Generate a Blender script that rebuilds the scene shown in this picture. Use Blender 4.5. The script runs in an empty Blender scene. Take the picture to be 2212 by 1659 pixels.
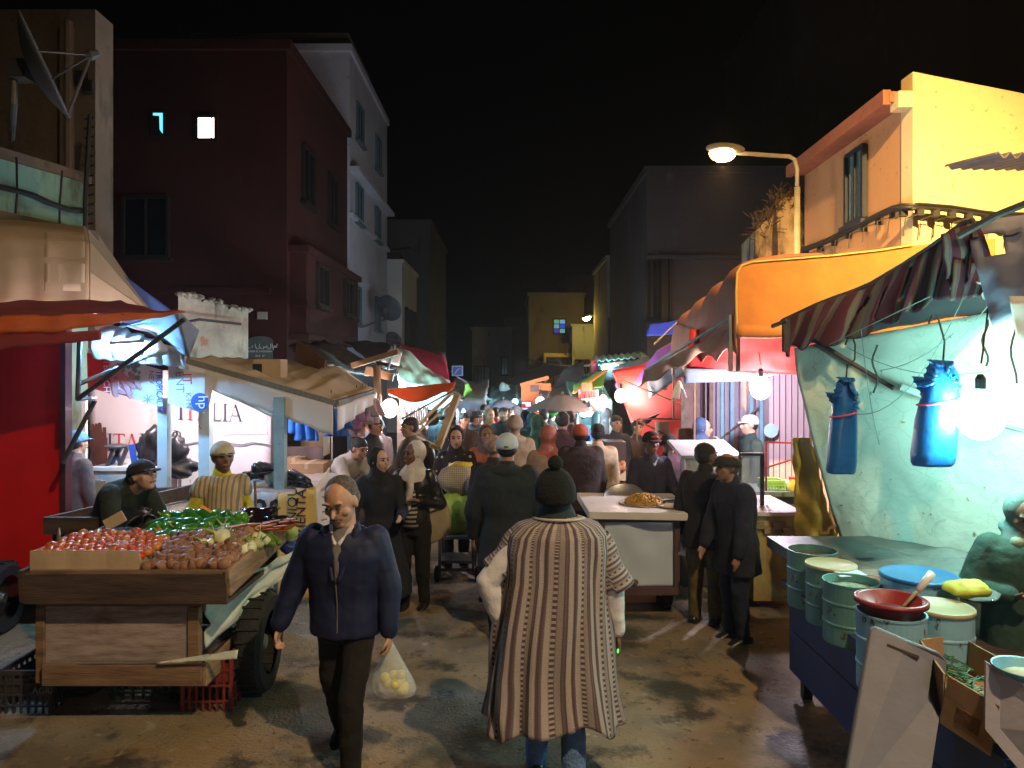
import bpy, math, random
from mathutils import Vector as V, Matrix, noise
random.seed(7)
sc=bpy.context.scene; COL=sc.collection; PI=math.pi
U=random.uniform
# pinhole of the photograph, in units of a 2212 x 1659 picture
F=1600.; HZ=800.; CX=1106.; CH=2.3
def P(px,py,Y): return V(((px-CX)*Y/F,Y,CH-(py-HZ)*Y/F))
def PX(px,Y): return (px-CX)*Y/F
def PZ(py,Y): return CH-(py-HZ)*Y/F
def G(px,py,z=0):
    Y=(CH-z)*F/(py-HZ); return V(((px-CX)*Y/F,Y,z))
def nz(p,s=1.): return noise.noise(V(p)*s)

class MB:
    def __init__(s): s.v=[]; s.f=[]; s.uv=[]; s.m=[]; s.mi=0
    def add(s,vs,fs,uvs=None):
        o=len(s.v); s.v+= [V(p) for p in vs]; s.uv+= uvs if uvs else [(0,0)]*len(vs)
        s.f+=[tuple(i+o for i in f) for f in fs]; s.m+=[s.mi]*len(fs); return s
    def box(s,c,size,R=None):
        c=V(c); h=[x/2 for x in size]
        vs=[V((a*h[0],b*h[1],d*h[2])) for a in(-1,1) for b in(-1,1) for d in(-1,1)]
        if R is not None: vs=[R@v for v in vs]
        return s.add([c+v for v in vs],[(0,1,3,2),(4,6,7,5),(0,4,5,1),(2,3,7,6),(0,2,6,4),(1,5,7,3)])
    def bx(s,x0,x1,y0,y1,z0,z1): return s.box(((x0+x1)/2,(y0+y1)/2,(z0+z1)/2),(x1-x0,y1-y0,z1-z0))
    def beam(s,a,b,w,h=None,up=(0,0,1)):
        a=V(a);b=V(b);d=(b-a);L=d.length;d.normalize();u=V(up)
        if abs(d.dot(u))>.98: u=V((0,1,0))
        x=d.cross(u).normalized(); z=x.cross(d)
        R=Matrix((x,d,z)).transposed()
        return s.box((a+b)/2,(w,L,h or w),R)
    def tube(s,pts,r,n=8,caps=True):
        pts=[V(p) for p in pts]; k=len(pts); rr=r if isinstance(r,(list,tuple)) else [r]*k
        t=(pts[1]-pts[0]).normalized(); u=t.orthogonal().normalized(); vs=[];fs=[]
        for i,p in enumerate(pts):
            t=(pts[min(i+1,k-1)]-pts[max(i-1,0)]).normalized()
            u=(u-t*u.dot(t)).normalized(); w=t.cross(u)
            for j in range(n):
                a=2*PI*j/n; vs.append(p+(u*math.cos(a)+w*math.sin(a))*rr[i])
        for i in range(k-1):
            for j in range(n): fs.append((i*n+j,i*n+(j+1)%n,(i+1)*n+(j+1)%n,(i+1)*n+j))
        if caps: fs+= [tuple(range(n))[::-1],tuple((k-1)*n+j for j in range(n))]
        return s.add(vs,fs)
    def lathe(s,c,prof,n=20,ax=(0,0,1),caps=True):
        c=V(c);z=V(ax).normalized();x=z.orthogonal().normalized() if abs(z.z)<.99 else V((1,0,0)); y=z.cross(x)
        vs=[];fs=[];uv=[];k=len(prof)
        for i,(r,h) in enumerate(prof):
            for j in range(n):
                a=2*PI*j/n; vs.append(c+z*h+(x*math.cos(a)+y*math.sin(a))*r); uv.append((j/n,h))
        for i in range(k-1):
            for j in range(n): fs.append((i*n+j,i*n+(j+1)%n,(i+1)*n+(j+1)%n,(i+1)*n+j))
        if caps: fs+= [tuple(range(n))[::-1],tuple((k-1)*n+j for j in range(n))]
        return s.add(vs,fs,uv)
    def sph(s,c,r,nu=14,nv=9):
        c=V(c)
        if isinstance(r,(int,float)): A=(V((r,0,0)),V((0,r,0)),V((0,0,r)))
        elif isinstance(r[0],(int,float)): A=(V((r[0],0,0)),V((0,r[1],0)),V((0,0,r[2])))
        else: A=r
        vs=[];fs=[]
        for i in range(1,nv):
            th=PI*i/nv
            for j in range(nu):
                a=2*PI*j/nu; vs.append(c+A[0]*math.sin(th)*math.cos(a)+A[1]*math.sin(th)*math.sin(a)+A[2]*math.cos(th))
        vs+=[c+A[2],c-A[2]]; T=len(vs)-2;B=T+1
        for i in range(nv-2):
            for j in range(nu): fs.append((i*nu+j,(i+1)*nu+j,(i+1)*nu+(j+1)%nu,i*nu+(j+1)%nu))
        for j in range(nu): fs.append((T,j,(j+1)%nu)); fs.append((B,(nv-2)*nu+(j+1)%nu,(nv-2)*nu+j))
        return s.add(vs,fs)
    def cap(s,a,b,ra,rb,n=12,sq=None):
        # tapered limb with rounded ends; sq=(vector,factor) squashes along a direction
        a=V(a);b=V(b);d=(b-a);L=d.length
        if L<1e-6: d=V((0,0,1))
        d.normalize(); pr=[]
        for i in range(4): t=PI/2*i/4; pr.append((max(ra*math.sin(t),1e-4),-ra*math.cos(t)))
        pr.append((ra,0)); pr.append((rb,L))
        for i in range(1,5): t=PI/2*i/4; pr.append((max(rb*math.cos(t),1e-4),L+rb*math.sin(t)))
        o=len(s.v); s.lathe(a,pr,n,d)
        if sq:
            q=V(sq[0]).normalized()
            for i in range(o,len(s.v)):
                p=s.v[i]-a; t=p.dot(d); r=p-d*t; r-=q*r.dot(q)*(1-sq[1]); s.v[i]=a+d*t+r
        return s
    def loft(s,rings,n=20,p=2.,caps=True):
        # rings: (centre, side vector, front vector) super-ellipse of power p
        vs=[];fs=[];uv=[];k=len(rings)
        for i,(c,a,b) in enumerate(rings):
            for j in range(n):
                t=2*PI*j/n; ct,st=math.cos(t),math.sin(t)
                x=math.copysign(abs(ct)**(2/p),ct); y=math.copysign(abs(st)**(2/p),st)
                vs.append(V(c)+V(a)*x+V(b)*y); uv.append((j/n,i/(k-1)))
        for i in range(k-1):
            for j in range(n): fs.append((i*n+j,i*n+(j+1)%n,(i+1)*n+(j+1)%n,(i+1)*n+j))
        if caps: fs+= [tuple(range(n))[::-1],tuple((k-1)*n+j for j in range(n))]
        return s.add(vs,fs,uv)
    def grid(s,fn,nu,nv,th=.005,mask=None):
        pt=[[V(fn(i/nu,j/nv)) for i in range(nu+1)] for j in range(nv+1)]
        def nrm(i,j):
            a=pt[j][min(i+1,nu)]-pt[j][max(i-1,0)]; b=pt[min(j+1,nv)][i]-pt[max(j-1,0)][i]
            n=a.cross(b); return n.normalized() if n.length>1e-9 else V((0,0,1))
        w=nu+1; N=w*(nv+1); vs=[];uv=[]
        for j in range(nv+1):
            for i in range(w): vs.append(pt[j][i]); uv.append((i/nu,j/nv))
        for j in range(nv+1):
            for i in range(w): vs.append(pt[j][i]-nrm(i,j)*th); uv.append((i/nu,j/nv))
        fs=[];ed={}
        for j in range(nv):
            for i in range(nu):
                if mask and not mask((i+.5)/nu,(j+.5)/nv): continue
                q=(j*w+i,j*w+i+1,(j+1)*w+i+1,(j+1)*w+i)
                fs.append(q); fs.append(tuple(x+N for x in q[::-1]))
                for e in zip(q,q[1:]+q[:1]):
                    if e[::-1] in ed: del ed[e[::-1]]
                    else: ed[e]=1
        for a,b in ed: fs.append((b,a,a+N,b+N))
        return s.add(vs,fs,uv)
    def poly(s,pts,n,th):
        # a flat outline given real thickness
        pts=[V(p) for p in pts]; k=len(pts); d=V(n).normalized()*th
        return s.add(pts+[p+d for p in pts],[tuple(range(k)),tuple(range(k,2*k))[::-1]]+[(i,i+k,(i+1)%k+k,(i+1)%k) for i in range(k)])

ORG={}
def root(name,loc,label=None,cat=None,group=None):
    o=bpy.data.objects.new(name,None); COL.objects.link(o); o.location=V(loc); o.empty_display_size=.1
    ORG[o.name]=V(loc); tag(o,label,cat,group); return o
def tag(o,label=None,cat=None,group=None,kind=None):
    if label: o['label']=label
    if cat: o['category']=cat
    if group: o['group']=group
    if kind: o['kind']=kind
    return o
def link(o,parent,org):
    COL.objects.link(o)
    if parent is not None: o.parent=parent
    ORG[o.name]=org
def B(mb,name,mat,parent=None,label=None,cat=None,group=None,kind=None,smooth=False,bev=0,origin=None):
    if parent is not None: org=ORG[parent.name]
    elif origin is not None: org=V(origin)
    else:
        xs=[p.x for p in mb.v];ys=[p.y for p in mb.v];zs=[p.z for p in mb.v]
        org=V(((min(xs)+max(xs))/2,(min(ys)+max(ys))/2,min(zs)))
    me=bpy.data.meshes.new(name); me.from_pydata([p-org for p in mb.v],[],mb.f)
    for m in (mat if isinstance(mat,(list,tuple)) else [mat]): me.materials.append(m)
    if any(mb.m): me.polygons.foreach_set('material_index',mb.m)
    if any(u!=(0,0) for u in mb.uv):
        L=me.uv_layers.new(name='UVMap'); 
        for l in me.loops: L.data[l.index].uv=mb.uv[l.vertex_index]
    if smooth: me.shade_smooth()
    me.update()
    o=bpy.data.objects.new(name,me)
    if parent is None: o.location=org
    link(o,parent,org); tag(o,label,cat,group,kind)
    if bev:
        b=o.modifiers.new('b','BEVEL'); b.width=bev; b.segments=1; b.limit_method='ANGLE'
    return o
def dup(o,loc,label=None,group=None,rot=None,parent=None):
    c=o.copy(); COL.objects.link(c)
    if parent is not None: c.parent=parent
    else: c.location=V(loc)
    if rot: c.rotation_euler=rot
    if label: c['label']=label
    if group: c['group']=group
    for ch in list(o.children): dup(ch,None,parent=c)
    ORG[c.name]=ORG.get(o.name,V())
    return c
def text(s,size,o,xd,yd,mat,parent,name='lettering',align='LEFT',ext=.0015,sx=1,font_off=0):
    cu=bpy.data.curves.new('t','FONT'); cu.body=s; cu.size=size; cu.extrude=ext; cu.align_x=align; cu.resolution_u=2; cu.offset=font_off
    t=bpy.data.objects.new('t',cu); me=bpy.data.meshes.new_from_object(t); me.name=name
    x=V(xd).normalized(); y=V(yd).normalized(); z=x.cross(y); org=ORG[parent.name]
    for v in me.vertices: v.co=V(o)+x*v.co.x*sx+y*v.co.y+z*(v.co.z+ext+.001)-org
    me.materials.clear(); me.materials.append(mat); ob=bpy.data.objects.new(name,me); bpy.data.objects.remove(t); bpy.data.curves.remove(cu)
    link(ob,parent,org); return ob
def serif(s,h,o,xd,yd,mats,parent):
    # capitals I T A L in a book face, built as strokes
    x=V(xd).normalized();y=V(yd).normalized();n=x.cross(y);cur=0
    for k,ch in enumerate(s):
        m=MB(); w=h*.11; sf=h*.05
        def st(x0,y0,x1,y1,t):
            a=V(o)+x*(cur+x0*h)+y*(y0*h)+n*.002; b=V(o)+x*(cur+x1*h)+y*(y1*h)+n*.002; m.beam(a,b,t,.003,up=n)
        if ch=='I': st(.16,0,.16,1,w); st(.02,.02,.3,.02,sf*.7); st(.02,.98,.3,.98,sf*.7); ad=.36
        elif ch=='T': st(.33,0,.33,.96,w); st(.18,.02,.48,.02,sf*.7); st(.02,.97,.64,.97,sf); st(.03,.82,.03,.98,sf*.8); st(.63,.82,.63,.98,sf*.8); ad=.7
        elif ch=='A': st(.08,.02,.37,.97,sf*.9); st(.36,.98,.68,.02,w); st(.17,.33,.56,.33,sf*.8); st(0,.015,.18,.015,sf*.6); st(.55,.015,.8,.015,sf*.6); ad=.82
        else: st(.16,0,.16,1,w); st(.02,.98,.3,.98,sf*.7); st(.02,.03,.56,.03,sf*1.1); st(.56,.02,.58,.2,sf*.8); ad=.64
        B(m,'lettering',mats[k],parent); cur+=ad*h
def rope(a,b,sag,r,n=10,wob=0):
    a=V(a);b=V(b); return [a.lerp(b,i/n)-V((0,0,sag*4*(i/n)*(1-i/n)))+V((nz((i,a.x,3))*wob,nz((i,a.y,7))*wob,nz((i,a.z,1))*wob)) for i in range(n+1)]
def sheet(mb,a,b,c,d,nu=16,nv=10,sag=0,wr=0,ws=2.,th=.005,mask=None,folds=0,fa=0,seed=0):
    # a,b top corners; d,c bottom corners
    a,b,c,d=map(V,(a,b,c,d)); n=(b-a).cross(d-a).normalized()
    def fn(u,v):
        p=a.lerp(b,u).lerp(d.lerp(c,u),v)
        k=wr*(nz(p+V((seed,0,0)),ws)+.5*nz(p+V((0,seed,5)),ws*2.3))
        if folds: k+=fa*math.sin(folds*2*PI*u+nz((u*5,v*2,seed))*2)*(.3+.7*v)
        return p+n*k-V((0,0,sag*math.sin(PI*u)*math.sin(PI*min(v,1))))
    return mb.grid(fn,nu,nv,th,mask)

# ---- materials
MC={}
def M(name,col,r=.8,v=.25,s=5.,b=.12,metal=0.,col2=None,st=(1,1,1),lo=.35,hi=.7,bs=None,emit=None,es=0,sub=0,alpha=None,trans=0,spec=.5,rnd=None):
    if name in MC: return MC[name]
    m=bpy.data.materials.new(name); m.use_nodes=True; N=m.node_tree.nodes; L=m.node_tree.links; p=N['Principled BSDF']
    c=tuple(col)+(1,); c2=tuple(col2)+(1,) if col2 else tuple(x*(1-v) for x in col)+(1,)
    p.inputs['Roughness'].default_value=r; p.inputs['Metallic'].default_value=metal; p.inputs['Specular IOR Level'].default_value=spec
    tc=N.new('ShaderNodeTexCoord'); mp=N.new('ShaderNodeMapping'); mp.inputs['Scale'].default_value=st; L.new(tc.outputs['Object'],mp.inputs[0])
    t=N.new('ShaderNodeTexNoise'); t.inputs['Scale'].default_value=s; t.inputs['Detail'].default_value=6; t.inputs['Roughness'].default_value=.62; L.new(mp.outputs[0],t.inputs[0])
    rp=N.new('ShaderNodeMapRange'); rp.inputs[1].default_value=lo; rp.inputs[2].default_value=hi; L.new(t.outputs[0],rp.inputs[0])
    mx=N.new('ShaderNodeMix'); mx.data_type='RGBA'; mx.inputs[6].default_value=c; mx.inputs[7].default_value=c2; L.new(rp.outputs[0],mx.inputs[0]); L.new(mx.outputs[2],p.inputs['Base Color'])
    if rnd:
        oi=N.new('ShaderNodeObjectInfo'); m5=N.new('ShaderNodeMix'); m5.data_type='RGBA'; ml=N.new('ShaderNodeMath'); ml.operation='MULTIPLY'; ml.inputs[1].default_value=.8; L.new(oi.outputs['Random'],ml.inputs[0]); L.new(ml.outputs[0],m5.inputs[0]); L.new(mx.outputs[2],m5.inputs[6]); m5.inputs[7].default_value=tuple(rnd)+(1,); L.new(m5.outputs[2],p.inputs['Base Color'])
    if b:
        t2=N.new('ShaderNodeTexNoise'); t2.inputs['Scale'].default_value=bs or s*4; t2.inputs['Detail'].default_value=4; L.new(mp.outputs[0],t2.inputs[0])
        bp=N.new('ShaderNodeBump'); bp.inputs['Strength'].default_value=b; bp.inputs['Distance'].default_value=.03; L.new(t2.outputs[0],bp.inputs['Height']); L.new(bp.outputs[0],p.inputs['Normal'])
    if emit: p.inputs['Emission Color'].default_value=tuple(emit)+(1,); p.inputs['Emission Strength'].default_value=es
    if trans: p.inputs['Transmission Weight'].default_value=trans
    if alpha is not None: p.inputs['Alpha'].default_value=alpha
    if sub: # cloth lets some light through
        tr=N.new('ShaderNodeBsdfTranslucent'); ms=N.new('ShaderNodeMixShader'); ms.inputs[0].default_value=sub; out=N['Material Output']
        L.new(mx.outputs[2],tr.inputs[0]); L.new(p.outputs[0],ms.inputs[1]); L.new(tr.outputs[0],ms.inputs[2]); L.new(ms.outputs[0],out.inputs[0])
    MC[name]=m; return m
def E(name,col,st):
    if name in MC: return MC[name]
    m=bpy.data.materials.new(name); m.use_nodes=True; N=m.node_tree.nodes; L=m.node_tree.links; N.remove(N['Principled BSDF'])
    e=N.new('ShaderNodeEmission'); e.inputs[0].default_value=tuple(col)+(1,); e.inputs[1].default_value=st; L.new(e.outputs[0],N['Material Output'].inputs[0]); MC[name]=m; return m
def plight(name,loc,col,W,r,parent,typ='POINT',aim=None,spread=None):
    ld=bpy.data.lights.new(name,typ); ld.energy=W; ld.color=col
    if typ=='POINT': ld.shadow_soft_size=r
    else: ld.shape='DISK'; ld.size=2*r
    if spread: ld.spread=spread
    o=bpy.data.objects.new(name,ld); COL.objects.link(o); o.parent=parent; o.location=V(loc)-ORG[parent.name]
    if aim is not None: o.rotation_euler=V(aim).to_track_quat('-Z','Y').to_euler()
    return o
def glow(name,col,st):
    if name in MC: return MC[name]
    m=E(name,col,st); N=m.node_tree.nodes; L=m.node_tree.links; e=[n for n in N if n.type=='EMISSION'][0]; t=N.new('ShaderNodeBsdfTransparent'); a=N.new('ShaderNodeAddShader'); L.new(e.outputs[0],a.inputs[0]); L.new(t.outputs[0],a.inputs[1]); L.new(a.outputs[0],N['Material Output'].inputs[0]); return m
def nd(m): return m.node_tree.nodes,m.node_tree.links,m.node_tree.nodes['Principled BSDF']
def mixin(m,fac,col2):
    # lay a second colour over what feeds the base colour
    N,L,p=nd(m); src=p.inputs['Base Color'].links[0].from_socket; mx=N.new('ShaderNodeMix'); mx.data_type='RGBA'
    L.new(src,mx.inputs[6]); mx.inputs[7].default_value=tuple(col2)+(1,); L.new(fac,mx.inputs[0]); L.new(mx.outputs[2],p.inputs['Base Color']); return mx
def blotch(m,scale,lo,hi,col2,st=(1,1,1),detail=5,seed=0):
    N,L,p=nd(m); tc=N.new('ShaderNodeTexCoord'); mp=N.new('ShaderNodeMapping'); mp.inputs['Scale'].default_value=st; mp.inputs['Location'].default_value=(seed,seed*2,0); L.new(tc.outputs['Object'],mp.inputs[0])
    t=N.new('ShaderNodeTexNoise'); t.inputs['Scale'].default_value=scale; t.inputs['Detail'].default_value=detail; t.inputs['Roughness'].default_value=.65; L.new(mp.outputs[0],t.inputs[0])
    r=N.new('ShaderNodeMapRange'); r.inputs[1].default_value=lo; r.inputs[2].default_value=hi; L.new(t.outputs[0],r.inputs[0]); mixin(m,r.outputs[0],col2); return m
def ramp(N,stops,interp='LINEAR'):
    r=N.new('ShaderNodeValToRGB'); cr=r.color_ramp; cr.interpolation=interp
    while len(cr.elements)<len(stops): cr.elements.new(.5)
    for e,(p,c) in zip(cr.elements,stops): e.position=p; e.color=tuple(c)+(1,)
    return r
wood=M('wood',(.27,.18,.11),.85,s=3,col2=(.11,.07,.045),st=(1,1,9),b=.25)
woodx=M('wood_along_x',(.27,.18,.12),.85,s=3,col2=(.11,.07,.05),st=(1,9,9),b=.3)
woody=M('wood_along_y',(.36,.25,.15),.85,s=3,col2=(.15,.1,.06),st=(9,1,9),b=.3)
woodd=M('wood_dark',(.09,.06,.05),.75,s=3,col2=(.03,.022,.02),st=(1,9,9),b=.3)
ply=M('grey_plywood',(.42,.36,.36),.75,s=5,col2=(.2,.15,.14),st=(1,6,6),b=.2); blotch(ply,2.5,.55,.75,(.2,.11,.07))
card=M('cardboard',(.42,.27,.15),.85,s=6,v=.25,b=.08)
cardl=M('cardboard_light',(.55,.44,.3),.85,s=6,v=.2,b=.08)
whitep=M('white_paint',(.72,.74,.74),.5,s=4,v=.15,b=.05); blotch(whitep,9,.62,.72,(.35,.3,.27))
bluep=M('pale_blue_paint',(.55,.68,.75),.6,s=4,v=.2,b=.06); blotch(bluep,12,.63,.7,(.2,.2,.2))
postp=M('grey_green_post_paint',(.28,.42,.46),.6,s=4,v=.3,b=.08); blotch(postp,16,.62,.7,(.12,.12,.12))
canvas=M('canvas_beige',(.68,.58,.42),.85,s=1.5,v=.3,b=.1,sub=.15); blotch(canvas,3,.6,.8,(.25,.17,.1))
canvasw=M('canvas_white',(.78,.76,.72),.7,s=1.5,v=.15,b=.1,sub=.25)
awnb=M('awning_beige',(.42,.31,.2),.85,s=2,v=.2,b=.05); blotch(awnb,3,.6,.8,(.35,.24,.16))
redt=M('red_tarp',(.55,.03,.02),.6,s=2,v=.2,b=.1,sub=.25)
redm=M('red_sheet_metal',(.7,.006,.004),.5,s=1.5,v=.2,b=.03)
reda=M('red_awning_cloth',(.36,.05,.04),.65,s=2,v=.25,b=.1,sub=.2)
oranget=M('orange_tarp',(.75,.2,.05),.65,s=2,v=.2,b=.1,sub=.35)
orangea=M('orange_awning',(.37,.15,.03),.85,s=2.5,v=.3,b=.2); blotch(orangea,2,.6,.85,(.42,.2,.06))
bluet=M('blue_tarp',(.06,.13,.4),.6,s=2,v=.3,b=.15,sub=.2)
greyt=M('grey_tarp',(.25,.3,.38),.7,s=2,v=.3,b=.12,sub=.15)
greent=M('green_tarp',(.15,.5,.1),.65,s=2,v=.3,b=.12,sub=.3)
purplet=M('purple_tarp',(.2,.08,.45),.65,s=2,v=.3,b=.12,sub=.2)
crimt=M('crimson_tarp',(.5,.03,.1),.65,s=2,v=.3,b=.12,sub=.2)
yelt=M('ochre_tarp',(.55,.33,.04),.6,s=3,v=.4,b=.3,sub=.1)
darkt=M('dark_tarp',(.06,.065,.08),.7,s=2,v=.4,b=.15)
metal=M('dark_steel',(.12,.12,.13),.5,s=8,v=.4,b=.05,metal=.6)
galv=M('galvanised',(.5,.52,.55),.4,s=4,v=.3,b=.05,metal=.8)
black=M('black_plastic',(.012,.012,.014),.35,s=6,v=.3,b=.1)
rubber=M('rubber',(.018,.018,.019),.85,s=20,v=.3,b=.3)
wire=M('cable_black',(.02,.02,.022),.6,v=.2,b=0)
ink=M('black_ink',(.02,.025,.05),.6,v=.1,b=0)
inkred=M('red_ink',(.55,.05,.05),.6,v=.1,b=0)
inkgrey=M('grey_ink',(.2,.22,.28),.6,v=.1,b=0)
inkblue=M('blue_ink',(.03,.1,.45),.6,v=.1,b=0)
inkwhite=M('white_ink',(.8,.8,.8),.6,v=.05,b=0)
bag=M('thin_white_plastic',(.8,.82,.85),.35,s=6,v=.1,b=.2,sub=.4)
skin=M('skin',(.36,.19,.12),.5,s=30,v=.2,b=.06)
skin2=M('skin_brown',(.2,.1,.065),.5,s=30,v=.2,b=.06)
skin3=M('skin_pale',(.5,.3,.21),.5,s=30,v=.15,b=.06)
hairb=M('hair_black',(.012,.01,.01),.6,s=60,v=.4,b=.5,bs=120)
hairg=M('hair_grey',(.05,.045,.045),.7,s=60,col2=(.16,.15,.15),b=.5,bs=120)
eyew=M('eye_white',(.6,.57,.52),.3,v=.05,b=0)
eyed=M('eye_dark',(.015,.01,.008),.2,v=.05,b=0)
lipm=M('lip',(.3,.11,.09),.5,v=.1,b=0)
blotch(reda,3,.5,.7,(.2,.03,.03)); blotch(oranget,4,.55,.75,(.5,.12,.04)); blotch(redt,2.5,.55,.8,(.35,.02,.015))
def fab(n,c,v=.4,r=.9,b=.45,sub=0,s=9,bs=14): return M('cloth_'+n,c,r,v=v,s=s,b=b,bs=bs,sub=sub)
def remesh(o,vox,sm=3,disp=0,ds=.12):
    r=o.modifiers.new('r','REMESH'); r.mode='VOXEL'; r.voxel_size=vox; r.use_smooth_shade=True
    s=o.modifiers.new('s','SMOOTH'); s.iterations=sm; s.factor=.5
    if disp:
        k='folds%.2f'%ds; t=bpy.data.textures.get(k)
        if not t: t=bpy.data.textures.new(k,'CLOUDS'); t.noise_scale=ds; t.noise_depth=2
        d=o.modifiers.new('d','DISPLACE'); d.texture=t; d.strength=disp; d.texture_coords='GLOBAL'; d.mid_level=.5
def person(label,pos,a=0,H=1.7,head='hair',top=None,bot=None,hem=.47,wid=1.,sk=None,lean=0,side=0,walk=0,arms=None,hyaw=0,hpitch=0,htilt=0,
           hc=None,vox=.02,shoe=None,skirt=False,group=None,sit=0,bulk=1.,extra=None,fine=False,collar=None,curl=.5,foot=(0,0),hsc=1.07,sleeve=1.,sleevem=None,bare=False,hunch=0):
    sk=sk or skin; top=top or fab('dark',(.02,.022,.03)); bot=bot or fab('dark',(.02,.022,.03)); shoe=shoe or black
    Q=H*hsc
    a=math.radians(a); f=V((math.sin(a),-math.cos(a),0)); s=V((math.cos(a),math.sin(a),0)); up=V((0,0,1)); pos=V(pos)
    R=root('person',pos,label,'person',group)
    pel=pos+up*(.51*H-sit)
    ld=math.radians(lean); ud=(up*math.cos(ld)+f*math.sin(ld)+s*math.sin(math.radians(side))).normalized(); fd=(f-ud*f.dot(ud)).normalized(); sd=s
    T=lambda h: pel+ud*((h-.51)*H)
    ch=T(.72); nb=T(.825)+fd*hunch*.04*H; hd=T(.905)+fd*(.015+hunch*.08)*H-up*hunch*.03*H
    ya=math.radians(hyaw); hp=math.radians(hpitch); ht=math.radians(htilt)
    hf=(f*math.cos(ya)+s*math.sin(ya)); hs=(s*math.cos(ya)-f*math.sin(ya))
    hf=(hf*math.cos(hp)-up*math.sin(hp)).normalized(); hu=(up+ud*.3); hu=(hu-hf*hu.dot(hf)).normalized(); hu=(hu*math.cos(ht)+hs*math.sin(ht)).normalized(); hs=hu.cross(hf)*-1
    if hs.dot(s)<0 and abs(hyaw)<90: hs=-hs
    hc_=hd+hu*(.022+.06*(hsc-1))*H
    b=MB()
    # head: skull, face, jaw, nose, brow, ears, neck
    b.sph(hc_-hf*.006*Q+hu*.008*Q,(hs*.0445*Q,hf*.054*Q,hu*.053*Q),16,12)
    b.sph(hc_+hf*.012*Q-hu*.022*Q,(hs*.036*Q,hf*.038*Q,hu*.048*Q),14,10)
    b.sph(hc_+hf*.03*Q-hu*.056*Q,(hs*.019*Q,hf*.017*Q,hu*.013*Q),10,8)
    b.cap(hc_+hf*.046*Q+hu*.0*Q,hc_+hf*.060*Q-hu*.021*Q,.0045*Q,.0068*Q,8)
    b.sph(hc_+hf*.044*Q-hu*.037*Q,(hs*.016*Q,hf*.008*Q,hu*.009*Q),8,6)
    for k in(-1,1):
        b.sph(hc_+hs*k*.045*Q-hu*.008*Q-hf*.004*Q,(hs*.006*Q,hf*.012*Q,hu*.018*Q),8,6)
        b.sph(hc_+hs*k*.018*Q+hf*.045*Q+hu*.012*Q,(hs*.015*Q,hf*.006*Q,hu*.005*Q),8,6)
        b.sph(hc_+hs*k*.027*Q+hf*.03*Q-hu*.018*Q,(hs*.012*Q,hf*.014*Q,hu*.012*Q),8,6)
    b.cap(nb-ud*.02*Q,hc_-hu*.03*Q-hf*.008*Q,.036*Q,.032*Q)
    # torso
    W=wid
    rings=[(T(.47),.088,.058),(T(.53),.094,.064),(T(.60),.08*W,.056),(T(.68),.088*W,.062),(T(.75),.1*W,.064),(T(.80),.092*W,.052),(nb,.05,.042)]
    b.loft([(c,sd*w*H,fd*d*H) for c,w,d in rings],18,2.3)
    sh=[T(.795)+sd*k*.103*W*H+fd*hunch*.03*H for k in(1,-1)]
    arms=arms or [((.12,.05,-1),(.05,.3,-1))]*2
    el=[];wr=[]
    for i,k in enumerate((1,-1)):
        ua,fa=arms[i][0],arms[i][1]
        e=sh[i]+(s*ua[0]*k+f*ua[1]+up*ua[2]).normalized()*.172*H; w=e+(s*fa[0]*k+f*fa[1]+up*fa[2]).normalized()*.15*H
        el.append(e);wr.append(w)
        b.cap(sh[i],e,.03*H,.024*H); b.cap(e,w,.024*H,.0165*H)
        dd=(w-e).normalized()
        hdn=V(arms[i][2]) if len(arms[i])>2 else dd
        hdn=s*hdn.x*k+f*hdn.y+up*hdn.z if len(arms[i])>2 else dd
        thd=f+up*.2 if abs(hdn.normalized().dot(f))<.8 else up
        # palm faces the body
        dn=hdn.normalized(); tt=(thd-dn*thd.dot(dn)).normalized()
        hand2(b,w,dn,tt,-s*k,1.0*H/1.72,curl,fine)
    # legs
    hip=[pel+s*k*.052*H for k in(1,-1)]; kn=[];an=[]
    for i,k in enumerate((1,-1)):
        w_=walk*k
        ft=pos+s*k*.055*H+f*w_*.22*H+up*(.045*H if w_>=0 else .045*H+abs(w_)*.06*H)
        kk=(hip[i]+ft)/2+f*(.02+.05*abs(w_)+sit*.5)*H; kk.z=max(kk.z,.2)
        if sit: kk=hip[i]+f*.23*H+s*k*.02*H; ft=V((kk.x,kk.y,.06))
        kn.append(kk);an.append(ft)
        b.cap(hip[i],kk,.05*H,.034*H); b.cap(kk,ft,.032*H,.021*H)
        b.cap(ft-up*.012*H,ft+f*.045*H-up*.028*H,.015*H,.010*H)
    ob=B(b,'body',sk,R); remesh(ob,vox if fine else max(vox*.8,.012),2)
    # clothes
    j=MB(); q=1.12*bulk; hz=hem
    rr=[(T(.60),.092*W,.07),(T(.68),.1*W,.077),(T(.75),.112*W,.079),(T(.80),.104*W,.067),(T(.835)+fd*hunch*.03*H,.055,.05)]
    lo=[]
    if hz<.6:
        n=max(2,int((.6-hz)/.05))
        for i in range(n):
            h=hz+(.58-hz)*i/n; t=(.6-h)
            flare=(.1+.12*t*(2.2 if skirt else .5)); c=T(h) if h>.47 or lean<5 else T(.5)+V((0,0,(h-.5)*H))
            if h<.45: c=V((pos.x*(1-h/.5)+c.x*(h/.5),pos.y*(1-h/.5)+c.y*(h/.5),h*H)) if not sit else c
            lo.append((c,flare if flare<.2 else .2,(.078+.08*t*(1.6 if skirt else .6))))
    j.loft([(c,sd*w*H*bulk,fd*d*H*bulk) for c,w,d in lo+rr],22,2.3)
    for i,k in enumerate((1,-1)):
        j.cap(sh[i]-s*k*.01*H,el[i],.04*H*q,.034*H*q)
        if sleeve>.5: j.cap(el[i],el[i].lerp(wr[i],.9*sleeve),.034*H*q,.025*H*q)
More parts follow.
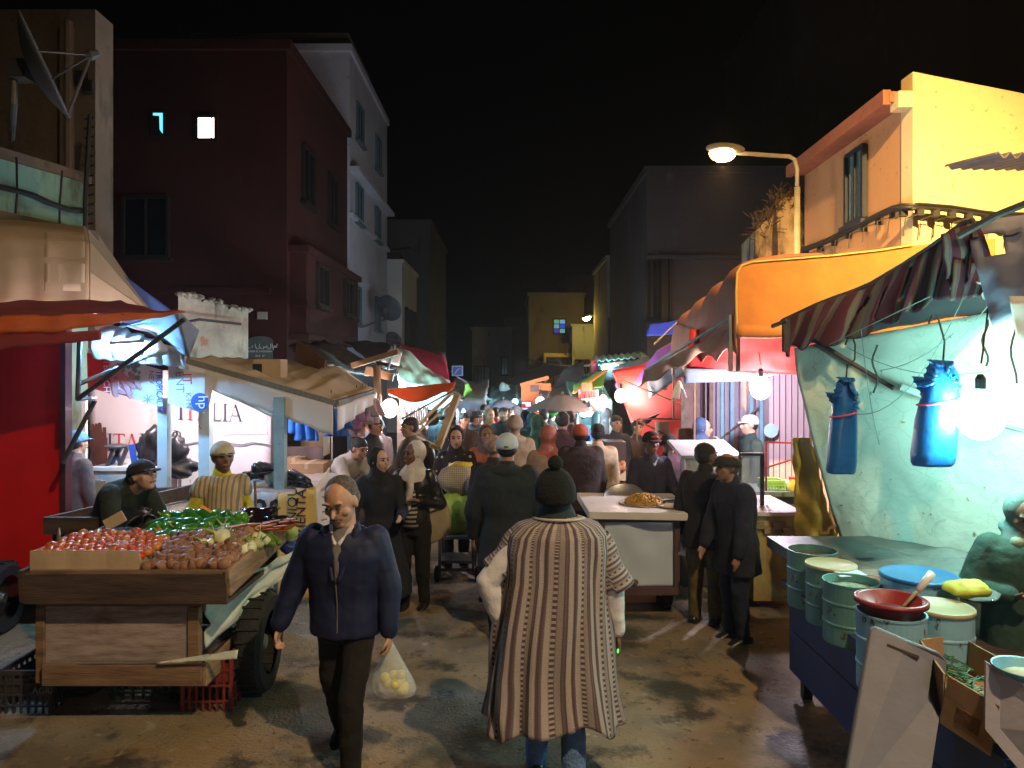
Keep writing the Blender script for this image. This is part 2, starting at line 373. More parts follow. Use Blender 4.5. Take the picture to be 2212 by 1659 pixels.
    if collar!=0: j.cap(nb-ud*.005*H,nb+ud*.022*H,.046*H,.043*H)
    jo=B(j,'robe' if hem<.25 else ('coat' if hem<.44 else 'jacket'),top,R); remesh(jo,vox,10,.022 if vox<.016 else .018,.15)
    if hem>.12:
        t=MB(); t.loft([(pel+up*.03*H,s*.092*H,f*.068*H),(pel,s*.098*H,f*.072*H),(pel-up*.06*H,s*.09*H,f*.07*H)],18,2.3)
        for i in range(2):
            t.cap(hip[i],kn[i],.058*H,.045*H); t.cap(kn[i],an[i],.044*H,.035*H)
        to=B(t,'trousers',bot,R); remesh(to,vox,8,.022,.11)
    so=None
    for i in range(2):
        m=MB(); c=an[i]-up*.018*H+f*(-.01)*H; m.loft([(c+f*t*H-up*(.026*H-zz*H),s*w*H,up*h*H) for t,w,h,zz in ((-.04,.014,.02,.02),(-.034,.024,.03,.028),(.0,.027,.034,.032),(.045,.029,.022,.021),(.085,.026,.014,.013),(.105,.014,.009,.009))],14,2.5)
        B(m,'shoe',shoe,R,smooth=True)
    # face
    if vox<.03:
        for k in(-1,1):
            m=MB(); m.sph(hc_+hs*k*.0175*Q+hf*.0475*Q+hu*.0*Q,(hs*.0085*Q,hf*.004*Q,hu*.0042*Q),8,6)
            B(m,'eye',eyed if not fine else M('eyelid',(.12,.07,.055),.5),R,smooth=True)
            if fine:
                m=MB(); m.sph(hc_+hs*k*.0175*Q+hf*.0505*Q-hu*.0006*Q,(hs*.0036*Q,hf*.002*Q,hu*.0036*Q),8,6); B(m,'iris',eyed,R,smooth=True)
            m=MB(); m.cap(hc_+hs*k*.009*Q+hf*.052*Q+hu*.013*Q,hc_+hs*k*.028*Q+hf*.047*Q+hu*.014*Q,.0032*Q,.0022*Q,6); B(m,'eyebrow',hairb if not fine else hairg,R,smooth=True)
        m=MB(); m.cap(hc_-hs*.012*Q+hf*.051*Q-hu*.038*Q,hc_+hs*.012*Q+hf*.051*Q-hu*.038*Q,.0035*Q,.0035*Q,6); B(m,'mouth',lipm,R,smooth=True)
    hc=hc or {}
    hm_=hc.get('m',hairb)
    if head in('hair','cap','flatcap','bald','skullcap','bun'):
        m=MB()
        if head=='hair': m.sph(hc_-hf*.010*Q+hu*.024*Q,(hs*.0485*Q,hf*.056*Q,hu*.043*Q),16,12); m.sph(hc_-hf*.022*Q-hu*.0*Q,(hs*.0485*Q,hf*.042*Q,hu*.046*Q),16,12)
        elif head=='bald': m.sph(hc_-hf*.026*Q-hu*.002*Q,(hs*.0475*Q,hf*.038*Q,hu*.04*Q),16,12); m.sph(hc_-hf*.018*Q+hu*.022*Q,(hs*.0475*Q,hf*.046*Q,hu*.045*Q),16,12)
        elif head=='bun': m.sph(hc_-hf*.016*Q+hu*.012*Q,(hs*.051*Q,hf*.056*Q,hu*.056*Q),16,12); m.sph(hc_-hf*.05*Q-hu*.0*Q,(hs*.03*Q,hf*.03*Q,hu*.03*Q),12,8)
        else: m.sph(hc_-hf*.026*Q-hu*.006*Q,(hs*.0465*Q,hf*.036*Q,hu*.04*Q),16,12)
        B(m,'hair',hc.get('hair',hairb if head!='bald' else hairg),R,smooth=True)
    if head in('cap','flatcap','skullcap','beanie'):
        m=MB(); e=hu*.012*Q; o_=hc_-hf*.008*Q+e; tall={'cap':.052,'flatcap':.04,'skullcap':.056,'beanie':.066}[head]; back=.3 if head in('cap','skullcap') else .1
        uu=(hu-hf*.12).normalized(); ff=(hf+hu*.12).normalized()
        if head=='beanie': uu=(hu-hf*.25).normalized(); ff=(hf+hu*.25).normalized(); o_-=hu*.012*Q
        w=1.06 if head!='beanie' else 1.12; w=w if head!='flatcap' else 1.16
        rings=[]
        for t in range(7):
            q_=t/6*PI/2; rings.append((o_+uu*tall*Q*math.sin(q_)*1.0,hs*.049*w*Q*max(math.cos(q_),.05),ff*.059*w*Q*max(math.cos(q_),.05)))
        rings.insert(0,(o_-uu*.012*Q,hs*.0485*w*Q,ff*.058*w*Q))
        m.loft(rings,20,2.1); nm={'cap':'cap','flatcap':'flat_cap','skullcap':'skullcap','beanie':'knit_hat'}[head]
        co=B(m,nm,hm_,R,smooth=True)
        if head in('cap','flatcap') :
            m=MB(); vv=hc.get('back',1); L_=.045 if head=='cap' else .03
            m.loft([(o_+ff*vv*(.045+L_*t)*Q-uu*(.006+.012*t*t)*Q,hs*.045*Q*math.sqrt(max(1-t*t*.8,.03)),uu*.004*Q) for t in(0,.3,.6,.85,1)],14,2.2)
            B(m,'visor',hc.get('v',hm_),co,smooth=True)
        if hc.get('pom'):
            m=MB(); m.sph(o_+uu*(tall+.015)*Q,.02*Q,12,8); B(m,'pompom',hm_,co,smooth=True)
    if head in('hijab','hood'):
        m=MB(); m.sph(hc_-hf*.02*Q+hu*.008*Q,(hs*.057*Q,hf*.056*Q,hu*.066*Q),18,14)
        m.cap(hc_-hu*.05*Q-hf*.012*Q,nb-up*.0*Q,.046*Q,.062*Q)
        if head=='hijab': m.loft([(nb-ud*.06*Q,sd*.1*Q,fd*.07*Q),(nb-ud*.01*Q,sd*.09*Q,fd*.064*Q),(nb+ud*.03*Q,sd*.05*Q,fd*.05*Q)],18); m.cap(hc_+hf*.008*Q-hu*.068*Q,nb+fd*.04*Q-ud*.05*Q,.034*Q,.03*Q)
        else: m.sph(hc_-hu*.075*Q-hf*.03*Q,(hs*.06*Q,hf*.05*Q,hu*.03*Q),14,8)
        ho=B(m,'headscarf' if head=='hijab' else 'hood',hm_,R); remesh(ho,min(vox,.015),8,.008,.06)
    if extra: extra(R,dict(H=H,Q=Q,f=f,s=s,up=up,hc=hc_,hf=hf,hs=hs,hu=hu,nb=nb,T=T,fd=fd,sd=sd,ud=ud,el=el,wr=wr,sh=sh,an=an,kn=kn,pel=pel,vox=vox))
    return R
def hand2(b,w,d,th,pn,S,curl,fine):
    # palm normal as near to pn as the frame allows
    d=d.normalized(); t=(V(th)-d*V(th).dot(d)).normalized(); n=d.cross(t)
    if n.dot(pn)<0: n=-n
    R=S; pal=w+d*.045*R
    b.sph(pal,(d*.05*R,t*.04*R,n*.016*R),12,8); b.cap(w-d*.01*R,pal,.024*R,.022*R,8,(n,.7))
    if not fine:
        b.cap(pal+d*.03*R,pal+d*.075*R+n*.03*R*curl,.03*R,.02*R,8,(n,.6)); b.cap(w+d*.03*R+t*.03*R,w+d*.07*R+t*.045*R,.014*R,.011*R,8); return
    for k,(o,l) in enumerate(((.031,.068),(.0105,.078),(-.0105,.073),(-.0305,.058))):
        p=w+d*.08*R+t*o*R; l*=R; ang=curl*.5
        for q,fr in enumerate((.42,.32,.26)):
            dd=d*math.cos(ang)+n*math.sin(ang)+t*o*1.2; e=p+dd.normalized()*l*fr; b.cap(p,e,(.0098-.0009*q)*R,(.0090-.0009*q)*R,8); p=e; ang+=curl*(.9+.08*k)
    t0=w+d*.03*R+t*.028*R; t1=t0+(d*.65+t*.7+n*.3).normalized()*.036*R; t2=t1+(d*.9+t*.2+n*.5).normalized()*.03*R
    b.cap(t0,t1,.0135*R,.011*R,8); b.cap(t1,t2,.0108*R,.0092*R,8)
# ================= ground =================
gm=M('street_asphalt',(.25,.22,.17),.78,s=1.5,col2=(.14,.125,.1),b=.5,bs=45,lo=.4,hi=.6)
blotch(gm,.55,.48,.6,(.24,.185,.11),seed=3); blotch(gm,2.0,.54,.62,(.055,.05,.045),seed=8,detail=9); blotch(gm,18,.6,.68,(.07,.06,.05),seed=4); blotch(gm,9,.62,.7,(.3,.27,.22),seed=2); blotch(gm,.9,.56,.64,(.05,.06,.05),seed=12,detail=8)
N,L,p=nd(gm); t=N.new('ShaderNodeTexNoise'); t.inputs['Scale'].default_value=.8; t.inputs['Detail'].default_value=5; r=N.new('ShaderNodeMapRange'); r.inputs[1].default_value=.5;r.inputs[2].default_value=.66;r.inputs[3].default_value=.85;r.inputs[4].default_value=.28
tc=N.new('ShaderNodeTexCoord'); L.new(tc.outputs['Object'],t.inputs[0]); L.new(t.outputs[0],r.inputs[0]); L.new(r.outputs[0],p.inputs['Roughness'])
m=MB()
def gf(u,v):
    y=-6+ (v**2)*110; x=(u-.5)*2; x=x*abs(x)**.6*60
    return (x,y,.025*nz((x,y,0),.7)*max(0,1-y/40)-.012)
m.grid(lambda u,v:gf(1-u,v),70,90,.05); B(m,'ground',gm,kind='structure',smooth=True,origin=(0,0,0))
# manhole
c=G(1570,1650)
R=root('manhole_cover',c,'round worn manhole cover in the asphalt at the front','manhole cover')
m=MB(); m.lathe(c+V((0,0,.0)),[(.34,0),(.34,.022),(.30,.022),(.30,.016),(.0001,.016)],28); B(m,'frame',M('iron',(.07,.065,.06),.5,s=30,b=.6),R)
m=MB()
for i in range(-3,4): m.bx(c.x-.24*math.cos(i/4.4),c.x+.24*math.cos(i/4.4),c.y+i*.07-.012,c.y+i*.07+.012,.012,.024)
B(m,'cover_ribs',MC['iron'],R)
# litter
m=MB()
for k in range(750):
    if random.random()<.5: x,y=U(.6,2.1),U(3.4,7.5)
    else: x,y=U(-2.8,2.3),U(3.6,13)
    if abs(x)<.4 and random.random()<.7: continue
    z=.012+.025*nz((x,y,0),.7)*max(0,1-y/40); a=U(0,6); s_=U(.006,.034); q=U(.3,1)
    dx=V((math.cos(a),math.sin(a),U(-.1,.3)))*s_; dy=V((-math.sin(a),math.cos(a),U(-.2,.2)))*s_*q; c=V((x,y,z))
    m.mi=random.choice((0,0,1,1,2,3)); m.add([c-dx-dy*.4,c+dx*.2-dy,c+dx,c+dx*.1+dy,c-dx*.8+dy*.5],[(0,1,2,3,4)])
B(m,'litter',[M('leaf_scrap',(.12,.16,.03),.7),M('straw_scrap',(.35,.25,.1),.8),M('paper_scrap',(.5,.5,.48),.8),M('peel_scrap',(.4,.2,.04),.6)],kind='stuff',label='scraps of leaves, peel and paper trodden into the street',origin=(0,0,0))
tag(bpy.data.objects['litter'],cat='litter')

# ================= buildings =================
def wallm(n,c,c2,s=.6,b=.35,dirt=(.05,.045,.04),dl=.58):
    m=M(n,c,.9,s=s,col2=c2,b=b,bs=14); blotch(m,1.4,dl,dl+.12,dirt,st=(1,1,.35)); blotch(m,7,.62,.7,tuple(x*.5 for x in c),seed=5); return m
dark_g=M('window_glass_dark',(.01,.012,.015),.15,v=.1,b=0)
fr_d=M('window_frame_dark',(.02,.013,.012),.6,v=.3,b=.1)
fr_l=M('window_frame_blue',(.1,.16,.2),.6,v=.3,b=.1)
def window(parent,c,w,h,ax,out,fm=fr_d,gl=dark_g,shut=None,bars=0):
    """frame, pane and sill on a wall; ax runs along the wall, out points away from it"""
    c=V(c);ax=V(ax);out=V(out);up=V((0,0,1)); m=MB(); t=.06
    for s_ in(-1,1): m.beam(c+ax*s_*(w/2)-up*h/2+out*.03,c+ax*s_*(w/2)+up*h/2+out*.03,t,.09,up=out)
    for s_ in(-1,1): m.beam(c-ax*w/2+up*s_*h/2+out*.028,c+ax*w/2+up*s_*h/2+out*.028,.088,t)
    m.beam(c-up*h/2+out*.03,c+up*h/2+out*.03,.04,.06,up=out)
    for k in range(bars): m.beam(c-ax*w/2+up*h*((k+1)/(bars+1)-.5)+out*.026,c+ax*w/2+up*h*((k+1)/(bars+1)-.5)+out*.026,.03,.03)
    f=B(m,'window',fm,parent)
    m=MB(); m.beam(c-up*(h/2-.02)+out*.012,c+up*(h/2-.02)+out*.012,.012,w-.04,up=ax); m.v=m.v; B(m,'pane',gl,f)
    m=MB(); m.beam(c-up*(h/2+.07)-ax*(w/2+.1)+out*.06,c-up*(h/2+.07)+ax*(w/2+.1)+out*.06,.14,.07); B(m,'sill',fm,f)
    if shut:
        for s_ in(-1,1):
            m=MB(); q=c+ax*s_*(w*.75+.03)+out*.05; m.beam(q-up*h/2,q+up*h/2,.04,w*.5,up=ax)
            for i in range(9): m.beam(q+up*h*(i/9-.45)-ax*w*.2+out*.025,q+up*h*(i/9-.45)+ax*w*.2+out*.025,.03,.02)
            B(m,'shutter',shut,f)
    return f
def block(name,label,x0,x1,y0,y1,z1,mat,cap=.25,capm=None,capo=.08,z0=0,roofz=None):
    R=root(name,((x0+x1)/2,(y0+y1)/2,z0),label,'building')
    m=MB(); m.bx(x0,x1,y0,y1,z0,z1); B(m,'wall',mat,R)
    m=MB(); m.bx(x0-capo,x1+capo,y0-capo,y1+capo,z1+.002,z1+cap); B(m,'parapet',capm or mat,R)
    return R
XL=-4.56
# top left house (upper storey behind a low green-washed wall)
w1=wallm('plaster_grey_beige',(.2,.15,.11),(.13,.1,.075))
YA=9.; x1=PX(243,YA); zt=PZ(52,YA)
x1=PX(206,YA); R=block('concrete_house','blank beige concrete house carrying a big satellite dish',-12,x1,YA,YA+.4,zt,w1,cap=.18,capo=.0)
m=MB(); m.bx(PX(150,YA)-.06,PX(150,YA)+.06,YA-.1,YA-.003,PZ(400,YA),zt-.05); m.tube([(PX(155,YA),YA-.07,zt),(PX(155,YA),YA-.07,3)],.05); B(m,'drain_pipe',w1,R)
for k,(px,py) in enumerate(((180,170),(195,190))):
    m=MB(); m.bx(PX(px,YA)-.06,PX(px,YA)+.06,YA-.07,YA-.003,PZ(py,YA)-.07,PZ(py,YA)+.07); B(m,'junction_box',fr_d,R)
# satellite dish
def dish(label,c,rad,aim,mat,roll=0,group=None,mast=None):
    R=root('satellite_dish',c,label,'satellite dish',group); a=V(aim).normalized(); c=V(c)
    m=MB(); n=8; pr=[(rad*i/n+1e-4,.28*rad*(i/n)**2) for i in range(n+1)]+[(rad*1.01,.28*rad+.012)]+[(rad*i/n+1e-4,.28*rad*(i/n)**2+.014) for i in range(n,-1,-1)]
    m.lathe(c,pr,28,a,caps=False); B(m,'reflector',mat,R,smooth=True)
    f=c+a*rad*1.15; m=MB(); x=a.orthogonal().normalized(); dn=V((0,0,-1)); dn=(dn-a*dn.dot(a)).normalized(); lo=c+dn*rad+a*.28*rad
    m.tube([lo,f],.014); m.tube([c+dn.cross(a)*rad*.8+a*.2*rad,f],.009); m.tube([c-dn.cross(a)*rad*.8+a*.2*rad,f],.009); B(m,'feed_arm',metal,R)
    m=MB(); m.lathe(f-a*.05,[(.04,0),(.05,.05),(.03,.12)],12,a); B(m,'receiver',metal,R)
    m=MB(); b=c-a*.12; m.tube([c,b,b-V((0,0,.25)),V(mast) if mast else b-V((0,0,.9))],.03); m.box(c-a*.06,(.16,.16,.16)); B(m,'mount',metal,R)
dc=P(62,150,6.6)
dish('large grey satellite dish seen almost edge on, on the roof parapet',dc,.46,(.86,.36,.40),M('dish_grey',(.13,.14,.17),.6,v=.3,b=.03),mast=P(25,300,7.6))
# green-washed parapet house in front
gw=wallm('plaster_green_wash',(.26,.47,.38),(.18,.33,.27),s=1.2,dirt=(.1,.1,.06),dl=.52)
R=root('low_house',P(90,500,8),'low green washed house under the beige awning, with cables on its parapet','building')
a0=P(-160,170,6.2); a1=P(190,388,8.6); 
def slab(m,a,b,z0,z1,th):
    a=V(a);b=V(b);d=(b-a);d.z=0;n=V((d.y,-d.x,0)).normalized()*-th
    vs=[V((a.x,a.y,z0)),V((b.x,b.y,z0)),V((b.x,b.y,z1)),V((a.x,a.y,z1))]; m.add(vs+[v+n for v in vs],[(0,1,2,3),(7,6,5,4),(0,4,5,1),(3,2,6,7),(0,3,7,4),(1,5,6,2)])
zt=PZ(385,8.6)
m=MB(); slab(m,(-5.9,5.6,0),(PX(190,8.6),8.6,0),.2,zt,.3); B(m,'wall',gw,R)
m=MB(); slab(m,(-5.84,5.55,0),(PX(190,8.6)+.03,8.63,0),zt-.72,zt-.62,-.1); slab(m,(-5.84,5.55,0),(PX(190,8.6)+.03,8.63,0),zt-.06,zt+.05,.32); B(m,'ledge',w1,R)
for k in range(5):
    m=MB(); t=.2+.17*k; a=V((-5.9,5.6,0)).lerp(V((PX(190,8.6),8.6,0)),t)+V((.07,-.05,0)); m.tube([(a.x,a.y,zt-.02),(a.x+.04*math.sin(k),a.y,zt-.4),(a.x-.02,a.y-.02,zt-.95-.1*(k%3))],.011,6)
    B(m,'hanging_cable',wire,R)
m=MB(); m.tube(rope((-5.8,5.5,zt-.1),(PX(195,8.6),8.5,zt-.42),.06,.03,14,.05),.035,6); m.tube([(PX(205,8.6),8.5,zt+.7),(PX(200,8.6),8.45,zt-.3),(PX(196,8.6),8.5,zt-1.3)],.025,6)
for k in range(12): q=V((PX(205,8.6),8.5,zt+.65-k*.11)); m.beam(q-V((.06,0,0)),q+V((.05,0,.02)),.02)
B(m,'cable_bundle',wire,R)
# dark red corner building
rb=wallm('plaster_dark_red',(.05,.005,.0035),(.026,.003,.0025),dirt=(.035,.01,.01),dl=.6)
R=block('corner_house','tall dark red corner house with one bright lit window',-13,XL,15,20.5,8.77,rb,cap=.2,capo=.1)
lit=E('window_light_white',(1,.86,.8),9); cy=E('window_light_cyan',(.15,.7,1),1.6)
m=MB(); x0,x1_=PX(430,15),PX(465,15); z0,z1=PZ(300,15),PZ(256,15); m.bx(x0,x1_,14.96,14.99,z0,z1); f=B(m,'window',lit,R)
m=MB(); m.bx(x0-.06,x0,14.93,14.995,z0-.06,z1+.06); m.bx(x1_,x1_+.06,14.93,14.995,z0-.06,z1+.06); m.bx(x0,x1_,14.93,14.995,z0-.06,z0); m.bx(x0,x1_,14.93,14.995,z1,z1+.06); m.bx(x0+.26,x0+.28,14.935,14.955,z0,z1); B(m,'frame',fr_d,f)
m=MB(); x0,x1_=PX(332,15),PX(353,15); z0,z1=PZ(290,15),PZ(245,15); m.add([(x0,14.97,z1),(x1_,14.97,z1),(x1_,14.97,z0),(x1_-.06,14.97,z0+.08),(x1_-.07,14.97,z1-.06),(x0,14.97,z1-.05)],[(0,5,4,1),(1,4,3,2)]); f=B(m,'window',cy,R)
m=MB(); m.bx(x0-.05,x1_+.05,14.975,14.995,z0-.05,z1+.05); B(m,'frame',fr_d,f)
# bay on the street side with ledges, plaque and small vent
m=MB(); m.bx(XL-.3,XL+.34,15.2,20.3,3.05,4.72); B(m,'bay',rb,R)
m=MB(); m.bx(XL-.3,XL+.42,15.1,20.4,4.722,4.86); m.bx(XL-.3,XL+.42,15.1,20.4,2.93,3.048); m.bx(XL-.2,XL+.37,15.15,20.35,3.62,3.7); m.bx(-9,XL-.32,14.9,14.998,3.85,3.97); B(m,'ledge',rb,R)
for y_ in(16.4,19): window(R,(XL+.345,y_,4.15),.9,.85,(0,1,0),(1,0,0))
for y_ in(16.5,18.8): window(R,(XL+.005,y_,6.6),.9,1.2,(0,1,0),(1,0,0))
for x_ in(-7.4,-9.6): window(R,(x_,14.995,5.2),.9,1.2,(1,0,0),(0,-1,0))
m=MB(); m.bx(PX(558,15),PX(578,15),14.93,14.995,PZ(690,15),PZ(674,15)); B(m,'vent',M('vent_grey',(.35,.33,.3),.8),R)
m=MB(); x0,x1_,z0,z1=PX(537,15),PX(590,15),PZ(775,15),PZ(728,15); xc=(x0+x1_)/2
m.poly([(x0,14.96,z0),(x1_,14.96,z0),(x1_,14.96,z1-.08)]+[(xc+(x1_-xc)*math.cos(a*PI/8),14.96,z1-.08+.1*math.sin(a*PI/8)) for a in range(1,8)]+[(x0,14.96,z1-.08)],(0,1,0),.03); pq=B(m,'plaque',M('plaque_slate',(.10,.12,.12),.6),R)
text('درب السلامة',.12,(xc,14.955,z0+.22),(1,0,0),(0,0,1),inkwhite,pq,align='CENTER'); text('DERB EL HASSANIA',.055,(xc,14.955,z0+.13),(1,0,0),(0,0,1),inkwhite,pq,align='CENTER'); text('RUE  37',.055,(xc,14.955,z0+.04),(1,0,0),(0,0,1),inkwhite,pq,align='CENTER')
# pale block seen above it
block('rear_house','pale plastered block standing behind the dark red house',-9,PX(700,18.5),21,24,PZ(85,21),wallm('plaster_dull',(.11,.1,.09),(.08,.07,.065)),cap=.15)
# white house
wb=wallm('plaster_white_blue',(.55,.57,.7),(.42,.44,.55),dirt=(.2,.2,.22),dl=.62)
R=block('white_house','tall white house with dark windows and a satellite dish on a bracket',-11,XL+.02,20.7,26.9,11.2,wb,cap=.2)
for z_ in(6.6,7.9,4.9): m=MB(); m.bx(XL,XL+(.28 if z_>7 else .12),20.72,27,z_,z_+.12); B(m,'ledge',wb,R)
for y_,z_ in((21.9,7.2),(24.9,7.2),(21.6,4.2),(24.9,4.2),(22,9.6),(25,9.6)): window(R,(XL+.022,y_,z_),.85,1.05,(0,1,0),(1,0,0),fr_l)
dish('satellite dish on a bracket of the white house',(XL+.75,22.6,4.15),.42,(.3,.75,.4),M('dish_dark',(.09,.1,.12),.6,v=.3,b=.03),mast=(XL+.02,22.3,3.6))
# lower white house
wc=wallm('plaster_white',(.6,.6,.6),(.48,.48,.5),dirt=(.3,.28,.25),dl=.64)
R=block('low_white_house','low white house with three narrow dark windows',-8,-4.02,27.05,31.2,6.2,wc,cap=.15)
for y_ in(28,29.2,30.3): window(R,(-4.015,y_,3.9),.55,1.5,(0,1,0),(1,0,0))
m=MB(); m.bx(-4.7,-4.1,27,28,6.36,6.6); m.beam((-4.7,27.2,6.7),(-3.9,27.9,6.9),.3,.08); B(m,'roof_clutter',fr_d,R)
dish('satellite dish low on the low white house',(-4.35,26.9,3.35),.33,(.5,-.8,.3),MC['dish_dark'],mast=(-4.3,27.04,3.0))
block('grey_tower_house','tall grey house rising behind the low white one',-9,PX(928,32),32,40,PZ(485,32),wallm('plaster_grey_dark',(.1,.1,.11),(.07,.07,.08)),cap=.2)
R=block('shuttered_house','narrow cream house with an open dark shutter','' or -6,PX(930,36),34,37,PZ(690,34),wallm('plaster_cream',(.55,.47,.22),(.4,.33,.16)),cap=.12)
window(R,(PX(932,36)+.03,35.5,3.6),.9,1.6,(0,1,0),(1,0,0),shut=fr_d)
dish('small satellite dish against the night sky by the cream house',(PX(948,36),36.4,PZ(722,36)),.4,(.75,-.3,.5),MC['dish_dark'])
# ruined wall behind the white stall
ru=wallm('old_render',(.42,.38,.31),(.26,.23,.19),s=2.5,b=.9,dirt=(.04,.035,.03),dl=.56); blotch(ru,3,.6,.66,(.34,.16,.1),seed=9)
R=root('ruined_wall',P(460,770,11),'crumbling old plaster wall with a bare brick patch behind the white stall','wall')
m=MB(); n=26; pts=[]; 
for i in range(n+1):
    t=i/n; px=385+150*t; py=632+40*t+ (8*abs(nz((i*.9,2,0)))+10*nz((i*.5,5,0))); pts.append((px,py))
top=[P(a,b,11+1.2*(a-385)/150) for a,b in pts]; bot=[V((q.x,q.y,.5)) for q in top]
vs=top+bot; k=n+1; bk=[v+V((-.15,.45,0)) for v in vs]; fs=[]
for i in range(n): fs+=[(i,k+i,k+i+1,i+1),(2*k+i,2*k+i+1,3*k+i+1,3*k+i),(i,i+1,2*k+i+1,2*k+i)]
fs+=[(0,2*k,3*k,k),(n,k+n,3*k+n,2*k+n)]; m.add(vs+bk,fs); B(m,'wall',ru,R)
m=MB()
for i in range(40):
    t=U(0,1); q=top[int(t*n)]; m.sph(q+V((U(-.05,.05),U(0,.4),U(-.02,.03))),(U(.04,.1),U(.03,.08),U(.02,.05)),7,5)
B(m,'rubble_edge',ru,R)
m=MB(); m.tube([P(380,700,10.8),P(430,690,11),P(520,700,11.8)],.02,6); B(m,'cable',wire,R)

# centre, end of the street
dg=wallm('plaster_far_grey',(.08,.08,.09),(.06,.06,.07)); dg2=wallm('plaster_far_grey_blue',(.2,.22,.27),(.14,.15,.2)); dy=wallm('plaster_far_yellow',(.14,.12,.07),(.1,.085,.05))
Y=44; R=block('far_grey_house','dim grey house left of centre at the far end of the street',PX(1020,Y),PX(1105,Y),Y,50,PZ(712,Y),dg2,cap=.15)
for px in(1030,1040,1052): window(R,(PX(px,Y),Y,PZ(815,Y)),.35,1.3,(1,0,0),(0,-1,0))
window(R,(PX(1090,Y),Y,PZ(790,Y)),.35,1,(1,0,0),(0,-1,0))
Y=46; R=block('far_dark_house','dark house at the bend of the street with a tiny lit slit',PX(1090,Y),PX(1150,Y),Y+1,52,PZ(690,Y),dg,cap=.15)
Y=40; R=block('far_yellow_house','yellow house, lamplight painted on its lower part, with a stained glass window lit from inside',PX(1142,Y),PX(1262,Y),Y,47,PZ(640,Y),dy,cap=.2)
st=[E('pane_light_%d'%i,c,s_) for i,(c,s_) in enumerate((((.2,.6,.35),.5),((.25,.5,.7),.6),((.25,.55,.6),.5),((.02,.1,.7),.7),((.12,.05,.5),.6),((.25,.6,.45),.5)))]
c0=PX(1196,Y);c1=PX(1221,Y);z0=PZ(720,Y);z1=PZ(690,Y)
m=MB(); m.bx(c0-.07,c1+.07,Y-.03,Y-.005,z0-.07,z1+.07); f=B(m,'window',fr_d,R)
for i in range(6):
    a=i%2;b_=i//2; m=MB(); w=(c1-c0)/2; h=(z1-z0)/3; m.bx(c0+a*w+.02,c0+(a+1)*w-.02,Y-.05,Y-.032,z1-(b_+1)*h+.02,z1-b_*h-.02); B(m,'pane',st[i],f)
m=MB(); xa,xb=PX(1185,Y),PX(1235,Y); za,zb=PZ(832,Y),PZ(774,Y); m.bx(xa-.3,xb,Y-1.3,Y-.002,za-.9,za-.1); m.bx(xa-.3,xb,Y-1.3,Y-.002,zb+.05,zb+.25); m.bx(xa-.3,xa-.2,Y-1.3,Y-.002,za-.1,zb+.05); B(m,'balcony',M('yellow_wash_lamplight',(.62,.5,.08),.8,v=.3),R)  # yellow lamplight on this lower part is put into its colour
m=MB()
for k in range(5): x_=xa+.2+(xb-xa-.3)*k/4; m.beam((x_,Y-1.25,za-.1),(x_,Y-1.25,zb),.06)
m.beam((xa-.25,Y-1.25,(za+zb)/2),(xb,Y-1.25,(za+zb)/2),.05); B(m,'balcony_frame',fr_d,R)
for k in range(4): m=MB(); x_=PX(1203+k*9,Y); m.poly([(x_,Y-1.4,PZ(745,Y)),(x_+.2,Y-1.4,PZ(745,Y)),(x_+.18,Y-1.4,PZ(765+6*(k%2),Y)),(x_+.03,Y-1.4,PZ(762,Y))],(0,1,0),.02); o=B(m,'hung_washing',fr_d,R)
Y=38; R=block('far_blue_grey_house','blue grey house under the far street lamp',PX(1236,Y),PX(1300,Y),Y,44,PZ(705,Y),dg2,cap=.12)
for px in(1250,1266,1290): window(R,(PX(px,Y),Y,PZ(800,Y)),.35,1.1,(1,0,0),(0,-1,0))
R=block('far_tall_house','dim tall house behind the far street lamp',PX(1220,50),PX(1330,50),50,56,PZ(600,50),dg,cap=.2)
m=MB(); m.bx(PX(1299,50),PX(1303,50),49.95,49.98,PZ(700,50),PZ(672,50)); B(m,'window',E('slit_light',(.2,.6,.7),.5),R)
# right side of the street, from far to near
Y=30; R=block('beige_house','narrow beige house with tall lamplit doors on the right',PX(1312,Y),9,Y,35,PZ(560,Y),wallm('plaster_beige_far',(.33,.31,.3),(.24,.22,.22)),cap=.15)
for px in(1326,1352,1372): window(R,(PX(px,Y),Y-.005,PZ(730,Y)),.4,1.6,(1,0,0),(0,-1,0))
m=MB(); m.bx(PX(1314,Y),PX(1336,Y),Y-.04,Y-.004,PZ(770,Y),PZ(693,Y)); m.bx(PX(1345,Y),PX(1358,Y),Y-.04,Y-.004,PZ(770,Y),PZ(600,Y)); B(m,'door_panel',M('yellow_wash_lamplight',(.62,.5,.08)),R)
lw=wallm('plaster_right_dim',(.07,.055,.065),(.05,.04,.048),dirt=(.1,.085,.09))
Y=21; R=block('tall_right_house','tall dim mauve house rising behind the street lamp',PX(1398,Y),14,Y,29,PZ(375,Y),lw,cap=.2)
for px,w in((1408,.34),(1430,.2),(1441,.2)): window(R,(PX(px,Y),Y-.005,PZ(625,Y)),w,1.7 if w>.3 else 2,(1,0,0),(0,-1,0))
m=MB(); m.bx(PX(1396,Y),14,Y-.12,Y-.003,PZ(560,Y),PZ(552,Y)); B(m,'ledge',lw,R)
R=block('night_tower','very tall dark block filling the night sky on the right',PX(1712,26),16,26,34,PZ(-60,26),wallm('plaster_tower',(.04,.03,.027),(.03,.02,.018)),cap=.2)
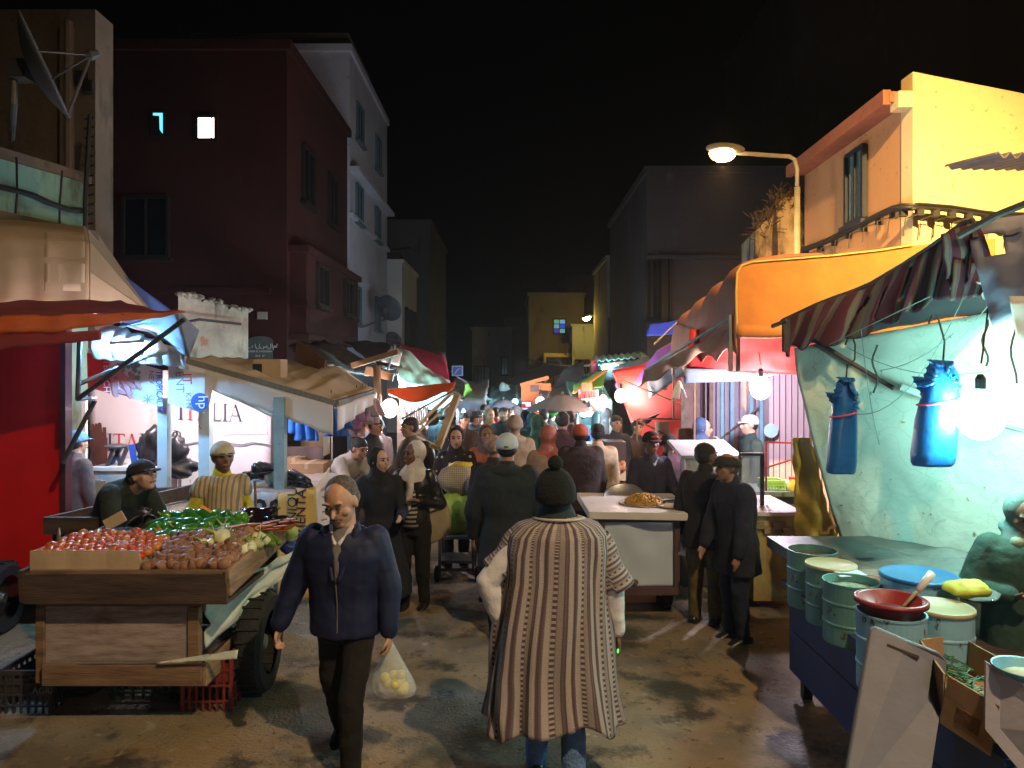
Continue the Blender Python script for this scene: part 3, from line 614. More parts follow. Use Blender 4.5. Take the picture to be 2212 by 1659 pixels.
# old stub building
Y=14; ob=wallm('old_render_ochre',(.40,.31,.2),(.2,.15,.1),s=1.5,b=.6,dirt=(.02,.017,.015),dl=.5)
R=root('old_stub_wall',(PX(1680,Y),Y,0),'old streaked stub of wall with a ragged dark top beside the lamp post','wall')
m=MB(); tp=[P(1632,500,Y),P(1650,480,Y),P(1668,470,Y),P(1672,440,Y),P(1690,428,Y),P(1712,425,Y),P(1745,415,Y)]; vs=tp+[V((q.x,q.y,1.5)) for q in tp]; k=len(tp); bk=[v+V((.2,1.5,0)) for v in vs]; fs=[]
for i in range(k-1): fs+=[(i,k+i,k+i+1,i+1),(2*k+i,2*k+i+1,3*k+i+1,3*k+i),(i,i+1,2*k+i+1,2*k+i)]
fs+=[(0,2*k,3*k,k),(k-1,2*k-1,4*k-1,3*k-1)]; m.add(vs+bk,fs); B(m,'wall',ob,R)
m=MB()
for i in range(260):
    a=U(0,1); q=tp[int(a*(k-1))].lerp(tp[min(int(a*(k-1))+1,k-1)],U(0,1)); q=q+V((U(-.1,.1),-.05+U(0,.3),U(-.25,.15))); d=V((U(-1,1),U(-1,.4),U(-.6,1))).normalized()*U(.08,.3); m.beam(q,q+d,.012)
B(m,'dead_creeper',M('dry_twigs',(.1,.06,.03),.9),R)
# orange house
oh=wallm('plaster_orange',(.62,.34,.16),(.52,.28,.13),s=.5,b=.15,dirt=(.45,.28,.17),dl=.6)
ohy=wallm('plaster_yellow',(.78,.66,.38),(.7,.58,.32),s=.6,b=.12,dirt=(.58,.46,.26),dl=.6)
A=P(1970,700,10); Bf=P(1738,700,13.9); C=P(2420,700,11.6); 
R=root('orange_house',(6,11,0),'orange and yellow rendered house with a small barred window, glowing in lamplight','building')
zt=5.96; zy=6.32
m=MB(); vs=[]
for z_ in(0,zt): vs+=[V((A.x,A.y,z_)),V((Bf.x,Bf.y,z_)),V((Bf.x+5,Bf.y+.6,z_)),V((C.x,C.y+3,z_))]
m.add(vs,[(0,1,5,4),(1,2,6,5),(2,3,7,6),(3,0,4,7),(4,5,6,7)]); B(m,'side_wall',oh,R)
m=MB(); vs=[]; n_=V((A.y-C.y,C.x-A.x,0)).normalized()
q0=V((A.x-.004,A.y-.03,0)); q1=V((C.x,C.y-.03,0))
for z_ in(0,zy): vs+=[V((q0.x,q0.y,z_)),V((q1.x,q1.y,z_)),V((q1.x,q1.y+.35,z_)),V((q0.x+.0,q0.y+.3,z_))]
m.add(vs,[(0,1,5,4),(1,2,6,5),(2,3,7,6),(3,0,4,7),(4,5,6,7)]); B(m,'front_wall',ohy,R)
m=MB(); a=V((A.x,A.y+.2,zt+.06)); b_=V((Bf.x,Bf.y,zt+.06)); m.beam(a+V((-.12,-.14,0)),b_+V((-.12,0,0)),.3,.14); m.beam(a+V((-.3,-.12,0)),b_+V((-.3,0,0)),.1,.2); B(m,'eave',M('eave_red',(.4,.14,.08),.8),R)
m=MB(); m.bx(A.x-.2,A.x-.006,A.y-.04,A.y+.18,zt-.12,zt+.1); B(m,'eave_end',ohy,R)
d=(Bf-A); d.z=0; d.normalize(); out=V((-d.y,d.x,0)); out=out if out.x<0 else -out
c=A.lerp(Bf,.42); c.z=4.55+.1
f=window(R,V((c.x,c.y,PZ(402,c.y)))+out*.01,.62,1.1,d,out,fm=M('frame_navy',(.02,.03,.06),.5),gl=M('curtain_teal',(.12,.3,.33),.8,s=20,v=.5))
m=MB()
for k in range(4): q=V((c.x,c.y,PZ(402,c.y)))+out*.05+d*(-.2+.13*k); m.beam(q-V((0,0,.5)),q+V((0,0,.5)),.012)
B(m,'bar',metal,f)
# cable bundle with brackets along the orange house
def cab(t):
    pts=[(1735,548),(1800,525),(1870,490),(1940,458),(1985,449),(2060,455),(2140,468),(2230,470)]
    x=t*(len(pts)-1); i=min(int(x),len(pts)-2); u=x-i; px=pts[i][0]*(1-u)+pts[i+1][0]*u; py=pts[i][1]*(1-u)+pts[i+1][1]*u
    Y=13.8-(px-1735)/235*4. if px<1970 else 9.72+(px-1970)*.003
    p_=P(px,py,Y); return p_+(V((-.12,-.06,0)) if px<1970 else V((0,-.0,0)))
R=root('cable_bundle',cab(.5),'thick sagging cable bundle on brackets across the orange house','cable')
m=MB(); 
for s_ in((0,0,0),(0,.0,.05),(-.03,0,.02)): m.tube([cab(i/30)+V(s_) for i in range(31)],.026,6)
B(m,'cable',wire,R,smooth=True)
for i in range(1,30,2):
    q=cab(i/30); m=MB(); m.box(q+V((.03,.02,-.05)),(.09,.07,.1)); m.tube([q+V((0,0,-.08)),q+V((-.14 if q.y<9.9 else -.18,.05,-.13)),q+V((-.17 if q.y<9.9 else -.2,.05,-.36))],.009,5); B(m,'bracket',wire,R)
# corrugated scrap awning at the right edge
m=MB(); q=P(2150,333,7.6)
m.grid(lambda u,v:(q.x+u*1.2,q.y+v*.9,q.z-.02*u+.0+.03*math.sin(u*60)+.12*v),80,3,.01); R=B(m,'tin_roof',metal,label='scrap of corrugated tin roof at the right edge on the yellow wall',cat='tin roof')
# ---- street lamps
sod=E('sodium_lens',(1,.62,.22),40); sodfar=E('sodium_lens_far',(1,.68,.1),260)
def lamp(label,base,top,head,emat,R_=.05,group='street lamps',pm=None,tilt=(0,0,-1),spread=130):
    R=root('street_lamp',base,label,'street lamp',group); base=V(base);top=V(top);head=V(head)
    m=MB(); m.tube([base,base.lerp(top,.5),top-V((0,0,.5))],[R_*1.5,R_*1.2,R_]); B(m,'pole',M('pole_paint',(.35,.33,.25),.6,v=.3),R,smooth=True)
    d=(head-top); d.z=0; 
    m=MB(); pts=[top-V((0,0,.5)),top-V((0,0,.2)),top-V((0,0,.04))+d*.04,top+d*.14]+[top.lerp(head,t) for t in(.5,.8,1)]; m.tube(pts,[R_*.7]*7); B(m,'arm',MC['pole_paint'],R,smooth=True)
    dn=(head-top).normalized(); sd=dn.cross(V((0,0,1))).normalized(); upv=sd.cross(dn)
    m=MB(); m.sph(head+dn*.2+upv*.05,(dn*.36,sd*.15,upv*.09),18,10); B(m,'housing',M('lamp_housing',(.25,.25,.22),.5),R,smooth=True)
    m=MB(); m.sph(head+dn*.26-upv*.03,(dn*.23,sd*.15,upv*.13),16,10); B(m,'lens',emat,R,smooth=True)
    if pm:
        m=MB(); t_=V(tilt).normalized(); m.lathe(head+dn*.26+t_*.13,[(.001,0),(.11,0),(.11,.008),(.001,.008)],18,t_); B(m,'lamp_panel',E('sodium_panel',(1,.6,.2),20),R); plight('sodium_tube',head+dn*.26+t_*.145,pm[0],pm[1],.1,R,'AREA',t_,math.radians(spread))
lamp('lit orange street lamp on a bent arm above the orange awning',(PX(1722,12.4),12.4,0),P(1722,340,12.4),P(1590,330,12),sod,pm=((1,.55,.17),430))
lamp('assumed tall lit street lamp standing behind the viewer, lighting the orange house',(3.9,-.6,0),(3.9,-.6,8.6),(3.4,-.2,8.75),sod,pm=((1,.58,.19),2100),tilt=(.26,.78,-.50),spread=52)  # assumed lamp, out of view, aimed to light the orange house front
lamp('added street lamp beside the tall one behind the viewer, brightening the street',(3.9,-.9,0),(3.9,-.9,8.3),(3.3,-.9,8.4),sod,pm=((1,.68,.36),800),tilt=(-.4,.4,-1),spread=112)  # added lamp, out of view, to light the left stalls and ground
lamp('small far yellow street lamp near the stained glass window',(PX(1300,36),36.5,0),P(1300,676,36.5),P(1275,683,36),sodfar,.05)
def bulb(label,c,r,col,W,cord=None,name='light_bulb',shape='bulb',group='bare bulbs hung in the stalls'):
    """energy saving bulb: glass, socket, cord"""
    c=V(c); R=root(name,c,label,'light bulb',group); area=4*PI*r*r*1.15
    em=glow('bulb_glass_%.2f_%.2f_%.2f'%col,col,4.5); plight('filament',c,col,W,r*.7,R); m=MB(); m.sph(c,(r,r,r*1.15),14,9); B(m,'glass',em,R,smooth=True)
    m=MB(); q_=min(r,.07); m.lathe(c+V((0,0,r*1.1)),[(q_*.4,0),(q_*.42,q_*.9),(q_*.2,q_*1.3)],10); B(m,'socket',black,R)
    m=MB(); e=V(cord) if cord else c+V((.03,.05,.6)); m.tube(rope(c+V((0,0,r*2.2)),e,.0,.006,5,.02),.006,5); B(m,'cord',wire,R)
    return R
WH=(.95,.85,1.0)
# ================= beige awning, top left =================
R=root('awning',P(60,660,7),'beige rounded shop awning at the left edge with pale patches','awning')
def bull(u,v):
    # rounded box of cloth: v runs from the wall over the top and down the front
    pts=[(485,.9),(480,.35),(494,.12),(520,.02),(560,0),(610,.0),(658,.03)]; x=v*(len(pts)-1); i=min(int(x),len(pts)-2); t=x-i
    py=pts[i][0]*(1-t)+pts[i+1][0]*t; dy=pts[i][1]*(1-t)+pts[i+1][1]*t; px=-140+u*(332-12*max(0,1-v*2.2)); Y=6.6+.9*u+dy*1.2
    py+= (u-.6)*(28 if v<.5 else 6)
    return P(px,py,Y)+V((0,-.012*math.sin(u*9*PI)*v,.01*nz((u*6,v*4,1))))
m=MB(); m.grid(bull,40,24,.012); B(m,'cloth',awnb,R,smooth=True)
m=MB(); q=[bull(1,v/12) for v in range(13)]; m.poly([p+V((.004,0,0)) for p in q]+[V((q[-1].x,q[0].y+.3,q[-1].z)),V((q[0].x,q[0].y+.3,q[0].z))],(1,0,0),.01); B(m,'side_panel',awnb,R)
m=MB()
for k,(u0,u1,v0,v1) in enumerate(((.72,.98,.24,.9),(.0,.7,.2,.25))):
    m.grid(lambda a,b:bull(u0+(u1-u0)*a,v0+(v1-v0)*b)+V((0,-.012,.004)),10,10,.004)
B(m,'patch',M('awning_patch',(.5,.39,.27),.85,v=.2,s=3,b=.05),R,smooth=True)
# blue tarp behind
m=MB(); sheet(m,P(180,560,8.8),P(205,545,8.6),P(425,715,9.2),P(190,690,8.4),12,10,wr=.05,th=.01)
B(m,'blue_tarp',bluet,smooth=True,label='dark blue tarp sloping down between the beige awning and the white stall',cat='tarp')
# ================= red sheet-sided van/stall with wheel =================
R=root('red_stall',(-4.8,7,0),'tall red sheet metal stall side on wheels at the left edge','stall')
m=MB(); xr=PX(132,6.6); m.bx(-7,xr,6.6,6.63,.42,2.75); B(m,'red_panel',redm,R)
m=MB(); m.bx(xr,xr+.05,6.58,6.68,.3,2.75); m.bx(-7,xr,6.6,6.66,.36,.42); m.bx(-7,xr,6.6,8.2,.28,.36); B(m,'frame',M('frame_maroon',(.08,.01,.012),.6),R)
def wheel(c,r,w,ax,parent,rim=galv,name='wheel'):
    c=V(c);a=V(ax).normalized(); m=MB(); m.lathe(c-a*w/2,[(r*.62,0),(r*.9,-.005),(r*.98,w*.15),(r,w*.35),(r,w*.65),(r*.98,w*.85),(r*.9,w+.005),(r*.62,w)],28,a,caps=False); 
    for k in range(28):
        t=2*PI*k/28; x=a.orthogonal().normalized(); y=a.cross(x); q=c+(x*math.cos(t)+y*math.sin(t))*r; m.box(q,(.02,.02,.02),None) if 0 else m.beam(q-a*w*.4,q+a*w*.4,.018,.02,up=(q-c))
    wo=B(m,name,rubber,parent)
    m=MB(); m.lathe(c-a*w*.3,[(r*.64,0),(r*.6,.02),(r*.2,.05),(r*.12,w*.6),(.001,w*.62)],20,a); B(m,'rim',rim,wo)
    return wo
c=P(-2,1240,6.4); c.z=.33; wheel(c,.31,.16,(1,.1,0),R,rim=metal)
# red canopy with hem coloured orange for its lit edge
R=root('red_canopy',P(200,680,6),'faded red canopy with its lit edge painted orange over the red stall','canopy')
a=P(-160,655,6.8);b_=P(262,650,7.2);c_=P(400,676,5.9);d_=P(-160,690,5.6)
m=MB(); m.grid(lambda u,v:a.lerp(b_,u).lerp(d_.lerp(c_,u),v)+V((0,0,.03*nz((u*7,v*4,2))-.03*math.sin(PI*v))),34,10,.01); B(m,'cloth',reda,R,smooth=True)
m=MB(); m.grid(lambda u,v:d_.lerp(c_,u)+V((0,-.01*math.sin(u*40),.01+.02*nz((u*9,1,0))-v*.13*(1-.9*max(0,(u-.5)*2))-.006*math.sin(u*30))),44,4,.01); B(m,'hem',oranget,R,smooth=True)
m=MB(); m.grid(lambda u,v:d_.lerp(c_,u*.66)+V((0,.02,-.12-v*.16*(1-.55*u)+.02*nz((u*9,1,4)))),44,4,.01); B(m,'valance',reda,R,smooth=True)
for A_,B_ in ((P(172,735,6.1),P(168,862,6.1)),(P(168,862,6.1),P(398,690,5.95)),(P(170,830,6.2),P(330,765,6.6)),(P(205,865,6.3),P(135,1000,6.3)),(P(168,862,6.1),P(205,860,7.2))):
    m=MB(); m.tube([A_,B_],.02,7); B(m,'strut',metal,R)
# grey awning flap + fluffy plastic over the white stall
R=root('grey_canopy',P(300,700,6.7),'grey blue canvas flap hanging over the white stall, bagged with plastic','canopy')
m=MB(); sheet(m,P(255,700,6.4),P(385,670,6.3),P(410,768,6.5),P(262,690,7.2),14,10,wr=.05,th=.01,seed=4); sheet(m,P(385,670,6.3),P(427,712,6.8),P(405,775,6.9),P(398,765,6.5),6,8,wr=.03,th=.01,seed=2); B(m,'cloth',greyt,R,smooth=True)
m=MB(); 
def blob(u,v):
    return P(205+205*u,712+40*u+(62-20*u)*v+5*math.sin(u*26)*(1-v),6.7+.25*u)+V((0,-.09*math.sin(PI*v)*abs(math.sin(u*17+nz((u*9,0,3))*2))-.02,.02*nz((u*14,v*6,3))))
m.grid(blob,60,12,.012); B(m,'plastic_roll',bag,R,smooth=True)
for k in range(5):
    m=MB(); c=P(235+k*26,722+k*8,6.62); m.sph(c,(.1,.07,.07),12,8); 
    for i,v in enumerate(m.v): m.v[i]=v+V((1,1,1))*.03*nz(v,9)
    B(m,'plastic_bundle',bag,R,smooth=True)
# ================= white stall =================
R=root('white_stall',(-3.2,8,0),'pale wooden shoe stall with a sagging canvas roof and printed banner walls','stall')
YS=7.3
A_=P(404,772,YS); B_=P(722,862,YS); C_=P(808,838,9.6); D_=P(540,772,10.5); E_=P(735,790,10.6)
def rf(u,v):
    a=A_.lerp(B_,u); far=(D_.lerp(E_,min(u/.75,1)) if u<.75 else E_.lerp(C_,(u-.75)/.25)); 
    return a.lerp(far,v)+V((0,0,.04*nz((u*4,v*5,0))-.07*math.sin(PI*v)*math.sin(PI*min(u*2,2)%1*1.0)-.02*abs(math.sin(u*9))))
m=MB(); m.grid(rf,40,24,.012); B(m,'roof_cloth',canvas,R,smooth=True)
m=MB(); m.beam(A_+V((0,-.02,-.045)),B_+V((0,-.02,-.045)),.05,.07); m.beam(B_+V((0.02,0,-.045)),C_+V((0,0,-.045)),.05,.06); B(m,'roof_batten',M('batten_grey',(.22,.22,.2),.8,s=4,v=.4,st=(9,1,9)),R)
m=MB(); m.grid(lambda u,v:A_.lerp(B_,u)+V((0,-.05,-.06-v*(.16+.14*u)+.01*math.sin(u*40)*v)),50,6,.008); m.grid(lambda u,v:B_.lerp(C_,u)+V((.03+.02*math.sin(u*25)*v,0,-.06-v*(.25-.14*u))),30,6,.008); B(m,'roof_skirt',canvasw,R,smooth=True)
for px,y0,y1,Y,w,mm in ((355,860,1110,YS,.095,bluep),(445,792,1100,YS+.25,.11,bluep),(606,858,1215,YS-.05,.1,postp),(183,860,1040,YS+.6,.04,whitep),(590,880,1010,8.9,.08,whitep)):
    m=MB(); m.bx(PX(px,Y)-w/2,PX(px,Y)+w/2,Y-w/2,Y+w/2,0,PZ(y0,Y)); B(m,'post',mm,R)
# rear printed sheets
prn=M('printed_sheet',(.74,.68,.71),.6,s=1.4,v=.12,b=.08); blotch(prn,2.2,.6,.75,(.5,.36,.3))
m=MB(); yb=8.7; sheet(m,P(195,800,yb),P(365,800,yb),P(365,1040,yb),P(195,1040,yb),12,12,wr=.015,th=.008); pan=B(m,'printed_wall',prn,R,smooth=True)
serif('ITALI',PZ(935,yb)-PZ(972,yb),P(234,973,yb)+V((0,-.02,0)),(1,0,0),(0,0,1),[ink,inkred,inkred,ink,ink],pan)
m=MB(); q=P(196,930,yb)
for k in range(60): m.beam(q+V((U(0,.2),-.012-.0002*k,U(-.55,0))),q+V((U(0,.2),-.012-.0002*k,U(-.6,.1))),U(.01,.04),.002,up=(0,1,0))
B(m,'scraped_patch',M('scrape_brown',(.13,.05,.04),.9),pan)
m=MB(); yb=8.65; sheet(m,P(363,800,yb),P(585,812,yb),P(585,1060,yb),P(363,1060,yb),14,12,wr=.02,th=.008,seed=3); pan=B(m,'printed_wall',prn,R,smooth=True)
serif('ITALIA',PZ(872,yb)-PZ(910,yb),P(387,906,yb)+V((0,-.03,0)),(1,0,-.035),(0,0,1),[ink,inkred,inkred,ink,ink,ink],pan)
m=MB(); m.tube([P(x,958+3*math.sin(x*.1),yb-.04) for x in range(365,590,20)],.008,5); m.tube([P(480,935,yb-.04),P(575,935,yb-.04),P(576,880,yb-.04)],.004,5); B(m,'crease',inkgrey,pan)
# hanging banners on the front
bn=M('banner_white',(.72,.76,.78),.45,s=3,v=.08,b=.05,sub=.25)
m=MB(); yf=7.15; q=[P(190,752,yf+.1),P(352,800,yf),P(352,880,yf),P(195,832,yf+.1)]
sheet(m,*q,18,10,wr=.012,th=.006); R1=B(m,'hanging_banner',bn,label='white banner with a red end panel and hands, hung sideways from the white stall',cat='banner')
for v_ in [0]:
    xd=(q[1]-q[0]).normalized(); yd=V((0,0,1)); yd=(yd-xd*yd.dot(xd)).normalized(); nn=xd.cross(yd)
    def Q(px,py,off=.02): 
        t=(px-190)/162; p_=q[0].lerp(q[1],t); return V((PX(px,p_.y),p_.y,PZ(py,p_.y)))+V((0,-off,0))
    m=MB(); m.poly([Q(190,762,.018),Q(240,776,.018),Q(240,850,.018),Q(192,836,.018)],(0,-1,0),.002); B(m,'red_panel',inkred,R1)
    text('ITBEACH',.085,Q(228,772,.03),(0,0,-1),(1,0,0),inkwhite,R1)
    text('TROPICAL.IT',.09,Q(340,800,.03),(0.03,0,-1),(1,0,.03),inkblue,R1,sx=.78); text('NEV',.07,Q(325,800,.03),(0.03,0,-1),(1,0,.03),inkgrey,R1)
    pk=M('print_pink',(.6,.3,.33),.6,v=.2);gn=M('print_green',(.25,.45,.4),.6,v=.3,s=30)
    m=MB()
    for k,(a1,b1,a2,b2,w) in enumerate(((248,805,252,850,.05),(256,800,268,832,.03),(266,812,290,835,.035),(270,822,284,856,.035),(286,810,306,838,.03),(262,845,285,850,.03))): m.cap(Q(a1,b1,.019),Q(a2,b2,.019),w,w*.7,8,((0,1,0),.06))
    B(m,'printed_hands',pk,R1,smooth=True)
    m=MB()
    for k in range(26): c=Q(U(250,305),U(788,818),.018); m.sph(c,(U(.015,.04),.003,U(.01,.03)),7,5)
    for k in range(7): c=Q(322,862,.019); a=k*2*PI/7; m.cap(c,c+V((math.cos(a),0,math.sin(a)))*.055,.008,.003,6,((0,1,0),.2))
    B(m,'printed_leaves',gn,R1,smooth=True)
q=[P(364,790,yf-.02),P(442,808,yf-.02),P(442,895,yf-.02),P(364,872,yf-.02)]
m=MB(); sheet(m,*q,10,10,wr=.01,th=.006,seed=5); R1=B(m,'hanging_banner',bn,label='white banner with a blue disc logo between two posts of the white stall',cat='banner')
text('IT',.13,P(394,806,yf-.06),(0.03,0,-1),(1,0,.03),inkred,R1); text('ENT',.11,P(380,802,yf-.06),(0.03,0,-1),(1,0,.03),inkgrey,R1); text('K·I·N',.07,P(402,848,yf-.06),(0.03,0,-1),(1,0,.03),inkgrey,R1)
m=MB(); c=P(432,868,yf-.05); m.lathe(c,[(.001,0),(.085,0),(.085,.004),(.001,.004)],28,(0,-1,0)); B(m,'logo_disc',inkblue,R1); text('hp',.13,c+V((-.012,-.006,.06)),(0.03,0,-1),(1,0,.03),inkwhite,R1)
m=MB(); sheet(m,P(450,800,yf+.1),P(590,850,yf+.1),P(594,905,yf+.1),P(455,840,yf+.1),14,8,wr=.03,th=.006); sheet(m,P(445,800,yf+.08),P(470,808,yf+.08),P(452,880,yf+.08),P(446,880,yf+.08),6,8,wr=.02,th=.006); B(m,'hanging_banner',canvasw,smooth=True,label='plain white cloth strip under the roof edge of the white stall',cat='cloth')
bulb('bulb added out of sight behind the hanging banners of the white stall',P(300,840,7.7),.05,(1,.84,.88),65,cord=P(300,790,7.8))  # hidden bulb added to brighten the left printed wall
bulb('bulb added out of sight under the canvas roof of the white stall',P(520,842,7.95),.05,(1,.86,.92),60,cord=P(520,815,8))  # hidden bulb added to brighten the right printed wall
# counter, blue lit
R=root('white_counter',P(280,1090,7.7),'white boxed counter at the back of the white stall, behind the crouching man','counter')
Yc=7.9; m=MB(); m.bx(PX(205,Yc),PX(392,Yc),Yc,Yc+.7,.1,PZ(1016,Yc)); B(m,'carcass',whitep,R)
m=MB(); m.bx(PX(198,Yc),PX(398,Yc),Yc-.05,Yc+.75,PZ(1016,Yc)+.001,PZ(1008,Yc)); B(m,'top',whitep,R)
m=MB(); m.bx(PX(240,Yc),PX(385,Yc),Yc-.02,Yc-.003,.6,PZ(1026,Yc)); B(m,'front_board',whitep,R)
for k in range(4):
    m=MB(); a=P(205+9*k,1030+3*k,7.75-.03*k); m.bx(a.x-.12,a.x-.02,a.y,a.y+.02,.45,a.z); B(m,'board_scrap',card if k%2 else postp,label=['thin cardboard strip leaning on the white counter','grey green board leaning on the white counter','second cardboard strip behind the grey board','narrow grey green offcut nearest the white counter corner'][k],cat='board')
def rag(name,label,c,r,mat,n=3,parent=None,seed=0,cat='bag',amp=.35):
    m=MB(); m.sph(c,r,26,18); mx=max(r) if not isinstance(r,(int,float)) else r; c=V(c)
    for i,v in enumerate(m.v): d=(v-c); m.v[i]=c+d*(1+amp*nz(v+V((seed,0,0)),1.6/mx)+amp*.6*nz(v+V((0,seed,0)),4/mx))
    return B(m,name,mat,parent,label=label,cat=cat,smooth=True)
rag('rubbish_bag','shiny black rubbish bag with a peaked top on the white counter',P(332,968,8.0),(.17,.14,.24),black,seed=1)
rag('rubbish_bag','second black plastic bag to the right of the counter post',P(378,972,7.75),(.12,.12,.2),black,seed=2)
rag('rubbish_bag','crumpled black bag lying low at the counter end',P(388,1010,7.75),(.2,.15,.1),black,seed=4)
R=root('folding_stool',P(255,1000,8),'small blue and black folding stool standing on the white counter','stool')
for k,(x0,x1) in enumerate(((232,246),(262,250),(258,275),(238,262))):
    m=MB(); m.beam(P(x0,1008,7.98+.1*(k%2)),P(x1,966,7.98+.1*(k%2)),.035); B(m,'leg',M('stool_blue',(.05,.09,.2),.5) if k%2 else metal,R)
m=MB(); c=P(252,964,8.0); m.sph(c,(.13,.13,.03),16,8); B(m,'seat',metal,R,smooth=True)
m=MB(); m.beam(P(292,1008,7.9),P(284,960,7.9),.06,.02); B(m,'slat_offcut',M('slat_blue',(.02,.1,.5),.5),label='bright blue slat propped beside the folding stool',cat='slat')
# assumed lamp hidden behind the canopy (a blue white tube to light this stall)
def tube_light(label,a,b,col,W,r=.02):
    a=V(a);b=V(b); R=root('tube_light',(a+b)/2,label,'tube light','tube lights of the stalls'); L_=(b-a).length
    m=MB(); m.tube([a,b],r,8); B(m,'tube',E('tube_%.1f_%.1f_%.1f_%d'%(col+(int(W),)),col,W/(PI*2*PI*r*L_)),R,smooth=True)
    m=MB(); m.beam(a+V((0,0,r*2.2)),b+V((0,0,r*2.2)),r*2,r*1.6); B(m,'batten',whitep,R); return R
tube_light('assumed blue white tube light under the grey canopy',P(240,752,6.5),P(310,748,6.5)+V((0,0,.0)),(.25,.6,1.),110)
# shoe table
YT=7.1
R=root('shoe_table',P(600,1100,YT),'shoe table skirted with a printed sheet reading 20 and a yellow panel','table')
zt_=PZ(1062,YT); xa,xb,xc=PX(500,YT),PX(608,YT),PX(676,YT-.2)
m=MB(); m.bx(xa,xb,YT,YT+1.5,zt_-.03,zt_); m.bx(xb,xc,YT-.1,YT+1.6,zt_-.02,zt_+.01) ; B(m,'top',ply,R)
m=MB(); m.grid(lambda u,v:V((xa+(xb-xa)*u,YT-.03+.012*math.sin(u*14),zt_-v*(zt_-.12))),20,12,.006); s1=B(m,'skirt',M('skirt_blue_white',(.5,.55,.62),.6,v=.1),R,smooth=True)
text('20',.27,(PX(553,YT),YT-.05,PZ(1119,YT)),(1,0,0),(0,0,1),ink,s1,font_off=.006); text('e',.2,(PX(525,YT),YT-.05,PZ(1121,YT)),(1,0,0),(0,0,1),ink,s1); text('0',.13,(PX(598,YT),YT-.05,PZ(1150,YT)),(1,0,0),(0,0,1),ink,s1)
m=MB(); m.grid(lambda u,v:V((xb+.01+(xc-xb)*u,YT-.14-.0*u+.01*math.sin(u*9),zt_+.07*u-v*(zt_-.1+.0*u))),14,12,.006); s2=B(m,'yellow_panel',M('skirt_yellow',(.72,.5,.16),.6,v=.12),R,smooth=True)
text('TECHNIQUE',.13,(PX(640,YT-.15),YT-.165,PZ(1192,YT-.15)-.05),(0.02,0,1),(-1,0,.02),ink,s2); text('ORIENTALE',.13,(PX(660,YT-.15),YT-.165,PZ(1182,YT-.15)),(0.02,0,1),(-1,0,.02),ink,s2)
m=MB(); m.grid(lambda u,v:V((xc+(PX(712,7.6)-xc)*u,YT-.13+.6*u,zt_+.07+.1*u-v*(zt_-.05))),14,10,.006); s3=B(m,'white_panel',M('skirt_cream',(.66,.6,.5),.6,v=.15),R,smooth=True)
for k in range(5): m=MB(); c=P(686+5*(k%2),1075+k*16,7.25); m.beam(c+V((0,-.05,0)),c+V((.07,0,.01)),.014,.004,up=(0,1,0)); B(m,'print_mark',inkgrey,s3)
def shoe_(c,a,mat,s_=1.,lace=None):
    f=V((math.cos(a),math.sin(a),0)); s2=V((-f.y,f.x,0)); up=V((0,0,1)); c=V(c)
    R=root('shoe',c,None,'shoe'); m=MB(); m.loft([(c+f*t*s_+up*h*s_,s2*w*s_,up*h*s_*.98) for t,w,h in ((-.12,.02,.03),(-.11,.035,.05),(-.04,.038,.055),(.03,.04,.042),(.1,.042,.028),(.15,.025,.018))],14,2.4); B(m,'upper',mat,R,smooth=True)
    m=MB(); m.loft([(c+f*t*s_+up*.008,s2*w*s_,up*.012*s_) for t,w in ((-.13,.025),(-.1,.04),(.03,.04),(.1,.046),(.16,.02))],14,2.6); B(m,'sole',lace or black,R,smooth=True); return R
shb=M('shoe_black_leather',(.015,.015,.018),.25,v=.3)
lab=['black shoe standing on its heel on top of the pile','black shoe with a gold buckle tipped on the pile','black shoe lying behind the grey green post','black trainer with a red tongue right of the post','black shoe half under the red tongued trainer','small black slipper on the white paper','black shoe at the front edge of the yellow panel','dark shoe on the blue cloth','black sandal beside the cream paper']
for k,(px,py,a) in enumerate(((568,1016,1.2),(583,1018,.3),(595,1030,2.),(640,1035,-.5),(630,1045,-.2),(600,1050,.1),(650,1046,-.7),(552,1036,.5),(590,1040,2.6))):
    o=shoe_(P(px,py+6,7.35+.1*(k%3)),a,shb,1.15); o['label']=lab[k]; o['group']='shoes heaped on the shoe table'
for k,(px,py,r,mm,l) in enumerate(((530,1044,(.16,.1,.05),M('cloth_sky',(.1,.3,.65),.8),'sky blue cloth on the shoe table'),(557,1046,(.12,.1,.06),bag,'crumpled white paper bag on the shoe table'),(586,1036,(.07,.07,.1),M('film_green',(.45,.6,.55),.3),'pale green plastic bag among the shoes'),(520,1036,(.07,.07,.04),M('cloth_peach',(.7,.45,.35),.8),'peach cloth at the corner of the shoe table'))):
    rag('cloth_bundle',l,P(px,py,7.45),r,mm,seed=k,cat='bundle')
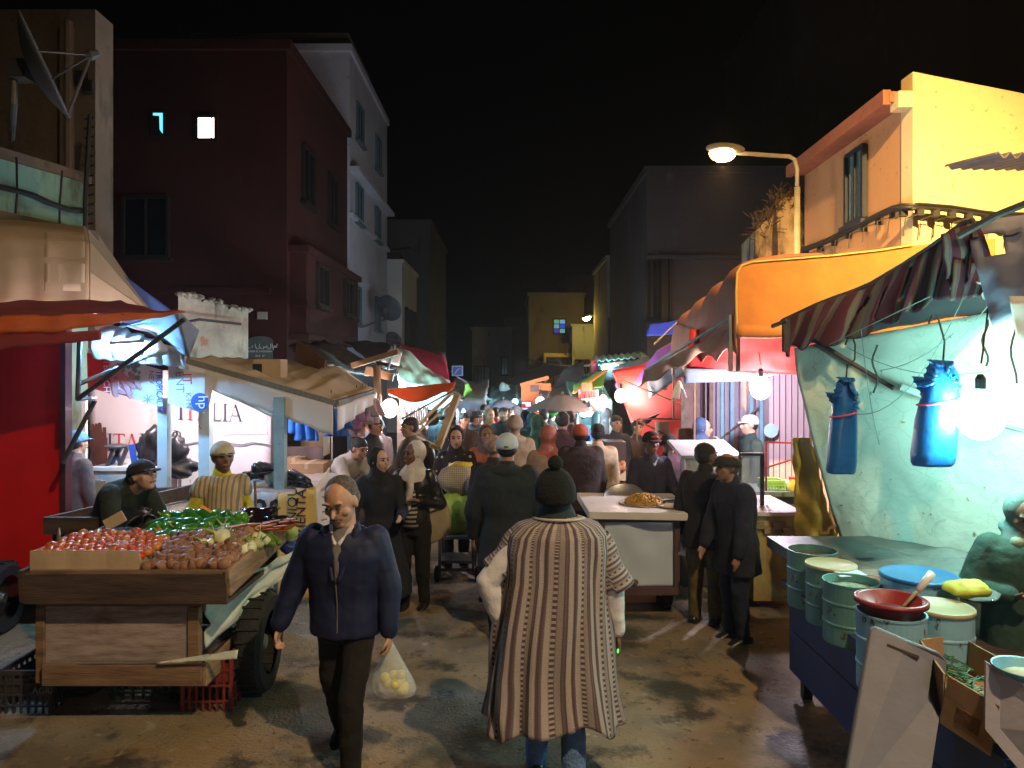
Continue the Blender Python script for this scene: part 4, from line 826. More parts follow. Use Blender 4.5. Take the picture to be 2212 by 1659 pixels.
# boards and boxes behind
m=MB(); m.bx(PX(588,9),PX(697,9),9,9.04,.3,PZ(965,9)); B(m,'brown_board',M('board_brown',(.2,.14,.14),.85,s=12,v=.3),label='large brown felt covered board behind the shoe table',cat='board')
def carton(label,x0,x1,y0,y1,z0,z1,mat=card,open_=False,group=None):
    R=root('cardboard_box',((x0+x1)/2,(y0+y1)/2,z0),label,'box',group); t=.006; m=MB()
    if not open_: m.bx(x0,x1,y0,y1,z0,z1)
    else: m.bx(x0,x1,y0,y0+t,z0,z1);m.bx(x0,x1,y1-t,y1,z0,z1);m.bx(x0,x0+t,y0+t,y1-t,z0,z1);m.bx(x1-t,x1,y0+t,y1-t,z0,z1);m.bx(x0+t,x1-t,y0+t,y1-t,z0,z0+t)
    B(m,'carton',mat,R); m=MB(); 
    m.bx((x0+x1)/2-.02,(x0+x1)/2+.02,y0-.002,y1+.002,z1-.0,z1+.002) if not open_ else m.bx(x0+.02,x0+.12,y0-.002,y0-.001,z0+.05,z0+.1); m.bx((x0+x1)/2-.02,(x0+x1)/2+.02,y0-.002,y0-.0005,z1-.06,z1-.001)
    B(m,'tape',cardl,R); return R
carton('brown cardboard box right behind the shoe table',PX(625,8.3),PX(698,8.3),8.3,8.7,.75,PZ(1002,8.3))
carton('brown cardboard box peeping out left of the grey green post',PX(612,8.7),PX(650,8.7),8.75,8.95,.85,PZ(990,8.7))
carton('cardboard box in a dark shelf under the blue trousers',PX(650,9.6),PX(672,9.6),9.6,10,1.2,PZ(945,9.6))
carton('tall cardboard box beside the hanging blue trousers',PX(670,9.5),PX(700,9.5),9.45,9.8,1.2,PZ(905,9.5))
carton('lone cardboard box lying on the canvas roof of the white stall',PX(547,8.2),PX(606,8.2),8.2,8.45,rf(.55,.3).z+.02,PZ(776,8.2),cardl)
m=MB(); m.bx(PX(547,8.2)-.004,PX(566,8.2),8.194,8.199,rf(.55,.3).z+.03,PZ(786,8.2)); B(m,'print',ink,bpy.data.objects['cardboard_box.004'])
m=MB(); m.bx(PX(600,10.2),PX(715,10.2),10.2,10.3,.2,PZ(860,10.2)); B(m,'shelf_back',woodd,label='dark shelf wall behind the hanging clothes',cat='shelf')
# hanging clothes
def garment(label,c,w,h,mat,kind='trousers',sway=0,group='clothes hung for sale beside the white stall'):
    R=root('hung_trousers' if kind=='trousers' else 'hung_shirt',c,label,kind,group); c=V(c); m=MB()
    if kind=='trousers':
        for s_ in(-1,1): m.grid(lambda u,v:c+V((s_*w*.26*(1+.2*v)+(u-.5)*w*.5+sway*v,.03*math.sin(u*7+s_+v*3)+.015*math.sin(v*9),-v*h)),10,12,.03)
        m.grid(lambda u,v:c+V(((u-.5)*w,.0,.02-v*h*.3)),8,4,.035)
    else:
        m.grid(lambda u,v:c+V(((u-.5)*w*(1+.1*v)+sway*v,.03*math.sin(u*12+v*2),-v*h)),12,10,.04)
        for s_ in(-1,1): m.grid(lambda u,v:c+V((s_*(w*.5+.1*v+(u-.5)*.1),.0,-v*h*.7)),5,8,.04)
    B(m,'cloth',mat,R,smooth=True)
    m=MB(); m.tube([c+V((-w*.4,.01,.03)),c+V((0,.01,.1)),c+V((w*.4,.01,.03))],.006,5); m.tube([c+V((0,.01,.1)),c+V((0,.01,.2))],.005,5); B(m,'hanger',metal,R)
ws=fab('bright_blue',(.02,.16,.62)); ws2=fab('mid_blue',(.03,.12,.42)); pkc=fab('dusty_pink',(.55,.36,.4)); gyc=fab('grey_pink',(.4,.33,.38))
garment('bright blue trousers hung nearest the grey green post',P(628,868,8.4),.24,.36,ws,sway=-.02)
garment('bright blue trousers hung in the middle of the row',P(655,872,8.4),.24,.42,ws,sway=.05)
garment('mid blue jacket hung by the front corner of the canvas roof',P(715,882,8.0),.2,.3,ws2,'shirt',sway=.06)
for k,(px,py,mm,l) in enumerate(((757,872,fab('wine_stripe',(.25,.1,.16)),'wine red shirt hung left of the pink ones'),(770,866,pkc,'dusty pink trousers with long legs'),(783,862,gyc,'grey pink shirt in the middle of the pink row'),(796,860,pkc,'dusty pink shirt nearest the wooden post'),(742,880,fab('peach',(.7,.4,.35)),'peach red top half hidden behind the blue jacket'))):
    garment(l,P(px,py,9.2+.1*k),.15,.32 if k!=1 else .45,mm,'shirt' if k!=1 else 'trousers',sway=.03)
# ================= veg cart =================
x0,x1c=-3.0,-1.77; y0,y1=4.6,5.56; zt_=1.035
R=root('vegetable_cart',((x0+x1c)/2,5.1,0),'rough wooden handcart heaped with vegetables at the front left','cart')
m=MB(); m.bx(x0-.04,x1c,y0,y0+.03,zt_-.19,zt_); B(m,'front_board',woodd,R,bev=.004)
m=MB(); m.bx(x0,x1c-.03,y0+.002,y0+.05,zt_+.001,zt_+.02); B(m,'front_lip',woodx,R)
m=MB(); m.beam((x1c+.003,y0+.0,zt_-.06),(x1c+.06,y1,zt_+.06),.03,.17); B(m,'side_board',woody,R,bev=.004)
m=MB(); m.beam((x0-.05,y0,zt_-.08),(x0-.05,y1,zt_-.0),.03,.2); m.bx(x0,x1c,y1,y1+.03,zt_-.16,zt_+.05); m.bx(x0,x1c,y0+.03,y1,zt_-.19,zt_-.16); B(m,'tray_boards',woodd,R)
m=MB(); m.bx(PX(104,4.75),PX(412,4.75),4.72,4.74,PZ(1458,4.75)+.03,zt_-.2); B(m,'front_panel',ply,R,bev=.003)
m=MB(); m.bx(x0-.02,PX(440,4.75),4.70,4.735,zt_-.235,zt_-.195); m.bx(PX(86,4.75),PX(104,4.75),4.705,4.75,PZ(1470,4.75),zt_-.24); m.bx(PX(412,4.75),PX(436,4.75),4.70,4.76,PZ(1440,4.75),zt_-.24); B(m,'corner_post',wood,R,bev=.003)
m=MB(); m.bx(PX(97,4.7),PX(440,4.7),4.665,4.70,PZ(1478,4.7),PZ(1432,4.7)); B(m,'bottom_rail',woodx,R,bev=.004)
m=MB(); m.beam((PX(440,4.7)+.015,4.67,PZ(1455,4.7)),(PX(440,4.7)+.02,5.4,PZ(1455,4.7)),.03,.14); B(m,'side_rail',woody,R,bev=.004)
m=MB(); m.bx(PX(104,4.75),PX(436,4.7),4.76,5.4,.42,.45); m.bx(PX(86,4.75),PX(90,4.75),4.76,5.4,.4,.8); B(m,'bottom_boards',woodd,R)
sack=M('sack_white',(.62,.64,.6),.6,s=4,v=.2,b=.3,col2=(.4,.52,.52)); blotch(sack,5,.62,.68,(.35,.15,.12),seed=4)
def sk_(u,v):
    x=PX(437,4.76)+.0+u*.12+.3*u*v*0; y=4.76+u*.95; zt2=zt_-.21+.12*u; zb=PZ(1400,4.76)+.32*u; 
    return V((PX(437,4.76)+.02+.33*u+.03*nz((u*6,v*5,1)),y,zt2+(zb-zt2)*v+.02*nz((u*9,v*4,6))))+V((.05*math.sin(v*PI)*nz((u*4,v*3,9)),0,0))
m=MB(); m.grid(sk_,28,16,.006); m.grid(lambda u,v:V((PX(350,4.7)+u*.5,4.655-.02*v,PZ(1425,4.7)+.03*u+.05*u*(1-v)+.006*nz((u*9,v,1)))),20,4,.005); sk1=B(m,'sacking',sack,R,smooth=True)
m=MB(); m.bx(PX(180,4.7),PX(355,4.7),4.655,4.664,PZ(1423,4.7)-.006,PZ(1423,4.7)+.006); B(m,'wire_strip',galv,R)
for k,yy in enumerate((5.05,)):
    c=V((PX(580,5.5),5.3,.36)); wheel(c,.355,.17,(1,.06,0),R)
m=MB(); m.tube([(-2.9,5.3,.36),(-1.95,5.3,.36)],.03); m.beam((-2.9,5.3,.42),(-1.95,5.3,.42),.06); B(m,'axle',metal,R)
wheel((-3.0,5.3,.36),.355,.17,(1,.06,0),R)
# cardboard edge of the tomato tray
R=root('tomato_tray',(-2.6,4.75,zt_),'low cardboard tray full of red tomatoes','tray')
m=MB(); m.grid(lambda u,v:V((PX(68,4.65)+u*(PX(303,4.65)-PX(68,4.65)),4.635-.006*abs(math.sin(u*9)),zt_+.012+.125*v)),30,3,.006); m.bx(PX(303,4.65)-.006,PX(303,4.65),4.64,5.2,zt_+.02,zt_+.1); m.bx(PX(68,4.65),PX(68,4.65)+.006,4.64,5.2,zt_+.02,zt_+.13); B(m,'carton',cardl,R)
rag('onion_net',None,(0,0,-9),.01,black) if 0 else None
# --- vegetables
def base(name,mb,mats,label,cat,group,extra=None):
    o=B(mb,name,mats,label=label,cat=cat,group=group,smooth=True,origin=(0,0,0)); return o
def scat(o,n,fn,smin=.85,smax=1.15,rz=True,labels=None,flat=False):
    out=[]
    for k in range(n):
        p,q=fn(k); c=o if k==0 else dup(o,p); c.location=p
        c.rotation_euler=q if q is not None else (U(-.6,.6),U(-.6,.6),U(0,6.28)); s_=U(smin,smax); c.scale=(s_,s_,s_*U(.93,1.07)); out.append(c)
    return out
tom=M('tomato_skin',(.55,.035,.01),.34,s=3,col2=(.5,.1,.01),b=.0,rnd=(.62,.28,.05))
m=MB(); pr=[]; 
for i in range(13): t=PI*i/12; pr.append((max(.036*math.sin(t)*(1+.04*math.cos(2*t)),.0004),-.030*math.cos(t)*(1-.12*(math.sin(t)<.25 and i>6))))
m.lathe((0,0,0),pr,16,caps=False)
m.mi=1
for k in range(5): a=k*2*PI/5; m.cap((0,0,.028),(.018*math.cos(a),.018*math.sin(a),.029),.003,.001,5)
tomo=base('tomato',m,[tom,M('calyx',(.06,.14,.02),.7)],'ripe red tomato in the cardboard tray on the vegetable cart','tomato','tomatoes heaped in the cardboard tray')
def ft(k):
    r=k//13; c_=k%13; lay=r
    x=PX(80,4.65)+ (c_+.5*(r%2)+U(-.15,.15))*(.62/12); y=4.68+r*.062+U(-.01,.01); z=zt_+.105+min(r,6)*.005+U(-.006,.012)-(.02 if c_>10 else 0)
    return V((x,y,z)),None
scat(tomo,104,ft,.8,1.15)
m=MB(); m.bx(PX(72,4.65),PX(300,4.65),4.65,5.4,zt_-.1,zt_+.07); B(m,'tray_fill',card,bpy.data.objects['tomato_tray'])
oni=M('beet_onion_skin',(.16,.07,.055),.62,s=4,col2=(.22,.10,.05),b=.1,rnd=(.36,.2,.11))
m=MB(); pr=[(.0005,-.036),(.012,-.034),(.026,-.024),(.034,-.006),(.033,.01),(.022,.026),(.008,.036),(.005,.05),(.003,.056)]; m.lathe((0,0,0),pr,14,caps=False); 
onio=base('red_onion',m,oni,'dull red brown onion in the front heap on the vegetable cart','onion','red onions heaped at the front of the cart')
def fo(k):
    r=k//15; c_=k%15; x=PX(315,4.65)+(c_+.5*(r%2)+U(-.2,.2))*(.62/13)*(1-.03*r); y=4.67+r*.065+U(-.012,.012); z=zt_+.0+.035+min(r,6)*.017-(.03 if c_>12 else 0)+U(-.01,.012)
    return V((min(x,x1c-.04),y,z)),(U(-1.5,1.5),U(-1.5,1.5),U(0,6))
scat(onio,118,fo,.85,1.3)
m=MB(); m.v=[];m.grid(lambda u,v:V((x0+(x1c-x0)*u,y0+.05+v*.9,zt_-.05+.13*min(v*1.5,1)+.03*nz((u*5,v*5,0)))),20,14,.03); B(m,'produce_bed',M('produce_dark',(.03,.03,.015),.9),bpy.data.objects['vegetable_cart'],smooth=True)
won=M('white_onion_skin',(.72,.70,.55),.35,s=4,col2=(.55,.6,.3),b=.05,rnd=(.6,.68,.3))
m=MB(); m.lathe((0,0,0),pr,16,caps=False); m.mi=1; m.tube([(0,0,.035),(.004,.0,.07),(.012,0,.1)],[.007,.006,.003],6); m.mi=0
for a in range(4): m.tube([(0,0,-.034),(.006*math.cos(a*1.6),.006*math.sin(a*1.6),-.045)],.0015,4)
wono=base('white_onion',m,[won,M('onion_stalk',(.3,.42,.1),.6)],'white onion with a green stalk in the pale heap on the vegetable cart','onion','white onions beside the red ones')
def fw(k):
    r=k//8; c_=k%8; x=PX(430,4.85)+(c_+.5*(r%2)+U(-.2,.2))*.052+.01*r; y=4.92+r*.07; z=zt_+.12+.006*r-(c_/8)*.07+U(-.01,.015); return V((min(x,x1c-.02+.03*r),y,z)),(U(-1,1),U(-1,1),U(0,6))
scat(wono,34,fw,.8,1.25)
big=dup(wono,P(478,1162,4.95),'largest pale cabbage-like onion on top of the pale heap'); big.scale=(1.9,1.9,1.5); big.name='white_onion'
pep=M('pepper_green',(.02,.16,.02),.22,s=4,col2=(.01,.08,.01),b=.03,rnd=(.08,.28,.03))
m=MB(); m.lathe((0,0,0),[(.0005,-.07),(.018,-.062),(.028,-.035),(.034,-.0),(.038,.03),(.034,.05),(.018,.057),(.003,.05)],12,(1,0,.1),caps=False); m.mi=1; m.tube([(.052,0,.005),(.07,0,.012),(.078,.006,.02)],[.006,.005,.005],6)
pepo=base('green_pepper',m,[pep,M('onion_stalk',(.3,.42,.1))],'long dark green pepper in the heap behind the onions','pepper','green peppers heaped at the back of the cart')
def fp(k):
    r=k//14; c_=k%14; x=PX(335,5.2)+(c_+U(-.3,.3))*.043; y=5.1+r*.08; z=zt_+.12+.028*r-.02*abs(c_-7)/7+U(-.01,.02); return V((x,y,z)),(U(-.3,.3),U(-.4,.4),U(-.8,.8)+PI*(k%2))
scat(pepo,56,fp,.9,1.35)
car=M('carrot_skin',(.62,.2,.03),.5,s=9,col2=(.5,.14,.02),st=(9,1,1),b=.05)
m=MB(); m.lathe((0,0,0),[(.0005,-.13),(.006,-.11),(.013,-.04),(.019,.03),(.022,.075),(.016,.09),(.004,.092)],12,(1,0,0),caps=False)
caro=base('carrot',m,car,'orange carrot in the bundle behind the white onions','carrot','carrots piled at the right of the cart')
def fc(k): r=k//9; c_=k%9; return V((PX(500,5.3)+.07+.03*c_+U(-.03,.03),5.1+.05*(c_)+.0*r,zt_+.09+.025*r+U(-.005,.01))),(U(-.1,.1),.25+U(-.1,.1),-.6+U(-.15,.15)+PI)
scat(caro,30,fc,.95,1.3)
cuc=M('courgette_skin',(.13,.26,.04),.4,s=9,col2=(.08,.18,.03),b=.05)
m=MB(); m.cap((-.07,0,0),(.07,0,.004),.018,.02,12); m.mi=1; m.cap((-.085,0,0),(-.1,0,0),.008,.007,6)
cuco=base('courgette',m,[cuc,M('onion_stalk',(.3,.42,.1))],'light green courgette between the onions and the carrots','courgette','courgettes between onions and carrots')
def fq(k): return V((PX(505+k*9,5.1),5.0+.03*k,zt_+.13-.008*k+U(0,.02))),(U(-.2,.2),.3,-.9+U(-.3,.3))
scat(cuco,9,fq,1.,1.3)
egg=M('aubergine_skin',(.012,.006,.018),.12,v=.2,b=0)
m=MB(); m.lathe((0,0,0),[(.0005,-.1),(.022,-.092),(.036,-.06),(.038,-.02),(.028,.04),(.02,.075),(.008,.085)],14,(1,0,0),caps=False); m.mi=1; m.cap((.078,0,0),(.1,0,.0),.013,.006,8)
eggo=base('aubergine',m,[egg,M('calyx',(.06,.14,.02))],'glossy black aubergine at the rear right of the cart','aubergine','aubergines at the back right of the cart')
def fe(k): r=k//7;c_=k%7; return V((PX(530,5.5)+.042*c_,5.42+.06*r,zt_+.10+.04*r+U(0,.02))),(U(-.3,.3),U(-.3,.3),U(-1.5,1.5))
scat(eggo,18,fe,.9,1.2)
m=MB(); q=P(470,1120,5.5)
def pk_(u,v): a=-2.5+2.1*u; return q+V((.17*math.cos(a)+.02,.05*(v-.5)*2*.8,.07+.16*math.sin(a)*.55+.03*(1-abs(v-.5)*2)+.06*(1-u)))
R=root('pumpkin_slice',q,'curved orange slice of pumpkin on top of the green peppers','pumpkin')
m.grid(pk_,24,8,.035); B(m,'flesh',M('pumpkin_flesh',(.75,.32,.03),.5,s=8,v=.15),R,smooth=True)
m=MB(); m.grid(lambda u,v:pk_(u,v)+V((0,0,-.038)),24,8,.006); B(m,'rind',M('rind',(.3,.2,.08),.6),R,smooth=True)
rag('leafy_lettuce','pale green cabbage hanging over the rear corner of the cart',P(622,1150,5.62),(.07,.07,.08),M('cabbage',(.3,.4,.1),.6),seed=6,cat='cabbage')
rag('blue_bag','dark blue plastic bag tied to the rear corner of the cart',P(622,1178,5.62),(.06,.06,.06),M('bag_navy',(.02,.04,.2),.3),seed=7)
m=MB(); q=V((PX(205,5),5.25,zt_+.2)); m.box(q,(.15,.01,.08),Matrix.Rotation(-.5,3,'Y')); B(m,'price_card',cardl,label='tilted scrap of cardboard stuck behind the tomatoes',cat='card')
R=root('scoop_handle',P(125,1180,5.0),'steel blade standing upright at the left of the tomatoes','knife'); m=MB(); m.loft([(P(125,1190,5),V((.012,0,0)),V((0,.006,0))),(P(127,1160,5),V((.016,0,0)),V((0,.006,0))),(P(128,1140,5),V((.006,0,0)),V((0,.004,0)))],8); B(m,'blade',galv,R,smooth=True)
m=MB(); m.tube([P(124,1205,5),P(125,1188,5)],.014,8); B(m,'handle',whitep,R)
# red plastic crate
def crate(label,x0,x1,y0,y1,z0,z1,mat,rows=4,cols=7,group=None):
    R=root('plastic_crate',((x0+x1)/2,(y0+y1)/2,z0),label,'crate',group)
    for nm,(a,b_) in (('front_side',((x0,y0),(x1,y0))),('back_side',((x1,y1),(x0,y1))),('end_side',((x1,y0),(x1,y1))),('end_side',((x0,y1),(x0,y0)))):
        m=MB(); a=V((a[0],a[1],0));b_=V((b_[0],b_[1],0))
        for i in range(rows+1): z=z0+(z1-z0)*i/rows; m.beam(a+V((0,0,z)),b_+V((0,0,z)),.022,.03 if i in(0,rows) else .012)
        for i in range(cols+1): q=a.lerp(b_,i/cols); m.beam(q+V((0,0,z0)),q+V((0,0,z1)),.026 if i in(0,cols) else .014,.014,up=(b_-a))
        off=(b_-a).cross(V((0,0,1))).normalized()*-.006; m.beam(a+off+V((0,0,z0+(z1-z0)*.7)),b_+off+V((0,0,z0+(z1-z0)*.7)),.006,(z1-z0)*.3)
        B(m,nm,mat,R)
    m=MB(); m.bx(x0,x1,y0,y1,z0,z0+.01); B(m,'floor',mat,R); return R
crate('red plastic crate under the right end of the vegetable cart',PX(402,4.95),PX(505,4.95),4.9,5.45,.01,.42,M('crate_red',(.25,.045,.04),.5,v=.3,s=8))
crate('dark crate lying in the shadow under the left of the cart',PX(20,5),PX(130,5),4.9,5.3,.01,.3,M('crate_black',(.05,.05,.06),.5),group='dark crates under the cart')
crate('dark green crate in the shadow under the middle of the cart',PX(245,5.1),PX(395,5.1),5.1,5.5,.01,.32,M('crate_green',(.03,.08,.045),.5),group='dark crates under the cart')
m=MB(); q=P(70,1498,4.88); text('AGRI',.06,q,(1,0,0),(0,0,1),M('ink_dim',(.3,.3,.3)),bpy.data.objects['plastic_crate.001'])
# second tray cart behind
R=root('rear_handcart',(-3.4,6,0),'dark edged wooden tray table behind the vegetable cart','cart')
z2=PZ(1125,5.75); m=MB(); m.bx(-3.62,-2.8,5.72,5.77,z2-.1,z2+.03); m.beam((-3.62,5.74,z2-.03),(-3.0,7.2,z2+.02),.04,.12); m.bx(-3.5,-2.8,7.1,7.14,z2-.08,z2+.04); B(m,'rim',woodd,R)
m=MB(); m.bx(-3.6,-2.8,5.78,7.1,z2-.1,z2-.07); B(m,'tray',wood,R)
for x_,y_ in((-3.55,5.8),(-2.86,5.8),(-3.3,7),(-2.86,7)): m=MB(); m.bx(x_-.03,x_+.03,y_-.03,y_+.03,0,z2-.1); B(m,'leg',woodd,R)
R=root('black_bucket',P(303,1170,5.6),'ribbed black rubber bucket lying behind the tomatoes','bucket'); ax=V((.75,-.5,-.25)); c=P(285,1140,5.75)
m=MB(); m.lathe(c-ax.normalized()*.12,[(.001,0),(.12,0),(.125,.03),(.13,.032),(.135,.1),(.141,.103),(.15,.19),(.158,.195),(.165,.25),(.15,.25),(.115,.02),(.001,.02)],28,ax,caps=False); B(m,'pail',M('bucket_black',(.015,.018,.022),.3,v=.2,b=0),R,smooth=True)
m=MB(); m.tube([c+V((.12,-.12,.02)),c+V((.17,-.16,.12)),c+V((.2,-.1,.16)),c+V((.1,-.05,.17))],.005,5); B(m,'handle',metal,R)
# ================= orange awning =================
R=root('orange_awning',P(1770,640,8),'big orange rounded awning with a scalloped red side over the snack stalls','awning')
Yn=7.6; xs=PX(1592,Yn); zt_=PZ(566,Yn); zb=PZ(690,Yn)
# closed end panel facing the viewer
prof=[(1592,720),(1590,640),(1592,590),(1602,574),(1625,566),(1700,560),(1800,552),(1900,541),(1970,530),(2150,515),(2150,740),(1960,742),(1800,735)]
m=MB(); m.poly([P(x,y,Yn) for x,y in prof],(0,1,0),.03); B(m,'end_panel',orangea,R)
m=MB(); m.tube([P(x,y,Yn-.01) for x,y in prof[:9]],.012,6); B(m,'piping',M('piping_ochre',(.45,.35,.08),.7),R)
# crease band low on the panel
m=MB(); m.grid(lambda u,v:P(1593+380*u,700+28*v+3*math.sin(u*9)-6*u,Yn-.015-.03*math.sin(PI*v)),30,5,.01); B(m,'lower_roll',orangea,R,smooth=True)
# scalloped street side, receding
def side(u,v):
    Yv=Yn+u*2.9; k=abs(math.sin(u*PI*4)); px0=1590-(1590-1478)*u**.9
    ztop=PZ(588,Yn)-.0*u+ (.12*k-.12); z=PZ(592,Yn)+(-.42)*u+.10*k-.0; 
    x=xs-.04*u+.0
    if v<.5: t=v*2; return V((x+.9*(1-t)**2+.0,Yv,z-.28*t**2+.2-.0*t))
    t=(v-.5)*2; return V((x-.02*math.sin(t*3),Yv,z-.08-.75*t*(1-.25*u)))
m=MB(); m.grid(side,72,16,.012); B(m,'scalloped_side',M('awning_brown_red',(.42,.16,.09),.7,s=2,v=.3,b=.08,sub=.15),R,smooth=True)
m=MB()
for px,Y in((1578,7.7),(1594,8.0)): m.bx(PX(px,Y)-.02,PX(px,Y)+.02,Y-.02,Y+.02,PZ(802,Y),PZ(680,Y))
for a_,b_ in ((P(1480,745,9),P(1590,680,7.7)),(P(1392,800,9.4),P(1590,682,7.7)),(P(1412,745,9),P(1470,690,10.5)),(P(1586,690,7.7),P(1810,700,7.9))): m.tube([a_,b_],.015,6)
B(m,'frame',metal,R)
m=MB(); a=P(1392,800,9.4);b_=P(1590,700,7.75);c_=P(1480,790,9.9);
m.grid(lambda u,v:a.lerp(b_,u)+V((0.0,.3*v,-.22*v*(1-.3*u)+.03*math.sin(u*20)*v)),30,6,.01); B(m,'hanging_flap',M('flap_brown',(.28,.17,.1),.8,v=.3),R,smooth=True)
# red tarp back, with creases
R=root('red_tarp',P(1600,760,8.8),'bright red plastic tarp hung under the orange awning behind the bulb','tarp')
m=MB(); sheet(m,P(1490,712,9),P(1790,700,8.6),P(1790,812,8.6),P(1484,800,9),26,12,wr=.05,ws=3,th=.008); B(m,'cloth',redt,R,smooth=True)
m=MB(); sheet(m,P(1478,796,8.9),P(1700,800,8.8),P(1640,822,8.8),P(1478,828,8.9),16,4,wr=.05,th=.008,seed=3); B(m,'lower_strip',greyt,R,smooth=True)
# shutters and wall behind (cyan light on the ribs painted as strips)
R=root('ribbed_shutter',P(1600,950,10.3),'ribbed metal shutter with cyan light painted on its edges behind the bulb','shutter')
Yw=10.3; m=MB(); m.grid(lambda u,v:V((PX(1480,Yw)+u*(PX(1665,Yw)-PX(1480,Yw)),Yw-.05*(1 if (u*11)%1<.45 else 0),PZ(790,Yw)*(1-v)+.0*v)),132,2,.006); B(m,'ribs',M('shutter_mauve',(.38,.32,.42),.5,v=.2,b=.05),R)
m=MB()
for px in(1532,1556,1577,1618,1640,1652): m.bx(PX(px,Yw)-.02,PX(px,Yw)+.025,Yw-.09,Yw-.06,0.3,PZ(800,Yw))
B(m,'cyan_light_strip',M('cyan_light_paint',(.25,.6,.85),.5),R)
m=MB(); Y=9.4; m.bx(PX(1662,Y),PX(1790,Y),Y,Y+.2,0,PZ(770,Y)); B(m,'mauve_partition',M('partition_mauve',(.42,.32,.36),.8,v=.2,st=(6,1,.4)),label='mauve board partition beside the ribbed shutter',cat='partition')
m=MB()
for k in range(9): x_=PX(1670+k*13,Y); m.bx(x_,x_+.008,Y-.012,Y-.001,.3,PZ(775,Y))
B(m,'grooves',M('groove',(.1,.07,.08)),bpy.data.objects['mauve_partition'])
m=MB(); q=P(1665,930,9.3); m.lathe(q,[(.001,0),(.09,0),(.09,.01),(.001,.01)],24,(0,-1,0)); B(m,'round_sign',postp,label='round white disc on the partition by the shutter',cat='disc')
m=MB(); Y=10.2; m.bx(PX(1468,Y),PX(1500,Y),Y-.3,Y-.1,0,PZ(815,Y)); m.bx(PX(1520,Y),PX(1528,Y),Y-.3,Y-.15,0,PZ(820,Y)); B(m,'timber_posts',M('post_mauve_wood',(.24,.15,.13),.8,v=.4,s=8),label='rough timber uprights between the red sheet and the shutter',cat='post')
# bulbs
bulb('bright bare bulb hanging under the red tarp on the right',P(1643,838,8.2),.115,WH,220,cord=P(1640,760,8.3))
bulb('assumed bare bulb behind the viewer on the right, lighting the near figures',(2.5,-1.2,2.72),.07,(1,.84,.8),110,cord=(2.5,-1.2,3.04))  # assumed bulb, out of view, added to light the backs of near figures
m=MB(); m.grid(lambda u,v:V((1.2+3.2*u,-3+3.4*v,3.06+.05*nz((u*4,v*4,0))-.05*math.sin(PI*u))),14,14,.02); B(m,'bulb_shield_tarp',darkt,smooth=True,label='dark tarp added unseen behind the viewer to cut upward bulb light',cat='tarp')  # unseen tarp added to block the rear bulb's upward light
m=MB(); m.bx(2.3,3.6,-1.9,-1.8,0,3.6); m.beam((2.4,-1.85,3.55),(2.5,-.9,3.55),.06); B(m,'added_lamp_gallows',metal,label='added unseen steel post and arm carrying the assumed bulb behind the viewer',cat='post')  # unseen support added for the assumed rear bulb
bulb('bare bulb glowing on the edge of the big red sheet',P(1341,855,12),.1,(1,.75,.68),110,cord=P(1345,820,12.1))
# slanted big red sheet
R=root('red_sheet',P(1400,850,11.5),'large slanting red sheet behind the second bulb','tarp')
m=MB(); m.add([],[]); a,b_,c_,d_=P(1322,800,12.4),P(1545,760,11.3),P(1545,1010,11.3),P(1400,1010,12)
m.grid(lambda u,v:a.lerp(b_,u).lerp(d_.lerp(c_,u),v)+V((0,.05*nz((u*4,v*5,1)),0)),24,24,.01); B(m,'cloth',redt,R,smooth=True)
m=MB(); m.tube([P(1330,815,12),P(1475,875,11)],.012,5); m.tube([P(1390,808,12),P(1450,800,11)],.012,5); B(m,'guy_line',M('rope_tan',(.35,.25,.15)),R)
m=MB(); q=P(1405,900,11.2); m.loft([(q,V((.16,0,.06)),V((0,.06,0))),(q+V((-.12,0,-.12)),V((.1,0,.02)),V((0,.06,0)))],14); B(m,'navy_cloth',M('cloth_navy_',(.03,.035,.09),.8),label='dark navy cloth hung on the red sheet',cat='cloth')
R=root('scaffold_frame',P(1450,930,10.8),'rusty thin metal frame with crossed braces before the red sheet','frame')
m=MB()
for a_,b_ in ((P(1376,905,10.8),P(1520,905,10.6)),(P(1376,905,10.8),P(1376,1060,10.8)),(P(1376,908,10.8),P(1560,1000,10.4)),(P(1480,1010,10.4),P(1640,880,10.0)),(P(1455,760,9),P(1455,905,10.6)),(P(1500,780,9),P(1500,960,9))): m.tube([a_,b_],.014,6)
B(m,'bars',M('rust_bar',(.22,.12,.08),.7,v=.4),R)
# purple / grey tarps slanting
for k,(q,mm,l,hh) in enumerate((([P(1330,830,12.8),P(1500,700,11),P(1520,730,10.6),P(1345,860,12.4)],purplet,'dark violet tarp slanting above the red sheet',0),([P(1390,800,11.4),P(1480,735,10),P(1490,800,10.4),P(1405,860,11.6)],greyt,'grey flap of cloth hanging from the awning tip',0),([P(1408,700,15),P(1478,690,14),P(1470,722,14),P(1400,727,15)],M('tarp_royal',(.06,.1,.75),.5,sub=.3),'royal blue lit tarp above the dark stalls',0),([P(1255,812,17),P(1400,770,14.5),P(1400,800,14),P(1270,835,17)],darkt,'dark tarp roof between the green canopy and the red sheet',0))):
    m=MB(); sheet(m,*q,12,8,wr=.06,th=.01,seed=k); B(m,'slanting_tarp',mm,smooth=True,label=l,cat='tarp')
m=MB(); m.box(P(1430,925,10.7),(.2,.02,.18)); B(m,'board_ochre',cardl,label='pale square board on the red sheet frame',cat='board')
m=MB(); m.box(P(1673,0,0) if 0 else P(1490,960,9.6),(.3,.03,.42)); m.box(P(1530,985,9.5),(.4,.03,.35)); B(m,'chipboard',M('osb',(.45,.26,.12),.85,s=14,v=.4),label='chipboard panels behind the glass food case',cat='board')
m=MB(); m.box(P(1432,832,11.6),(.14,.02,.16)); B(m,'paper_sheet',whitep,label='white paper square pinned up under the awning',cat='paper')
